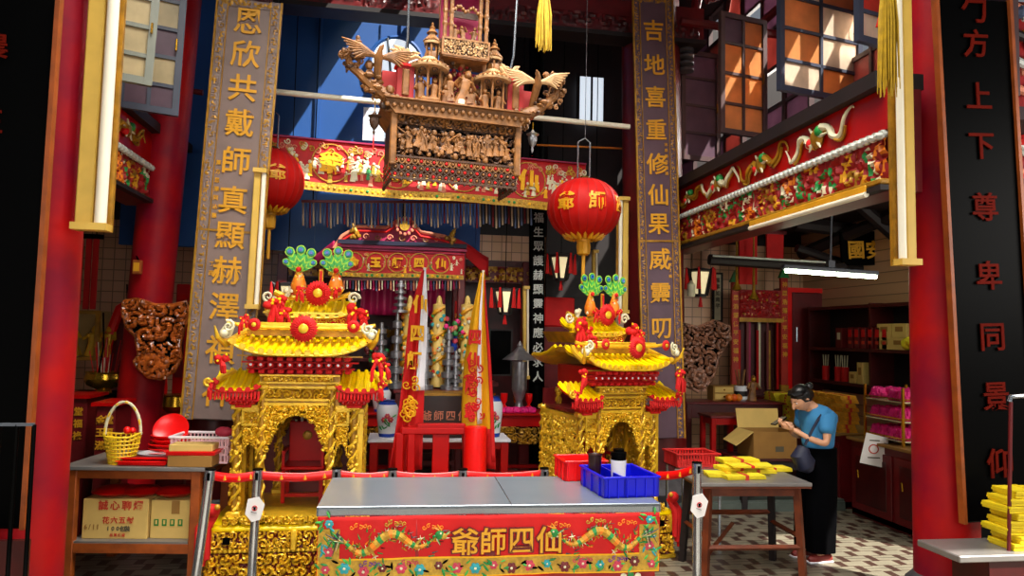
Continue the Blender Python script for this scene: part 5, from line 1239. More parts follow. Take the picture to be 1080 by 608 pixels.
# porcelain jars
def jar(label, px, y0, y1, Y, w_, z=.862):
    a = at(px, y1, Y); h = (y1 - y0) * S(px, Y); r_ = w_ * S(px, Y) / 2; e = thing('porcelain_jar', label, 'jar', (a.x, Y, z), 0, 'porcelain jars')
    m = MB(); m.lathe([(r_ * .7, 0), (r_ * .75, h * .05), (r_ * .95, h * .5), (r_, h * .8), (r_ * .8, h * .93), (r_ * .62, h), (r_ * .7, h * 1.02)], 'porcelain', n=24); m.build('body', e)
    m = MB(); m.lathe([(r_ * .72, -.001), (r_ * .79, h * .08), (r_ * .77, h * .1)], 'cobalt', n=24); m.lathe([(r_ * .86, h * .915), (r_ * .66, h * .99), (r_ * .72, h * 1.03)], 'cobalt', n=24); m.build('blue_band', e)
    m = MB(); f = lambda p: Vector((p.x, p.y - r_ * .97 * math.sqrt(max(.02, 1 - (p.x / r_) ** 2)), p.z))
    for i in range(3): flower(m, (-.3 + .3 * i) * r_, h * (.5 + .1 * (i % 2)), .03, 'rose', f)
    q = random.Random(px)
    for i in range(12): leaf_(m, q.uniform(-.5, .5) * r_, h * q.uniform(.2, .6), q.uniform(.4, 2.7), .05, 'jade', f)
    m.build('painted_flowers', e)
jar('white porcelain jar painted with flowers, beside the red flag', 408, 423, 460, 7.72, 23)
jar('white porcelain jar with blue bands, half hidden by the yellow flag', 519, 420, 460, 7.72, 21)
jar('blue and white jar on the altar table above the flowered jar', 402, 405, 430, 8.5, 20, 1.032)
# pink lotus cushions
for i, px in enumerate((528, 536, 544, 552, 560)):
    p = at(px, 428, 8.45); m = MB()
    for q in range(9): m.ball((.04 * math.cos(q * .7), .04 * math.sin(q * .7), .03), .028, 'pink', 6, sz=1.2)
    m.ball((0, 0, .035), .035, 'pink', 8); o = m.build('lotus_candle'); o.location = (p.x, 8.45, 1.03); tag(o, 'pink lotus candle in the row on the red altar table', 'candle', 'pink lotus candles on the red altar table')
for i, px in enumerate((519, 532, 545, 558)):
    p = at(px, 410, 8.7); m = MB(); m.lathe([(.035, 0), (.04, .04), (.015, .07), (.04, .12), (.045, .2), (.04, .2)], 'redbright' if i % 2 else 'brass', n=12); o = m.build('oil_lamp'); o.location = (p.x, 8.7, 1.03); tag(o, ['brass oil lamp', 'red glass oil lamp', 'brass oil lamp', 'red glass oil lamp'][i] + [' just right of the yellow flag', ' behind the pink candles', ' under the pewter pagoda lid', ' next to the turned shrine roof'][i], 'lamp', 'oil lamps on the altar table')
# pewter pagoda burner
p = at(548, 392, 8.6); e = thing('incense_burner', 'pewter incense burner with tented roof right of the yellow flag', 'incense burner', (p.x, 8.6, 1.03)); h0 = at(548, 378, 8.6).z - 1.03
m = MB(); m.lathe([(.08, 0), (.05, .05), (.04, .12), (.07, .2), (.09, .26), (.09, h0 - .04)], 'pewter', n=16); m.build('bowl', e)
m = MB(); m.lathe([(.2, h0 - .02), (.14, h0 + .03), (.07, h0 + .08), (.03, h0 + .13), (.035, h0 + .15), (.005, h0 + .2)], 'pewter', n=8, flute=.05, nf=8); m.build('roof', e)
m = MB(); p = at(527, 392, 9.0); m.box((0, 0, 0), (.3, .02, .55), 'black'); frame_rect(m, .32, .57, .02, .03, 'dkwood', z0=-.285); o = m.build('spirit_picture', smooth=False); o.location = (p.x, 9.0, at(527, 372, 9).z); o.rotation_euler = (0, 0, .3); tag(o, 'dark framed panel behind the pewter burner', 'picture')
# palace lantern hanging before the tiled wall
def palace_lantern(label, px, y0, y1, Y, sc_=1.0, zc_=ZR):
    a = at(px, y0, Y); h = (y1 - y0) * S(px, Y); e = thing('palace_lantern', label, 'lantern', tuple(a), 0, 'small hexagonal hanging lanterns'); R_ = h * .45
    m = MB(); m.lathe([(R_ * .5, -h), (R_ * .52, -h * .95), (R_ * .5, -h * .9)], 'dkwood', n=6); m.lathe([(R_ * .95, -h * .12), (R_ * .9, -h * .05), (R_ * .3, 0)], 'dkwood', n=6)
    for i in range(6): t = PI / 3 * i; m.tube([(R_ * .95 * math.cos(t), R_ * .95 * math.sin(t), -h * .1), (R_ * .5 * math.cos(t), R_ * .5 * math.sin(t), -h * .95)], .02, 'dkwood', 6); m.tube([(R_ * .9 * math.cos(t), R_ * .9 * math.sin(t), -h * .1), (R_ * 1.15 * math.cos(t), R_ * 1.15 * math.sin(t), 0)], [.02, .01], 'dkwood', 6)
    m.tube([(0, 0, 0), (0, 0, zc_ - a.z)], .006, 'black', 5); m.build('frame', e)
    m = MB(); m.lathe([(R_ * .46, -h * .9), (R_ * .82, -h * .15)], 'litpaper', n=6); m.build('paper_shade', e)
    m = MB()
    for i in range(6): t = PI / 3 * i; m.tube([(R_ * 1.15 * math.cos(t), R_ * 1.15 * math.sin(t), 0), (R_ * 1.15 * math.cos(t), R_ * 1.15 * math.sin(t), -h * .75)], [.012, .03], 'redcloth', 6)
    m.tube([(0, 0, -h), (0, 0, -h * 1.35)], [.01, .03], 'redcloth', 6); m.build('tassel', e)
palace_lantern('black-framed glowing lantern with red tassels right of the yellow flag', 533, 304, 332, 8.8)
palace_lantern('dark hexagonal lantern with red tassels behind the peacock feathers', 303, 298, 330, 8.6)
# fluorescent tube on the hall column
strip_light('thin bright strip light upright near the palace lantern', 555, 302, 400, 9.3, .08, 0)
strip_light('short pale tube light between the silk lantern and the turned shrine', 628, 264, 312, 9.6, .07, 0)
hang([o for o in bpy.data.objects if o.name.startswith('strip_light')][-1], [tuple(at(628, 264, 9.63))], ZR)
m = MB(); p0_ = at(590, 314, 9.8); m.box((0, 0, .2), (.42, .25, .4), 'redcloth', b=.02); m.box((0, 0, -p0_.z / 2), (.5, .35, p0_.z), 'maroon'); o = m.build('draped_stand', smooth=False); o.location = (p0_.x, 9.9, at(590, 342, 9.8).z); o.location.z = p0_.z - .4 + .0; tag(o, 'red draped block on a dark stand behind the turned shrine', 'stand')
palace_lantern('dim hexagonal lantern in the dark beyond the turned shrine', 592, 268, 296, 9.4)

# ============================================================ FLAGS AND RACK
def flag(label, pts_l, pts_r, Y, k, kedge, chars, white=None, tailk=None, seed=0):
    """pts: (px,py) down each side"""
    top = at(pts_l[-1][0], pts_l[-1][1], Y); e = thing('folded_flag', label, 'flag', tuple(top)); O = Vector(top)
    def interp(P, v):
        f = v * (len(P) - 1); i = min(int(f), len(P) - 2); t = f - i; return (P[i][0] * (1 - t) + P[i + 1][0] * t, P[i][1] * (1 - t) + P[i + 1][1] * t)
    def pt(u, v, off=0):
        l = interp(pts_l, v); r_ = interp(pts_r, v); px, py = l[0] * (1 - u) + r_[0] * u, l[1] * (1 - u) + r_[1] * u
        p = at(px, py, Y) - O; p.y += (.05 * math.sin(u * 9 + seed) + .02 * math.sin(u * 17 + v * 4)) * v - off; return p
    m = MB(); m.sheet(lambda u, v: pt(u, v), 24, 30, k); m.build('cloth', e, solid=.005)
    if tailk: m = MB(); m.sheet(lambda u, v: pt(u, .84 + .17 * v, .012), 24, 6, tailk[0]); m.build('hem', e, solid=.004)
    if white: m = MB(); m.sheet(lambda u, v: pt(white[0] + (white[1] - white[0]) * u, v * white[2], .03), 6, 26, 'white'); m.build('white_stripe', e, solid=.006)
    if kedge: m = MB(); m.sheet(lambda u, v: pt(kedge[1] + (kedge[2] - kedge[1]) * u, .05 + v * .93, .02), 4, 26, kedge[0]); m.build('edge_band', e, solid=.005)
    m = MB()
    for (c_, u, v, s, kk) in chars: q = pt(u, v, .035); put_text(m, c_, tuple(q), s, kk, .01, .8, .05)
    q = random.Random(seed)
    for i in range(16): p = pt(q.uniform(.15, .6), q.uniform(.5, .8), .035); spiral(m, p, .04, 1.3, .009, chars[0][4], q.choice([-1, 1]), q.uniform(0, 6))
    m.build('printed_characters', e)
    m = MB(); m.tube([pt(.75, 0, -.03) + Vector((0, 0, .02)), pt(.75, 1.0, -.03)], .014, 'cream', 8); m.build('pole', e)
flag('tall red folded flag with gold characters and a white stripe', [(445, 286), (432, 330), (427, 380), (421, 430), (410, 497)], [(449, 284), (451, 330), (449, 380), (447, 430), (445, 497)], 6.75, 'redcloth', None, [('仙', .5, .2, .16, 'yellowcl'), ('四', .5, .36, .16, 'yellowcl'), ('師', .45, .5, .16, 'yellowcl')], white=(.62, 1.0, .66))
flag('tall yellow folded flag with red characters and a white stripe', [(507, 288), (498, 330), (490, 380), (487, 430), (488, 492)], [(511, 287), (513, 330), (517, 380), (520, 430), (522, 492)], 6.8, 'yellowcl', ('redcloth', .88, 1.0), [('四', .3, .38, .15, 'redcloth'), ('仙', .3, .5, .15, 'redcloth'), ('師', .28, .64, .15, 'redcloth'), ('爺', .28, .76, .15, 'redcloth')], white=(.48, .64, .82), tailk=('redcloth',), seed=2)
a, b = at(412, 500, 6.6), at(515, 500, 6.6); zt_ = at(460, 451, 6.6).z; wx = b.x - a.x
e = thing('flag_rack', 'bright red wooden stand holding the two folded flags', 'stand', ((a.x + b.x) / 2, 6.6, 0))
m = MB(); m.box((0, 0, zt_ - .03), (wx * .82, .08, .06), 'red', b=.01); m.box((0, .0, zt_ + .01), (wx * .5, .07, .05), 'red', b=.01); m.build('top_rail', e, smooth=False)
for x in (-.42, -.3, .3, .42): m = MB(); m.box((x * wx, 0, (zt_ - .05) / 2), (.07, .07, zt_ - .05), 'red', b=.008); m.build('upright', e, smooth=False)
m = MB(); m.box((0, 0, zt_ / 2 + .1), (wx * .17, .04, zt_ - .2), 'red', b=.006); m.build('centre_panel', e, smooth=False)
m = MB(); m.tube([(wx * .35, -.05, .3), (wx * .35, -.05, zt_ + .01)], .1, 'redbright', 16); m.build('flag_socket', e)
m = MB(); m.box((0, 0, .3), (wx * .9, .06, .06), 'red'); m.box((0, 0, .06), (wx * 1.0, .3, .08), 'red'); m.build('foot_rail', e, smooth=False)
# ============================================================ CARVED BRACKETS
def carved_bracket(label, pts, Y, k='varnish', seed=1, fl=(0, 0), dk='black'):
    P = [at(x, y, Y) for x, y in pts]; c_ = sum(P, Vector()) / len(P); e = thing('carved_bracket', label, 'wood carving', (c_.x, Y, c_.z), 0, 'openwork carved brackets'); P = [(p.x - c_.x, p.z - c_.z) for p in P]
    def inside(x, z):
        r_ = False; n = len(P)
        for i in range(n):
            (x1, z1), (x2, z2) = P[i], P[(i + 1) % n]
            if (z1 > z) != (z2 > z) and x < (x2 - x1) * (z - z1) / (z2 - z1) + x1: r_ = not r_
        return r_
    x0, x1 = min(p[0] for p in P), max(p[0] for p in P); z0, z1 = min(p[1] for p in P), max(p[1] for p in P)
    m = MB(); relief(m, x1 - x0, z1 - z0, .07, .15, seed, dk, k, x0=x0, z0=z0, y=0, res=.011, open_=False, th=.47, mask=lambda u, v: inside(x0 + u * (x1 - x0), z0 + v * (z1 - z0))); m.build('openwork_panel', e, solid=.02)  # low faces coloured black to stand for the shaded gaps
    m = MB(); m.tube([(p[0], -.02, p[1]) for p in P + P[:1]], .022, k, 8); m.build('rim', e)
    m = MB(); q = random.Random(seed)
    for i in range(26):
        for _ in range(40):
            x, z = q.uniform(x0, x1), q.uniform(z0, z1)
            if inside(x, z): break
        if i < 14: figurine(m, (x, -.03, z - .05), q.uniform(.09, .14), k, k, i)
        else: m.ball((x, -.05, z), q.uniform(.02, .04), k, 7, sx=q.uniform(.7, 1.4))
    cx_, cz_ = at(fl[0], fl[1], Y).x - c_.x, at(fl[0], fl[1], Y).z - c_.z
    for i in range(8): a = i * PI / 4; m.ball((cx_ + .06 * math.cos(a), -.06, cz_ + .06 * math.sin(a)), .032, k, 7, sy=.6)
    m.ball((cx_, -.08, cz_), .03, k, 8); m.build('carved_figures', e)
o = lambda l: [(x / 3.04, 220 + y / 3.04) for x, y in l]
carved_bracket('varnished orange-brown carved bracket hung on the rear red column', o([(400, 300), (440, 293), (500, 312), (560, 312), (600, 300), (608, 320), (600, 360), (585, 400), (575, 440), (580, 480), (560, 520), (520, 545), (480, 540), (445, 510), (435, 490), (450, 470), (440, 410), (410, 380), (398, 330)]), 7.25, 'varnish', 3, (162, 383))
carved_bracket('dark carved bracket beside the plum couplet board', [(714, 341), (735, 346), (752, 339), (768, 345), (768, 358), (757, 375), (752, 395), (745, 406), (735, 413), (722, 406), (716, 395), (713, 370)], 7.86, 'browndk2', 8, (735, 396))
# ============================================================ LEFT SIDE TABLE AND WHAT STANDS ON IT

zt1 = .87; A = at_z(63, 492, zt1); B = at_z(217, 494, zt1)
e = thing('side_table', 'orange wooden side table with a metal top, loaded with baskets and trays', 'table', ((A.x + B.x) / 2, (A.y + B.y) / 2, 0), math.atan2(B.y - A.y, B.x - A.x)); w = (B - A).length; d = .78; LT = Vector(e.location); LR = e.rotation_euler.z
m = MB(); m.box((0, d / 2, zt1 - .015), (w, d, .03), 'zinc', b=.005); m.build('table_top', e, smooth=False)
m = MB(); m.box((0, .05, zt1 - .06), (w - .1, .03, .07), 'wood'); m.box((0, d - .06, zt1 - .06), (w - .1, .03, .07), 'wood')
for sx in (-1, 1): m.box((sx * (w / 2 - .08), d / 2, zt1 - .06), (.03, d - .1, .07), 'wood')
m.build('apron', e, smooth=False)
for sx in (-1, 1):
    for yy in (.05, d - .06): m = MB(); m.box((sx * (w / 2 - .08), yy, (zt1 - .03) / 2), (.07, .06, zt1 - .03), 'wood', b=.006); m.build('leg', e, smooth=False)
m = MB(); zs = .30; m.box((0, d / 2, zs), (w - .14, d - .06, .02), 'zinc'); m.box((0, .04, zs - .04), (w - .14, .03, .07), 'wood'); m.build('lower_shelf', e, smooth=False)
ML = Matrix.Translation(LT) @ Matrix.Rotation(LR, 4, 'Z')
def LTP(u, v, z): return ML @ Vector((u, v, z))
def lx(px): return (at_z(px, 493, zt1).x - LT.x)
sh = lambda px: (px - 140) * S(140, 5.75)
# cartons on the shelf
def carton(label, x0, x1, h, y0, dd, k, rows, cat='box', extra=None, z=zs + .01):
    c_ = LTP((x0 + x1) / 2, y0, z); e = thing('carton', label, cat, tuple(c_), LR); w = x1 - x0
    m = MB(); m.box((0, dd / 2, h / 2), (w, dd, h), k, b=.004); m.box((0, dd / 2, h + .001), (w, .003, .002), 'cardbr'); m.build('box_body', e, smooth=False)
    if rows:
        m = MB()
        for (txt, z_, s, kk, sp, x_) in rows:
            for i, ch_ in enumerate(txt): put_text(m, ch_, (x_ * w + (i - (len(txt) - 1) / 2) * s * sp, -.003, z_ * h), s, kk, .002, 1, .02)
        m.build('printing', e)
    if extra: m = MB(); extra(m, w, h); m.build('tape', e, smooth=False)

carton('cream carton with red characters on the side table shelf', sh(78), sh(153), .30, .1, .42, 'card', [('誠心聊燭', .84, .075, 'rustred', 1.15, .08), ('花六五封', .47, .055, 'rustred', 1.1, .05), ('100包裝', .26, .045, 'greyink', .8, .05), ('品質保證', .1, .025, 'rustred', 1.2, .05), ('6/11', .3, .05, 'cardbr', .6, -.35)])
carton('plainer carton with small green marks on the side table shelf', sh(155), sh(200), .29, .12, .42, 'card', None, extra=lambda m, w, h: (m.box((.04, -.002, h * .82), (.06, .003, h * .34), 'cardbr'), [m.box((-.1 + .06 * i, -.003, h * .42), (.035, .002, .05), 'greenink') for i in range(4)], [m.box((-.1 + .06 * i, -.005, h * .43), (.015, .002, .03), 'card') for i in range(4)]))
for i, (px, w_) in enumerate(((105, .34), (135, .3), (175, .3))):
    c_ = LTP(sh(px), .25, zs + .31); m = MB(); m.lathe([(w_ * .3, 0), (w_ * .5, .03), (w_ * .52, .035), (w_ * .4, .06), (w_ * .1, .075), (.001, .075)], 'red', n=24); o = m.build('basin_lid'); o.location = c_; tag(o, ['dark red round lid on the red-lettered carton, farther from the gilded shrine', 'dark red round lid on the red-lettered carton, nearer the middle', 'dark red round lid on the green-marked carton'][i], 'lid')
# yellow woven basket
p = LTP(sh(115), .16, zt1); e = thing('woven_basket', 'yellow woven basket with a tall hoop handle on the side table', 'basket', tuple(p)); 
m = MB(); n = 22; Z = [0, .03, .06, .09, .12, .15, .18, .21]
for j, z in enumerate(Z): rr = .085 + .045 * (z / .21); m.tube([(rr * math.cos(t) * (1 + .02 * (i % 2)), rr * math.sin(t) * (1 + .02 * (i % 2)), z + .05 * max(0, abs(math.cos(t)) - .6) * (j > 5)) for i, t in enumerate(np.linspace(0, 2 * PI, 2 * n + 1))], .0075, 'basketye', 6, cap=False)
for i in range(n): t = 2 * PI * i / n; m.tube([(.085 * math.cos(t), .085 * math.sin(t), 0), (.13 * math.cos(t), .13 * math.sin(t), .21 + .05 * max(0, abs(math.cos(t)) - .6))], .006, 'basketye', 6)
m.lathe([(.001, .0), (.086, .0), (.086, .012), (.001, .012)], 'basketye', n=20); m.build('weave', e)
m = MB(); m.tube([(.13 * math.cos(t) * (1.0 if True else 1), 0, .22 + .25 * math.sin(t)) for t in np.linspace(0, PI, 16)], .012, 'ivory', 8); m.tube([(.13 * math.cos(t), .012 * math.sin(t * 12), .22 + .25 * math.sin(t)) for t in np.linspace(0, PI, 60)], .007, 'basketye', 5); m.build('handle', e)
m = MB(); m.ball((.05, -.06, .26), .03, 'redbright', 8); m.ball((.08, -.03, .255), .025, 'redbright', 8); m.build('ribbon', e)
# red plastic plates
def red_dish(label, u, v, z, r_, tilt=0, h=.03, k='redbright', ry=0):
    m = MB(); m.lathe([(.001, .0), (r_ * .7, 0), (r_ * .95, h), (r_, h + .004), (r_ * .97, h + .008), (r_ * .68, .01), (.001, .01)], k, n=28); o = m.build('red_dish'); p = LTP(u, v, z); o.location = p; o.rotation_euler = (tilt, ry, 0); tag(o, label, 'dish', 'red plastic dishes on the side table')
for i in range(6): red_dish(['lowest red dish of the leaning pile beside the yellow basket', 'second red dish up in the leaning pile', 'third red dish up in the leaning pile', 'fourth red dish up in the leaning pile', 'fifth red dish up in the leaning pile', 'topmost tilted red dish of the leaning pile'][i], sh(152) + .01 * (i % 2), .46, zt1 + .015 + .033 * i + (.03 if i == 5 else 0), .18 - .008 * i, .0 if i < 5 else 1.1)
m = MB(); m.lathe([(.001, .0), (.1, 0), (.14, .03), (.13, .03), (.001, .01)], 'porcelain', n=28); o = m.build('white_dish'); o.location = LTP(sh(150), .25, zt1 + .042); tag(o, 'white dish resting on the flat red tray', 'dish')
for i in range(2):
    m = MB(); m.box((0, 0, .016), (.36, .2, .03), 'redbright', b=.01); m.box((0, 0, .034), (.38, .22, .008), 'redbright', b=.003); m.box((0, 0, .0385), (.33, .17, .002), 'maroon'); o = m.build('red_tray', smooth=False); o.location = LTP(sh(146) + .02 * i, .14 + .02 * i, zt1 + .002 + .0395 * i - (0)); o.rotation_euler = (0, 0, LR + .05 * i); o.scale = (1, 1, .9 if i == 0 else .5); tag(o, ['lower flat red plastic tray at the table edge', 'upper flat red plastic tray under the white dish'][i], 'tray')
# white-pink slotted crate
p = LTP(sh(203), .34, zt1); e = thing('slotted_crate', 'white and pink slotted plastic crate behind the kraft boxes', 'crate', tuple(p), LR); w, d, h = .44, .30, .20; m = MB()
for sy in (-1, 1):
    for i in range(15): m.box((-w / 2 + (i + .5) * w / 15, sy * d / 2, h / 2), (.010, .008, h), 'pinkpl')
for sx in (-1, 1):
    for i in range(10): m.box((sx * w / 2, -d / 2 + (i + .5) * d / 10, h / 2), (.008, .010, h), 'pinkpl')
for z in (.01, .07, .13): 
    for sy in (-1, 1): m.box((0, sy * d / 2, z), (w, .01, .012), 'pinkpl')
    for sx in (-1, 1): m.box((sx * w / 2, 0, z), (.01, d, .012), 'pinkpl')
m.box((0, 0, .005), (w, d, .01), 'pinkpl'); m.build('slotted_body', e, smooth=False)
m = MB(); [m.box((0, sy * d / 2, h), (w + .03, .022, .02), 'whitepl', b=.005) for sy in (-1, 1)]; [m.box((sx * w / 2, 0, h), (.022, d, .02), 'whitepl', b=.005) for sx in (-1, 1)]; m.build('rim', e, smooth=False)
m = MB(); m.ball((.08, -.03, .15), .07, 'rose', 12, sy=.5, sz=.6); o = m.build('cloth_bundle'); o.location = LTP(sh(213), .34, zt1 + .08); tag(o, 'rose pink bundle lying in the slotted crate', 'bundle')
for i, (z, h, ww, k) in enumerate(((0, .085, .33, 'cardbr'), (.086, .03, .36, 'redbright'), (.117, .05, .32, 'card'))):
    m = MB(); m.box((0, 0, h / 2), (ww, .17, h), k, b=.004)
    if i == 1: m.box((0, 0, h - .003), (ww + .02, .19, .008), k)
    o = m.build(['kraft_box', 'red_tray', 'kraft_box'][i], smooth=False); o.location = LTP(sh(203), .10, zt1 + z + .002); o.rotation_euler = (0, 0, LR + .03 * i); tag(o, ['brown kraft box at the table corner under the red tray', 'red tray sandwiched between the kraft boxes', 'paler kraft box on top of the red tray'][i], ['box', 'tray', 'box'][i])
# barred gate at the lower left
a, b = at(-30, 448, 4.0), at(37, 433, 4.0); e = thing('barred_gate', 'thin black barred gate in front of the black lettered board', 'gate', (a.x, 4.0, 0)); m = MB(); w = b.x - a.x
m.box((w / 2, 0, a.z), (w, .02, .014), 'grey'); m.box((w / 2, 0, .1), (w, .02, .03), 'black'); m.build('rail', e, smooth=False)
for i in range(4): m = MB(); m.tube([(w * (i + .6) / 3.6, 0, 0), (w * (i + .6) / 3.6, 0, a.z)], .011, 'black', 8); m.build('bar', e)
m = MB(); m.box((w / 2 - .3, .14, .42), (w + .5, .03, .84), 'dkred'); m.build('lower_panel', e, smooth=False)
# ============================================================ LEFT AISLE
def boxy(name, label, cat, px0, py0, px1, py1, Y, dep, k, z_to_floor=False, group=None):
    a, b = at(px0, py1, Y), at(px1, py0, Y); z0 = 0 if z_to_floor else a.z; e = thing(name, label, cat, ((a.x + b.x) / 2, Y, z0), 0, group); w, h = b.x - a.x, b.z - z0
    return e, w, h
e, w, h = boxy('lacquer_board', 'red lacquer panel of three boards hanging in the left aisle', 'panel', 77, 250, 106, 326, 8.6, .05, 'red'); m = MB()
for i in range(3): m.box((-w / 2 + (i + .5) * w / 3, .02 * (i % 2), h / 2), (w / 3 - .02, .03, h - .08 * (i == 0)), 'redcloth', b=.006)
m.box((0, 0, h), (w + .05, .06, .05), 'black'); m.build('boards', e, smooth=False); hang(e, [(e.location.x - w / 3, 8.6, e.location.z + h), (e.location.x + w / 3, 8.6, e.location.z + h)], 4.1)
e, w, h = boxy('wall_cabinet', 'glazed cabinet with gilt figures in the left aisle', 'cabinet', 66, 328, 106, 380, 8.8, .4, 'wood'); m = MB(); m.box((0, .3, h / 2), (w, .02, h), 'straw'); frame_rect(m, w, h, .04, .05, 'golddk'); m.box((0, .15, .02), (w, .32, .04), 'golddk'); m.build('case', e, smooth=False); 
for i in range(3): m = MB(); figurine(m, (0, 0, 0), .34, 'gold', 'gold', 700 + i); o = m.build('gilt_figure'); o.location = Vector(e.location) + Vector((-.1 + .15 * i, .12, .04)); tag(o, ['smallest-set gilt figure in the glazed cabinet, by the red column', 'gilt figure in the middle of the glazed cabinet', 'gilt figure in the glazed cabinet nearest the red arch'][i], 'statue', 'gilt figures in the glazed cabinet')
# red arched shrine
e, w, h = boxy('arched_shrine', 'red arched shrine frame behind the rear red column', 'shrine', 104, 316, 176, 440, 8.95, .3, 'red', True); R_ = w / 2
pts = [(-w / 2, 0, 0), (-w / 2, 0, h * .55), (-w / 2 + .06, 0, h * .80), (-w / 4, 0, h * .95), (0, 0, h), (w / 4, 0, h * .95), (w / 2 - .06, 0, h * .8), (w / 2, 0, h * .55), (w / 2, 0, 0)]
m = MB(); m.tube(pts, .055, 'redbright', 8); m.build('arch_frame', e); m = MB(); m.prism([(p[0], p[2]) for p in pts], .04, .08, 'maroon'); m.build('back_panel', e, smooth=False); m = MB(); m.box((0, -.1, .95), (w + .3, .4, .05), 'maroon'); m.build('shelf', e, smooth=False)
# altar table in the left aisle, urn, gilt lettered fronts
a = at(64, 402, 7.9); b = at(126, 402, 7.9); zz = a.z
table('incense_table', 'dark table with a brass urn in the left aisle', a.x, b.x, 7.9, 8.4, 1.25, 'black', 'maroon', .06, .25, stretcher=False)
e = thing('incense_urn', 'brass incense urn full of sticks on the dark table', 'incense burner', (at(110, 402, 8.1).x, 8.1, 1.25)); m = MB(); m.lathe([(.08, 0), (.06, .03), (.16, .08), (.19, .14), (.17, .19), (.18, .21), (.15, .21), (.15, .16), (.001, .16)], 'brass', n=24); m.build('bowl', e)
m = MB(); q = random.Random(2)
for i in range(22): x, y = q.uniform(-.1, .1), q.uniform(-.1, .1); m.tube([(x, y, .15), (x * 1.6, y * 1.6, .15 + q.uniform(.2, .42))], .005, 'redcloth' if i % 3 else 'ivory', 5)
m.build('incense_sticks', e)
e = thing('incense_urn', 'smaller brass pot beyond the varnished bracket', 'incense burner', (at(186, 408, 8.3).x, 8.3, 0)); m = MB(); m.lathe([(.001, 1.02), (.08, 1.03), (.15, 1.1), (.13, 1.2), (.15, 1.22)], 'brass', n=20); m.build('bowl', e); m = MB(); m.box((0, 0, .5), (.3, .3, 1.0), 'maroon', b=.01); m.box((0, 0, 1.0), (.4, .4, .05), 'red'); m.build('stand', e, smooth=False)
for i, (px0, px1, py0, py1, Y, lb) in enumerate(((62, 92, 420, 470, 7.3, 'dark red pedestal with gilt characters behind the red front column'), (100, 122, 428, 452, 6.9, 'low lettered chest seen through the basket handle'))):
    e, w, h = boxy('lettered_pedestal', lb, 'pedestal', px0, py0, px1, py1, Y, .4, 'maroon', True); m = MB(); m.box((0, .2, h / 2), (w, .4, h), 'maroon', b=.01); m.box((0, .2, h + .01), (w + .06, .46, .03), 'red'); m.build('body', e, smooth=False); m = MB()
    for j in range(2):
        for q in range(3): put_text(m, '金玉滿堂福祿'[j * 3 + q], (-w * .2 + .4 * w * j, -.008, h - .12 - .11 * q), .08, 'goldpaint', .006)
    m.build('characters', e)
m = MB(); a = at(145, 282, 7.35); m.box((0, 0, 0), (.08, .05, .13), 'wood', b=.006); m.box((0, -.03, 0), (.05, .01, .08), 'goldpaint'); m.tube([(0, .03, .06), (-.05, .1, .12)], .008, 'black', 6); o = m.build('brass_bell_box', smooth=False); o.location = a; tag(o, 'small brass-fronted box fixed high on the rear red column', 'box')
for i, (px, y0, y1) in enumerate(((128, 300, 395), (103, 330, 400))): m = MB(); a = at(px, y1, 8.0); b = at(px + 6, y0, 8.0); m.tube([(0, 0, 0), (b - a) * .5 + Vector((.03, 0, 0)), b - a], .008, 'black', 6); o = m.build('dry_branch'); o.location = a; tag(o, ['tall thin dark stick rising before the red arch', 'short thin dark stick rising beside the gilt figures'][i], 'stick')
# red cloth screen behind gilded shrine's left
e, w, h = boxy('red_cabinet', 'red cabinet standing behind the grey-brown couplet board', 'cabinet', 178, 300, 200, 470, 9.2, .4, 'red', True); m = MB(); m.box((0, .2, h / 2), (w, .4, h), 'red', b=.01); m.build('body', e, smooth=False); m = MB(); m.box((0, -.01, h * .7), (w * .6, .02, h * .3), 'maroon'); m.build('door', e, smooth=False)

# ============================================================ RIGHT AISLE

XC = 5.07; zcn = .86
def counter(label, y0, y1, npan):
    e = thing('counter_cabinet', label, 'cabinet', (XC + .4, (y0 + y1) / 2, 0)); L = y1 - y0
    m = MB(); m.box((0.02, 0, zcn / 2), (.78, L, zcn - .04), 'maroon'); m.box((0, 0, .04), (.74, L, .08), 'dkred'); m.build('body', e, smooth=False); m = MB(); m.box((-.01, 0, zcn - .015), (.86, L, .03), 'cardbr', b=.004); m.build('counter_top', e, smooth=False)
    for i in range(npan): yy = -L / 2 + (i + .5) * L / npan; m = MB(); m.box((-.38, yy, zcn * .48), (.02, L / npan - .05, zcn * .78), 'maroon', b=.006); m.box((-.385, yy, zcn * .48), (.02, L / npan - .2, zcn * .6), 'dkred', b=.006); d_ = m.build('door', e, smooth=False); h_ = MB(); h_.tube([(-.4, yy + .2, zcn * .5), (-.41, yy + .2, zcn * .6)], .008, 'brass', 6); h_.build('handle', d_)
counter('long dark red counter under the yellow joss packets', 7.95, 9.95, 3)
counter('nearer dark red cabinet under the pink lotus rack', 6.3, 7.75, 2)
for i, (px, py, lb) in enumerate(((926, 474, 'white printed notice hanging from the counter edge'),)):
    a = at_x(px, py, XC - .02); m = MB(); m.add([(-.14, 0, -.15), (.1, 0, -.19), (.15, 0, .12), (-.07, 0, .17), (-.14, .003, -.15), (.1, .003, -.19), (.15, .003, .12), (-.07, .003, .17)], [(0, 1, 2, 3), (7, 6, 5, 4), (0, 4, 5, 1), (1, 5, 6, 2), (2, 6, 7, 3), (3, 7, 4, 0)], 'paper'); m.tube([(.045 * math.cos(t), -.004, .045 * math.sin(t)) for t in np.linspace(0, 2 * PI, 20)], .006, 'rustred', 5); m.box((0, -.003, -.09), (.12, .002, .012), 'greyink'); m.box((0.01, -.003, .09), (.1, .002, .012), 'greyink'); o = m.build('notice', smooth=False); o.location = a + Vector((-.05, 0, 0)); o.rotation_euler = (0, 0, -.35); tag(o, lb, 'notice')
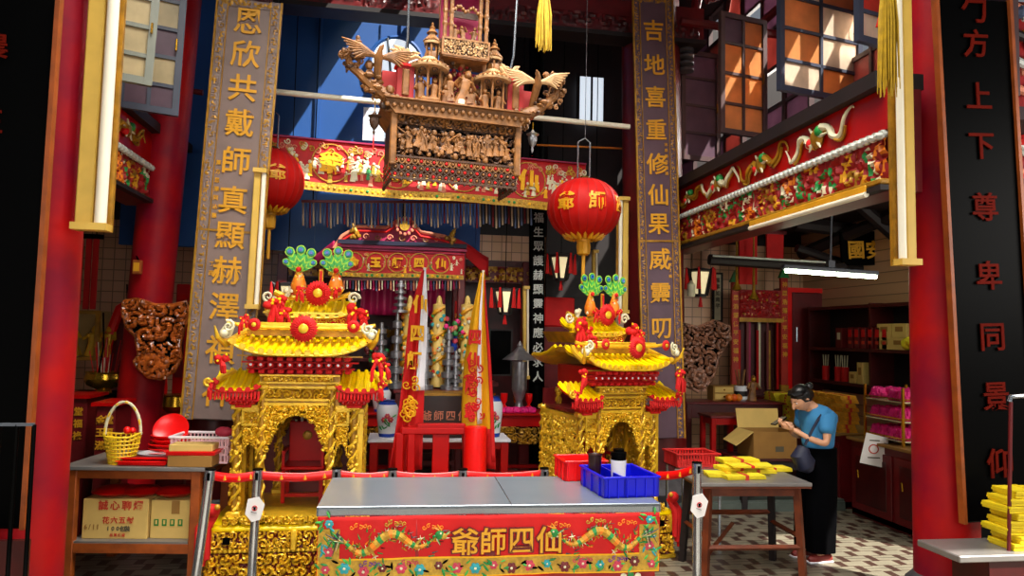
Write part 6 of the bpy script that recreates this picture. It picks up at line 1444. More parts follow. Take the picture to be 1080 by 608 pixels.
# joss packets in stacks on the counter
def packet(label, k='yellowpaper', sz=(.34, .2, .035), band=True, strings=False):
    e = thing('joss_packet', label, 'joss paper', (0, 0, 0)); q = rnd; m = MB(); L, w, h = sz
    for i in range(3): m.box((q.uniform(-.006, .006), q.uniform(-.005, .005), h * (i + .5) / 3), (L, w, h / 3 - .002), k, rz=q.uniform(-.03, .03))
    m.build('paper_sheets', e, smooth=False)
    if band: m = MB(); m.box((0, 0, h / 2), (.03, w + .008, h + .004), 'rustred'); m.build('paper_band', e, smooth=False)
    return e
side = ['bottom layer', 'second layer', 'third layer', 'fourth layer', 'fifth layer', 'sixth layer', 'seventh layer', 'eighth layer', 'ninth layer', 'top layer']
pk = packet('yellow joss paper packet in the pale stack on the counter beyond the woman'); first = True; G1 = 'pale yellow joss packets beyond the woman'
for col_ in range(2):
    for l in range(9):
        o = pk if first else copy_to(pk, (0, 0, 0)); first = False; p = at_x(866, 440, XC + .28)
        o.location = (XC + .26 + rnd.uniform(-.03, .03), 9.35 + .42 * col_ * 1.0 + rnd.uniform(-.02, .02), zcn + .001 + .037 * l); o.rotation_euler = (0, 0, PI / 2 + rnd.uniform(-.12, .12)); o.scale = (1, 1.3, 1); o['label'] = 'pale yellow joss paper packet in the tall stacks on the counter beyond the woman'; o['group'] = G1
pk2 = packet('x', 'ochrepaper', (.22, .12, .045)); first = True
for a_ in range(7):
    for l in range(9):
        o = pk2 if first else copy_to(pk2, (0, 0, 0)); first = False; o.location = (XC + .16 + rnd.uniform(-.03, .03), 8.06 + .165 * a_ + rnd.uniform(-.01, .01), zcn + .001 + .048 * l); o.rotation_euler = (0, 0, rnd.uniform(-.2, .2)); o['label'] = 'small ochre bundle in the wall of bundles stacked on the counter'; o['group'] = 'ochre paper bundles stacked on the counter'
# lotus rack
a = at_x(931, 472, XC + .2); e = thing('display_rack', 'gilt wire rack of pink lotus candles on the nearer cabinet', 'rack', (XC + .3, 7.22, zcn)); RW, RD, RH = .5, .62, .60
for sx in (-1, 1):
    for sy in (-1, 1): m = MB(); m.box((sx * RW / 2, sy * RD / 2, RH / 2), (.022, .022, RH), 'brass'); m.build('post', e, smooth=False)
for i in range(3): m = MB(); z = .05 + .2 * i; m.box((0, 0, z), (RW, RD, .012), 'clear'); [m.box((0, sy * RD / 2, z + .03), (RW, .012, .012), 'brass') for sy in (-1, 1)]; [m.box((sx * RW / 2, 0, z + .03), (.012, RD, .012), 'brass') for sx in (-1, 1)]; m.build('shelf', e, smooth=False)
m = MB()
for q in range(10): t = 2 * PI * q / 10; m.ball((.035 * math.cos(t), .035 * math.sin(t), .035), .03, 'pink', 6, sz=1.5); m.ball((.05 * math.cos(t + .3), .05 * math.sin(t + .3), .02), .026, 'pink', 6, sz=.9)
m.ball((0, 0, .05), .035, 'pink', 8); lo = m.build('lotus_candle'); first = True; 
for i in range(3):
    for j in range(4):
        for k in range(3):
            if i == 2 and (j + k) % 3 == 2: continue
            o = lo if first else lo.copy(); 
            if not first: COL.objects.link(o)
            first = False; o.location = (XC + .3 - .15 + .15 * k, 7.22 - .225 + .15 * j, zcn + .057 + .2 * i); o.scale = (1.25, 1.25, 1.55); tag(o, ['pink lotus candle on the lowest shelf of the gilt rack', 'pink lotus candle on the middle shelf of the gilt rack', 'pink lotus candle on the top shelf of the gilt rack'][i], 'candle', ['lotus candles on the lowest rack shelf', 'lotus candles on the middle rack shelf', 'lotus candles on the top rack shelf'][i])
# wall shelves
XS = 6.0; zA = [at_x(915, y, XS).z for y in (408, 370, 323)]
e = thing('wall_shelf', 'dark wooden wall shelving over the counter', 'shelf', (XS + .17, 8.72, zA[0] - .1)); y0_, y1_ = 7.3, 10.15; L = y1_ - y0_; zo = zA[0] - .1
for i, z in enumerate(zA): m = MB(); m.box((0, 0, z - zo), (.36, L, .04), 'dkred'); m.build('shelf_board', e, smooth=False)
for yy in (-L / 2, 0, L / 2): m = MB(); m.box((0, yy, (zA[2] - zo) / 2), (.34, .04, zA[2] - zo + .08), 'dkred'); m.build('upright', e, smooth=False)
m = MB(); m.box((.17, 0, (zA[2] - zo) / 2), (.02, L, zA[2] - zo + .1), 'dkwood'); m.build('back_board', e, smooth=False)
def on_shelf(px, lvl, xo=0): p = at_x(px, 350, XS + .05 + xo); return p.y
ia = thing('boxed_incense', 'x', 'box', (0, 0, 0)); m = MB(); m.box((0, 0, .14), (.16, .1, .28), 'maroon', b=.004); m.box((-.082, 0, .2), (.004, .07, .1), 'redcloth'); m.box((-.084, 0, .08), (.004, .06, .04), 'rustred'); m.build('carton', ia, smooth=False)
for i in range(6): o = ia if i == 0 else copy_to(ia, (0, 0, 0)); o.location = (XS + .08, on_shelf(900, 1) - .135 * i * 1.05, zA[1] + .021); o['label'] = 'red incense box in the row of six on the middle wall shelf'; o['group'] = 'row of red incense boxes on the wall shelf'
for i, (px, lv, h, w_, dz, k, lb) in enumerate([(936, 1, .15, .26, 0, 'card', 'lower cream box beside the red row, nearer the red boxes'), (950, 1, .15, .26, 0, 'card', 'lower cream box beside the red row, next to the yellow bag'), (936, 1, .17, .27, .151, 'card', 'upper cream box stacked beside the red row'), (952, 1, .17, .27, .151, 'card', 'upper cream box stacked at the near end of the shelf'), (902, 0, .15, .14, 0, 'card', 'small cream box on the bottom wall shelf, the squat one'), (910, 0, .28, .12, 0, 'card', 'tall narrow cream box on the bottom wall shelf'), (888, 1, .27, .14, 0, 'maroon', 'dark red box with a pale label on the middle shelf')]):
    e = thing('small_carton', lb, 'box', (XS + .1, at_x(px, 350, XS + .05).y, zA[lv] + .021 + dz)); m = MB(); m.box((0, 0, h / 2), (.2, w_, h), k, b=.003); m.build('box_body', e, smooth=False); m = MB(); m.box((-.101, 0, h * .6), (.003, w_ * .5, h * .35), 'cardbr' if k == 'card' else 'ivory'); m.build('label', e, smooth=False)
m = MB(); q = random.Random(9)
for i in range(9): m.ball((q.uniform(-.08, .08), q.uniform(-.13, .13), .07 + q.uniform(0, .05)), q.uniform(.05, .08), 'yellowpaper', 8)
o = m.build('yellow_bag'); o.location = (XS + .06, at_x(960, 350, XS).y, zA[1] + .02); tag(o, 'crumpled yellow bag at the end of the middle wall shelf', 'bag')
for i, px in enumerate((869, 882, 889)):
    e = thing('incense_tin', ['red tin of incense sticks standing apart on the bottom shelf', 'red tin of incense sticks in the pair, farther along the shelf', 'red tin of incense sticks in the pair, beside the squat cream box'][i], 'tin', (XS + .08, at_x(px, 390, XS + .05).y, zA[0] + .021)); m = MB(); m.lathe([(.05, 0), (.05, .2), (.045, .2), (.045, .03)], 'redcloth', n=14); m.build('can', e); m = MB()
    for k in range(7): m.tube([(.02 * math.cos(k), .02 * math.sin(k), .05), (.04 * math.cos(k), .04 * math.sin(k), .36)], .005, 'ivory', 5)
    m.build('incense_sticks', e)
# back-wall pieces
def wallthing(name, label, cat, px0, py0, px1, py1, Y): return boxy(name, label, cat, px0, py0, px1, py1, Y, .1, '')
e, w, h = boxy('framed_cupboard', 'tall dark cupboard with a bright red frame in the right aisle', 'cupboard', 830, 305, 877, 430, 10.38, .4, 'maroon', True); m = MB(); m.box((0, .2, h / 2), (w, .36, h), 'maroon'); m.build('body', e, smooth=False); m = MB(); frame_rect(m, w, h, .07, .05, 'redbright'); m.build('frame', e, smooth=False); m = MB(); m.box((0, -.0, h / 2), (w - .16, .03, h - .16), 'maroon', b=.006); dd = m.build('door', e, smooth=False); m = MB(); m.tube([(-w * .3, -.03, h * .7), (-w * .3, -.03, h * .78)], .012, 'steel', 6); m.build('handle', dd)
# red wall altar
e, w, h = boxy('wall_altar', 'red wall altar with two lettered posts and a carved header', 'altar', 772, 296, 829, 420, 10.3, .4, 'red'); 
for sx, hh in ((-1, .97), (1, 1.02)):
    m = MB(); m.box((sx * (w / 2 - .04), 0, h * hh / 2), (.11, .06, h * hh), 'redpost', b=.006); m.prism([(sx * (w / 2 - .04) - .08, h * hh), (sx * (w / 2 - .04) + .08, h * hh), (sx * (w / 2 - .04), h * hh + .18)], -.03, .03, 'jade')
    for i in range(9): put_text(m, '神恩浩蕩佑平安福'[i % 8], (sx * (w / 2 - .04), -.035, h * hh - .1 - i * .13), .085, 'goldpaint', .006)
    m.box((sx * (w / 2 - .04), -.0, .1), (.13, .08, .2), 'golddk', b=.01); m.build('couplet_post', e, smooth=False)
m = MB(); m.box((0, .0, h * .79), (w - .16, .05, h * .24), 'redground'); relief(m, w - .2, h * .22, .03, .1, 801, 'redground', 'golddk', z0=h * .68, y=-.03, res=.018, th=.62, cols=['rosepale', 'golddk', 'redcloth']); m.box((0, -.05, h * .655), (w - .16, .03, .06), 'golddk'); m.build('header', e)
m = MB(); m.box((0, .22, h * .32), (w - .2, .03, h * .64), 'dkred')
for i in range(8): m.box((-w / 2 + .16 + (w - .3) * i / 7, -.0 if i % 2 else .1, h * .32 + (.1 if i % 3 else 0)), (.035, .02, h * (.6 if i % 3 else .5)), ['redcloth', 'maroon', 'magenta', 'red', 'ivory', 'maroon', 'golddk', 'red'][i])
m.build('hanging_ribbons', e, smooth=False)
m = MB(); m.box((0, .1, .0), (w, .5, .06), 'maroon'); m.box((0, .1, -.5 * e.location.z), (w * .95, .45, e.location.z), 'dkred'); m.build('pedestal', e, smooth=False)
for (px0, px1, py0, py1, lb) in ((779, 798, 246, 300, 'red hanging panel above the wall altar'), (808, 826, 246, 282, 'smaller bright red hanging panel near the tube lamp')): 
    e, w, h = wallthing('lacquer_board', lb, 'panel', px0, py0, px1, py1, 9.7); m = MB(); m.box((0, 0, h / 2), (w, .04, h), 'redcloth', b=.006); m.box((0, -.01, h), (w + .06, .06, .05), 'maroon'); m.build('board', e, smooth=False); hang(e, [(e.location.x, 9.7, e.location.z + h)], 3.62)
e, w, h = wallthing('scroll_picture', 'narrow framed scroll on the rear tile wall by the plum board', 'picture', 751, 288, 762, 340, 10.86); m = MB(); m.box((0, 0, h / 2), (w, .02, h), 'ivory'); frame_rect(m, w, h, .03, .04, 'dkwood'); [put_text(m, c_, (0, -.015, h - .12 - .1 * i), .08, 'greyink', .004) for i, c_ in enumerate('萬事如意平')]; m.build('scroll', e, smooth=False)
palace_lantern('soot-dark hanging lantern beside the plum couplet board', 739, 283, 312, 9.2, 1, 3.62); 
m = MB(); m.lathe([(.04, -.16), (.05, -.14), (.05, 0), (.02, .03), (.005, .05)], 'ivory', n=14); o = m.build('pendant_lamp'); o.location = at(729, 300, 8.9); tag(o, 'small pale pendant lamp at the dark beam end', 'lamp'); hang(o, [tuple(o.location)], 3.62)
for i, (px, py) in enumerate(((795, 308), (777, 298))): m = MB(); m.lathe([(.001, -.12), (.07, -.1), (.03, -.02), (.02, 0), (.01, .8)], 'golddk', n=14); o = m.build('brass_bell'); o.location = at(px, py, 9.5); tag(o, ['small brass bell hanging before the wall altar', 'small brass bell hanging beside the altar post top'][i], 'bell'); hang(o, [tuple(o.location)], 3.62)
# hanging sign board with gilt characters
e, w, h = wallthing('sign_board', 'black sign board with three gilt characters under the roof timbers', 'sign', 893, 247, 950, 277, 9.1); e.rotation_euler = (0, -.06, 0); m = MB(); m.box((0, .02, h / 2), (w * 1.15, .04, h * 1.1), 'black'); m.build('board', e, smooth=False); m = MB(); [put_text(m, c_, (-w * .32 + .33 * w * i, -.01, h * .45), h * .62, 'goldpaint', .01) for i, c_ in enumerate('國安張')]; m.build('characters', e)
# tube lamp
a, b = at(825, 287, 7.9), at(925, 294, 7.9); e, w, h = framed('tube_lamp', 'lit fluorescent tube lamp hanging on a rod in the right aisle', 'lamp', a, b, a + Vector((0, 0, .1)), None)
m = MB(); m.box((0, 0, .06), (w, .08, .05), 'grey', b=.008); m.build('housing', e, smooth=False); m = MB(); m.tube([(-w / 2 + .03, -.02, .015), (w / 2 - .03, -.02, .015)], .024, 'glow', 14); m.build('tube', e); m = MB(); m.tube([(0, 0, .08), (0, .0, 3.62 - a.z)], .012, 'grey', 8); m.box((0, 0, .13), (.08, .06, .08), 'grey'); m.build('rod', e)
# low tables and stool at the back of the right aisle
a, b = at(722, 424, 9.3), at(826, 420, 9.3)
table('altar_table', 'dark red altar table with fruit and jars at the back of the right aisle', a.x, b.x, 9.25, 9.8, a.z, 'maroon', 'dkred', .07, .18)
zt3 = a.z
a, b = at(746, 440, 8.5), at(784, 440, 8.5)
table('square_stool', 'dark red square stool table under the back altar table', a.x, b.x, 8.4, 8.8, at(760, 439, 8.4).z, 'maroon', 'red', .06, .08)

for i, (px, k, lb) in enumerate(((769, 'orange', 'orange fruit beside the striped jar'), (774, 'spice', 'darker orange fruit in the fruit row'), (779, 'orange', 'orange fruit nearest the carved figure'))): m = MB(); m.ball((0, 0, .05), .05, k, 12); m.tube([(0, 0, .095), (0, 0, .11)], .005, 'jade', 5); o = m.build('orange'); o.location = (at(px, 420, 9.4).x, 9.4, zt3); tag(o, lb, 'fruit')
cyl_thing('striped_jar', 'pale jar with a dark band on the back altar table', 'jar', Vector((at(781, 418, 9.55).x, 9.55, zt3)), [(.07, 0), (.09, .02), (.09, .2), (.08, .2), (.08, .05)], 'porcelain', [('dark_band', [(.0915, .06), (.0915, .13)], 'dkwood')])
m = MB(); [m.tube([(.02 * math.cos(i), .02 * math.sin(i), .05), (.07 * math.cos(i * 1.3), .07 * math.sin(i * 1.3), .42)], .006, 'brown', 5) for i in range(12)]; o = m.build('incense_sticks'); o.location = (at(781, 418, 9.55).x, 9.55, zt3 + .0); tag(o, 'spray of incense sticks standing in the pale jar', 'incense sticks')
m = MB(); figurine(m, (0, 0, 0), .34, 'brown', 'golddk', 42); o = m.build('deity_statue'); o.location = (at(793, 418, 9.5).x, 9.5, zt3); tag(o, 'seated brown deity figure on the back altar table', 'statue')
e = thing('small_chest', 'small wooden chest with two drawers on the back altar table', 'chest', (at(760, 418, 9.6).x, 9.6, zt3)); m = MB(); m.box((0, 0, .1), (.3, .2, .2), 'cardbr', b=.006); m.build('body', e, smooth=False)
for i in range(2): m = MB(); m.box((0, -.105, .055 + .09 * i), (.26, .012, .075), 'card', b=.003); d_ = m.build('drawer', e, smooth=False); k_ = MB(); k_.ball((0, -.12, .055 + .09 * i), .012, 'brass', 8); k_.build('knob', d_)
# open carton on a dark bench
a, b = at(793, 484, 7.9), at(842, 484, 7.9); zz = a.z
table('work_bench', 'dark bench under the open cardboard box', a.x - .15, b.x + .1, 7.85, 8.4, zz, 'dkred', 'dkwood', .07, .1)
e = thing('open_carton', 'open cardboard box with spread flaps beside the woman', 'box', ((a.x + b.x) / 2, 7.9, zz)); w = (b.x - a.x) * .92; h = at(820, 456, 7.9).z - zz; m = MB(); t = .008
for (x, y, sx, sy) in ((0, 0, w, t), (0, .4, w, t), (-w / 2, .2, t, .4), (w / 2, .2, t, .4)): m.box((x, y, h / 2), (sx, sy, h), 'cardbr')
m.box((0, .2, .005), (w, .4, .01), 'cardbr'); m.box((w * .1, -.006, h * .35), (.1, .003, .06), 'greyink'); m.build('box_body', e, smooth=False)
for (vs) in ([(-w / 2, 0, h), (-w / 2, .4, h), (-w / 2 - .2, .36, h - .13), (-w / 2 - .22, -.02, h - .15)], [(-w / 2, .4, h), (w / 2, .4, h), (w / 2 + .02, .46, h + .22), (-w / 2, .46, h + .22)], [(w / 2, .4, h), (w / 2, 0, h), (w / 2 + .17, 0, h - .1), (w / 2 + .17, .4, h - .1)]): m = MB(); m.add(vs, [(0, 1, 2, 3)], 'card'); m.build('flap', e, smooth=False, solid=.008)
# step across the right aisle
m = MB(); m.box((4.1, 7.95, .05), (2.0, .14, .10), 'stonegreen'); m.box((4.1, 8.05, .11), (2.0, .3, .03), 'stonegreen'); struct('trim_5', m, smooth=False)
# ============================================================ BENCH TABLE WITH YELLOW PACKETS
zb3 = .78; A = at_z(738, 510, zb3); B = at_z(857, 510, zb3); e = thing('bench_table', 'worn wooden table with splayed legs carrying yellow packets', 'table', ((A.x + B.x) / 2, (A.y + B.y) / 2, 0), math.atan2(B.y - A.y, B.x - A.x)); w = (B - A).length; d = .62; BT = Vector(e.location); BR = e.rotation_euler.z
m = MB(); m.box((0, d / 2, zb3 - .015), (w, d, .03), 'zinc', b=.005); m.box((0, d / 2, zb3 - .035), (w - .01, d - .01, .02), 'wood2'); m.build('table_top', e, smooth=False)
for sx in (-1, 1):
    for yy, oy in ((.07, -.03), (d - .08, .04)): m = MB(); m.tube([(sx * (w / 2 - .06), yy + oy, 0), (sx * (w / 2 - .10), yy, zb3 - .04)], .036, 'wood2' if yy < .2 else 'dkwood', 4); m.build('leg', e, smooth=False)  # rear legs get a darker timber as shade under the top
m = MB(); m.box((0, .07, zb3 - .08), (w - .2, .025, .07), 'wood2'); m.box((0, d - .08, zb3 - .08), (w - .2, .025, .07), 'dkwood'); m.build('apron', e, smooth=False)  # rear apron darkened as shade too
for (p_, q_) in (((-w / 2 + .07, .05, .26), (w / 2 - .07, .05, .26)), ((-w / 2 + .08, d - .06, .42), (w / 2 - .08, d - .06, .42)), ((-w / 2 + .08, .05, .2), (-w / 2 + .5, d - .06, .32)), ((w / 2 - .08, .05, .34), (w / 2 - .08, d - .06, .34)), ((-w / 2 + .08, .05, .34), (-w / 2 + .08, d - .06, .34))): m = MB(); m.tube([p_, q_], .022, 'wood2', 4); m.build('stretcher', e, smooth=False)
MBt = Matrix.Translation(BT) @ Matrix.Rotation(BR, 4, 'Z')
for i, (px, py, rz, z, k, lb) in enumerate([(783, 505, .1, 0, 'yellowpaper', 'yellow packet at the front edge of the bench table'), (766, 503, -.1, 0, 'yellowcl', 'orange-yellow packet at the near corner of the bench table'), (795, 499, .05, 0, 'yellowpaper', 'yellow packet lying flat behind the front-edge packet'), (776, 500, .3, .037, 'yellowpaper', 'yellow packet stacked askew in the middle of the pile'), (792, 498, -.1, .037, 'yellowcl', 'orange-yellow packet on the pile near the red plastic basket'), (778, 497, .1, .074, 'yellowpaper', 'topmost yellow packet of the bench table pile'), (812, 497, .1, 0, 'yellowpaper', 'lone yellow packet pushed towards the woman'), (790, 502, 0, .074, 'redcloth', 'flat red packet lying on the yellow pile')]):
    o = copy_to(pk, (0, 0, 0)); p = at_z(px, py, zb3); o.location = (p.x, max(p.y, BT.y + .12), zb3 + .002 + z); o.rotation_euler = (0, 0, BR + rz); o.scale = (1, .8, 1 if k != 'redcloth' else .5); o['label'] = lb
    if 'group' in o: del o['group']
    if k != 'yellowpaper':
        c = o.children[0]; c.data = c.data.copy(); c.data.materials[0] = K[k]
# small steel ledge with a red basket to its left
a = at(738, 495, 6.7); e = thing('steel_trolley', 'narrow steel trolley end with a red basket on it', 'trolley', (a.x, 6.72, 0)); m = MB(); m.box((0, .15, a.z), (.42, .5, .02), 'steel'); m.build('shelf', e, smooth=False)
for sx in (-1, 1):
    for yy in (-.06, .36): m = MB(); m.tube([(sx * .18, yy, 0), (sx * .18, yy, a.z)], .014, 'steel', 8); m.build('leg', e)
e2 = thing('red_basket', 'red slotted plastic basket on the narrow trolley', 'basket', (a.x + .0, 6.74, a.z + .011), .05); bw2, bd2, bh = .42, .32, .12; m = MB()
for sy in (-1, 1): [m.box((-bw2 / 2 + (i + .5) * bw2 / 14, sy * bd2 / 2 + .15 - .0, bh / 2), (.016, .008, bh), 'redcrate') for i in range(14)]; m.box((0, sy * bd2 / 2 + .15, .01), (bw2, .012, .02), 'redcrate')
for sx in (-1, 1): [m.box((sx * bw2 / 2, .15 - bd2 / 2 + (i + .5) * bd2 / 10, bh / 2), (.008, .016, bh), 'redcrate') for i in range(10)]
m.box((0, .15, .005), (bw2, bd2, .01), 'redcrate'); m.build('slotted_body', e2, smooth=False); m = MB(); [m.box((0, .15 + sy * bd2 / 2, bh), (bw2 + .04, .028, .018), 'redcrate', b=.005) for sy in (-1, 1)]; [m.box((sx * bw2 / 2, .15, bh), (.028, bd2, .018), 'redcrate', b=.005) for sx in (-1, 1)]; m.build('rim', e2, smooth=False)
# ============================================================ FRONT RIGHT: ledge with joss packets
a = at(1003, 583, 4.02); zl_ = a.z; e = thing('stone_ledge', 'grey ledge carrying the bright yellow packets beside the front column', 'ledge', (a.x + .36, 4.12, 0)); m = MB(); m.box((0, .0, zl_ - .02), (.74, .36, .04), 'zinc', b=.006); m.build('slab', e, smooth=False); m = MB(); m.box((.1, .0, (zl_ - .04) / 2), (.5, .3, zl_ - .04), 'dkred'); m.build('support', e, smooth=False)
pk3 = packet('x', 'yellowbright', (.30, .2, .042)); pk3.children[0].data.materials[0] = K['yellowbright']
lab = ['lowest', 'second', 'third', 'fourth', 'fifth', 'sixth', 'seventh', 'topmost']
for l in range(8):
    o = pk3 if l == 0 else copy_to(pk3, (0, 0, 0)); z = zl_ + .001 + .044 * (l if l < 7 else l - 1 + .0)
    if l >= 7: z = zl_ + .001 + .044 * (l)
    o.location = (at(1071, 560, 4.15).x + (.03 * math.sin(l * 2.1)) + (.02 if l > 6 else 0), 4.1 + .01 * (l % 3), z); o.rotation_euler = (0, 0, .12 * math.sin(l * 1.7)); o['label'] = '%s bright yellow packet in the stack beside the front column' % (['lowest', 'second lowest', 'third lowest', 'fourth from bottom', 'middle', 'fourth from top', 'third from top', 'second highest', 'topmost'][l]); o['group'] = 'bright yellow packets on the grey ledge'
m = MB(); a, b = at(1064, 585, 4.02), at(1066, 424, 4.02); m.tube([(0, 0, 0), b - a], .011, 'maroon', 8); m.tube([b - a + Vector((-.01, 0, 0)), b - a + Vector((.0, 0, .03)), b - a + Vector((.12, .02, .035))], .014, 'steel', 8); a0 = a; m.tube([(0, 0, -a.z), (0, 0, 0)], .011, 'maroon', 8); o = m.build('iron_rod'); o.location = a; tag(o, 'thin dark iron rod with a pale hooked top before the yellow packets', 'rod')
# sunlit gate carving seen past the black board
e = thing('gate_carving', 'sunlit pink and red roof carving past the black board', 'carving', tuple(at(1084, 260, 5.2))); m = MB(); w, h = .5, at(1084, 0, 5.2).z - at(1084, 260, 5.2).z
m.box((0, .06, h / 2), (w, .04, h), 'redground'); q = random.Random(8)
for i in range(9):
    z = h * (i + .5) / 9; m.tube([(-w / 2, 0, z + .1), (0, -.03, z), (w / 2, 0, z + .08)], .035, ['silverw', 'dkwood', 'rosepale'][i % 3], 8)
    for j in range(6): m.ball((q.uniform(-w / 2, w / 2), -.02, z + q.uniform(-.06, .08)), q.uniform(.03, .06), q.choice(['rosepale', 'redcloth', 'golddk', 'silverw', 'fringe2']), 7)
m.build('relief', e)
# extra hanging bits near the carved shrine
# ============================================================ THE WOMAN
pw = at_z(861, 590, 0); WM = thing('person', 'woman in a blue T-shirt and wide black trousers looking down at her phone', 'person', (pw.x, pw.y, 0), .12)
def skin_body(name, verts, edges, radii, k, parent, sub=2, root=0):
    me = bpy.data.meshes.new(name); me.from_pydata([Vector(v) for v in verts], edges, []); me.materials.append(K[k]); o = bpy.data.objects.new(name, me); COL.objects.link(o); o.parent = parent
    md = o.modifiers.new('sk', 'SKIN'); md.use_smooth_shade = True; md.branch_smoothing = .6
    for i, r_ in enumerate(radii): me.skin_vertices[0].data[i].radius = (r_, r_) if not isinstance(r_, tuple) else r_
    for i in range(len(verts)): me.skin_vertices[0].data[i].use_root = (i == root)
    s = o.modifiers.new('ss', 'SUBSURF'); s.levels = s.render_levels = sub; return o
def ensure_skin(me):
    return me
# local frame: she faces -x
HD = Vector((-.150, 0, 1.405)); hand_n = Vector((-.315, -.06, 1.165)); hand_f = Vector((-.235, .05, 1.175))
V = [(.02, 0, .93), (.03, 0, 1.08), (.02, 0, 1.22), (-.03, 0, 1.31), (-.075, 0, 1.36),              # 0-4 spine, neck
     (.02, -.085, .88), (.0, -.09, .5), (.02, -.09, .1), (-.09, -.09, .035),                          # 5-8 near leg
     (.02, .085, .88), (-.02, .09, .5), (-.01, .09, .1), (-.12, .09, .035),                           # 9-12 far leg
     (.015, -.14, 1.25), (-.04, -.19, 1.03), (-.18, -.13, 1.08), tuple(hand_n + Vector((.03, 0, -.012))),         # 13-16 near arm
     (.01, .14, 1.25), (-.05, .19, 1.05), (-.16, .12, 1.10), tuple(hand_f + Vector((.03, 0, -.01)))]           # 17-20
E = [(0, 1), (1, 2), (2, 3), (3, 4), (0, 5), (5, 6), (6, 7), (7, 8), (0, 9), (9, 10), (10, 11), (11, 12), (3, 13), (13, 14), (14, 15), (15, 16), (3, 17), (17, 18), (18, 19), (19, 20)]
Rr = [.085, .085, .085, .05, .047, .075, .055, .036, .03, .075, .055, .036, .03, .045, .034, .027, .02, .045, .034, .027, .02]
E.append((4, 21)); V.append((-.105, 0, 1.385)); Rr.append(.05)
def mk_skin(name, V, E, R, k, parent, sub=2):
    me = bpy.data.meshes.new(name); me.from_pydata(V, E, []); me.materials.append(K[k]); o = bpy.data.objects.new(name, me); COL.objects.link(o)
    md = o.modifiers.new('sk', 'SKIN'); md.use_smooth_shade = True
    for i, r_ in enumerate(R): me.skin_vertices[0].data[i].radius = (r_, r_)
    me.skin_vertices[0].data[0].use_root = True
    s = o.modifiers.new('ss', 'SUBSURF'); s.levels = s.render_levels = sub
    dg = bpy.context.evaluated_depsgraph_get(); dg.update(); m2 = bpy.data.meshes.new_from_object(o.evaluated_get(dg)); bpy.data.objects.remove(o); return m2
def merge_mesh(mb, me, k): mb.add([tuple(v.co) for v in me.vertices], [tuple(p.vertices) for p in me.polygons], k)
body = MB(); merge_mesh(body, mk_skin('b', V, E, Rr, 'skin', None), 'skin')
# head: sculpted from a lofted profile, tilted down
def head(mb, c, tilt):
    T0 = mb.T.copy(); mb.T = Matrix.Translation(c) @ Matrix.Rotation(-tilt, 4, 'Y'); n = 24; rows = 16; vs = []
    for i in range(rows + 1):
        t = i / rows; z = -.115 + .225 * t; ph = PI * t; base = max(.001, math.sin(ph)) ** .62
        fx = .092 * base; bx = .098 * base * (.75 if t < .3 else 1); yy = .074 * base * (.72 + .4 * min(1, t * 2)) * (1 if t > .05 else .9)
        for j in range(n):
            a = 2 * PI * j / n; x = math.cos(a); y = math.sin(a)
            X = (-fx if x > 0 else bx) * abs(x) if True else 0
            X = -fx * x if x > 0 else -bx * x
            if x > .9 and .38 < t < .62: X -= .020 * (1 - abs(t - .44) / .2) if abs(t - .44) < .2 else 0    # nose
            if x > .85 and .2 < t < .32: X -= .007
            if x > .6 and .5 < t < .62 and abs(y) > .2: X += .006
            vs.append((X, yy * y, z))
    fs = [(i * n + j, i * n + (j + 1) % n, (i + 1) * n + (j + 1) % n, (i + 1) * n + j) for i in range(rows) for j in range(n)]
    mb.add(vs, [f[::-1] for f in fs], 'skin')
    mb.tube([(-.088, 0, .018), (-.108, 0, -.012), (-.113, 0, -.022), (-.09, 0, -.03)], [.007, .011, .012, .008], 'skin', 8)
    for sg in (-1, 1): mb.ball((.005, sg * .076, -.005), .03, 'skin', 10, sy=.35, sx=.7)
    mb.T = T0
TL = .62
head(body, HD, TL)
def hand(mb, w, dirv, side, seed=0):
    """palm and five curled fingers reaching from the wrist w"""
    d = dirv.normalized(); s = Vector((0, side, 0)); u = d.cross(s).normalized()
    if u.z < 0: u = -u
    mb.tube([w - d * .02, w + d * .02, w + d * .055, w + d * .07], [.02, .026, .028, .022], 'skin', 10)
    for i in range(4):
        o = w + d * .065 + s * (-.021 + .014 * i); L = (.062, .07, .066, .05)[i]
        mb.tube([o, o + d * L * .45 + u * .008, o + d * L * .7 + u * .028, o + d * L * .6 + u * .05], [.0085, .008, .0075, .006], 'skin', 8)
    o = w + d * .02 - s * .022; mb.tube([o, o - s * .018 + d * .025 + u * .012, o - s * .01 + d * .045 + u * .03], [.010, .009, .007], 'skin', 8)
hand(body, hand_n, Vector((-1, .1, .28)), 1); hand(body, hand_f, Vector((-1, -.1, .1)), -1)
body.build('body', WM)
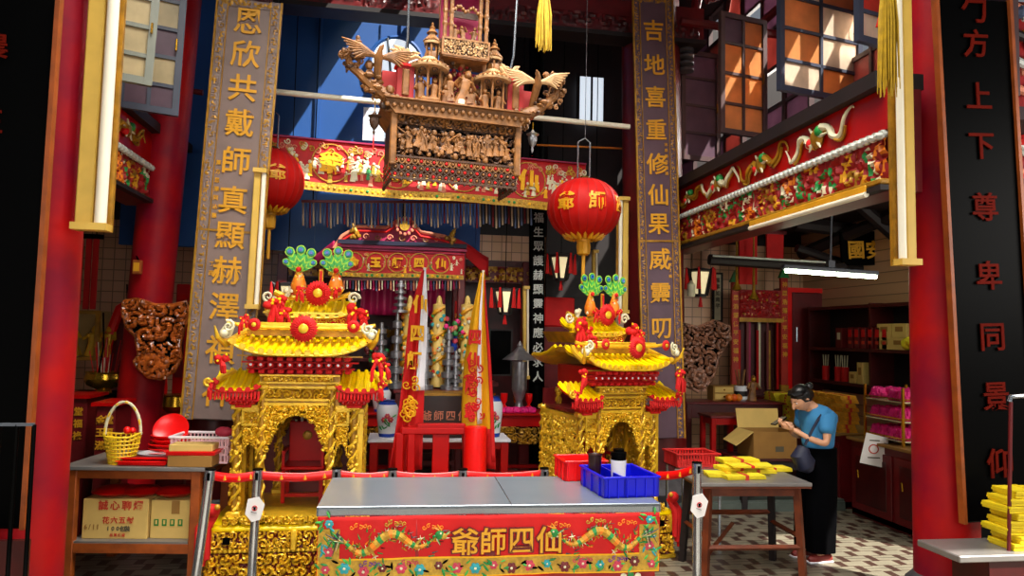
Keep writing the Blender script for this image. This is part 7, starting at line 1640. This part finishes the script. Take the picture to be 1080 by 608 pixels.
# shirt
SV = [(.02, 0, .93), (.02, 0, 1.05), (.03, 0, 1.16), (.02, 0, 1.25), (-.045, 0, 1.33), (.02, -.13, 1.265), (-.03, -.185, 1.11), (.015, .13, 1.265), (-.04, .185, 1.12)]
SE = [(0, 1), (1, 2), (2, 3), (3, 4), (3, 5), (5, 6), (3, 7), (7, 8)]; SR = [.15, .145, .155, .14, .07, .085, .07, .085, .07]
m = MB(); merge_mesh(m, mk_skin('s', SV, SE, SR, 'shirt', None), 'shirt'); m.build('tshirt', WM)
m = MB(); n = 40; rows = 14; vs = []
def trouser(cy, ph):
    prof = [(.98, .125, .03, 0), (.85, .13, .015, .0), (.6, .13, .0, 0), (.35, .125, -.01, 0), (.16, .12, -.015, 0), (.09, .118, -.015, 0)]
    vs = []; 
    for (z, r_, xo, _) in prof:
        for j in range(n): a = 2 * PI * j / n; rr = r_ * (1 + .07 * math.cos(7 * a + ph) * (1 - z)); vs.append((xo + rr * 1.08 * math.cos(a), cy * (.5 + .5 * min(1, (1.05 - z) * 2)) + rr * .78 * math.sin(a), z))
    fs = [(i * n + j, i * n + (j + 1) % n, (i + 1) * n + (j + 1) % n, (i + 1) * n + j) for i in range(len(prof) - 1) for j in range(n)] + [tuple(range(n))]
    m.add(vs, fs, 'blackcl')
trouser(-.085, 0); trouser(.085, 1.5); m.build('trousers', WM)
m = MB(); T = Matrix.Translation(HD) @ Matrix.Rotation(-TL, 4, 'Y'); m.T = T
m.ball((.022, 0, .028), .102, 'hair', 20, sx=.98, sy=.86, sz=.98); m.ball((.085, 0, -.01), .05, 'hair', 12, sx=1, sy=.9); m.ball((.13, 0, .045), .042, 'hair', 12, sz=.8)
for i in range(9): a = -1.2 + 2.4 * i / 8; m.tube([(-.06, .05 * math.sin(a), .085), (-.02, .085 * math.sin(a), .07 + .02 * math.cos(a)), (.07, .06 * math.sin(a), .06)], [.012, .02, .015], 'hair', 6)
m.tube([(-.03, -.072, .04), (-.02, -.08, .0), (.02, -.082, -.02)], [.012, .012, .006], 'hair', 6); m.build('hair', WM)
m = MB(); m.T = T
for sg in (-1, 1): m.ball((-.078, sg * .032, .012), .0085, 'white', 8, sx=.7); m.ball((-.083, sg * .032, .01), .005, 'black', 6); m.tube([(-.088, sg * .018, .03), (-.082, sg * .048, .032)], .003, 'hair', 5)
m.build('face_details', WM)
for sg, dx in ((-1, 0), (1, -.03)): m = MB(); m.tube([(dx + .07, sg * .09, .035), (dx - .02, sg * .09, .04), (dx - .12, sg * .09, .03), (dx - .15, sg * .09, .025)], [.035, .042, .038, .02], 'shoe', 10); m.box((dx - .04, sg * .09, .008), (.24, .08, .016), 'white', b=.005); m.build('shoe', WM)

o = thing('smartphone', 'dark smartphone held in the woman\'s hands', 'phone', (pw.x - .375, pw.y - .04, 1.215), .12); m = MB(); m.T = Matrix.Rotation(-.5, 4, 'Y'); m.box((0, 0, 0), (.14, .07, .009), 'black', b=.003); m.box((0, 0, .005), (.125, .062, .001), 'greyink'); m.build('case', o, smooth=False)
e = thing('shoulder_bag', 'navy shoulder bag hanging in front of the woman in blue', 'bag', (pw.x - .2, pw.y - .14, .78), .1); m = MB(); m.tube([(.06, 0, .02), (.02, 0, .07), (-.03, 0, .15), (.0, 0, .22)], [.04, .09, .085, .05], 'navybag', 12); m.T = Matrix.Identity(4); m.build('bag_body', e); m = MB(); m.tube([(-.0, -.02, .24), (.06, -.03, .36), (.16, -.02, .5), (.2, .1, .56)], .012, 'navybag', 6); m.build('strap', e)
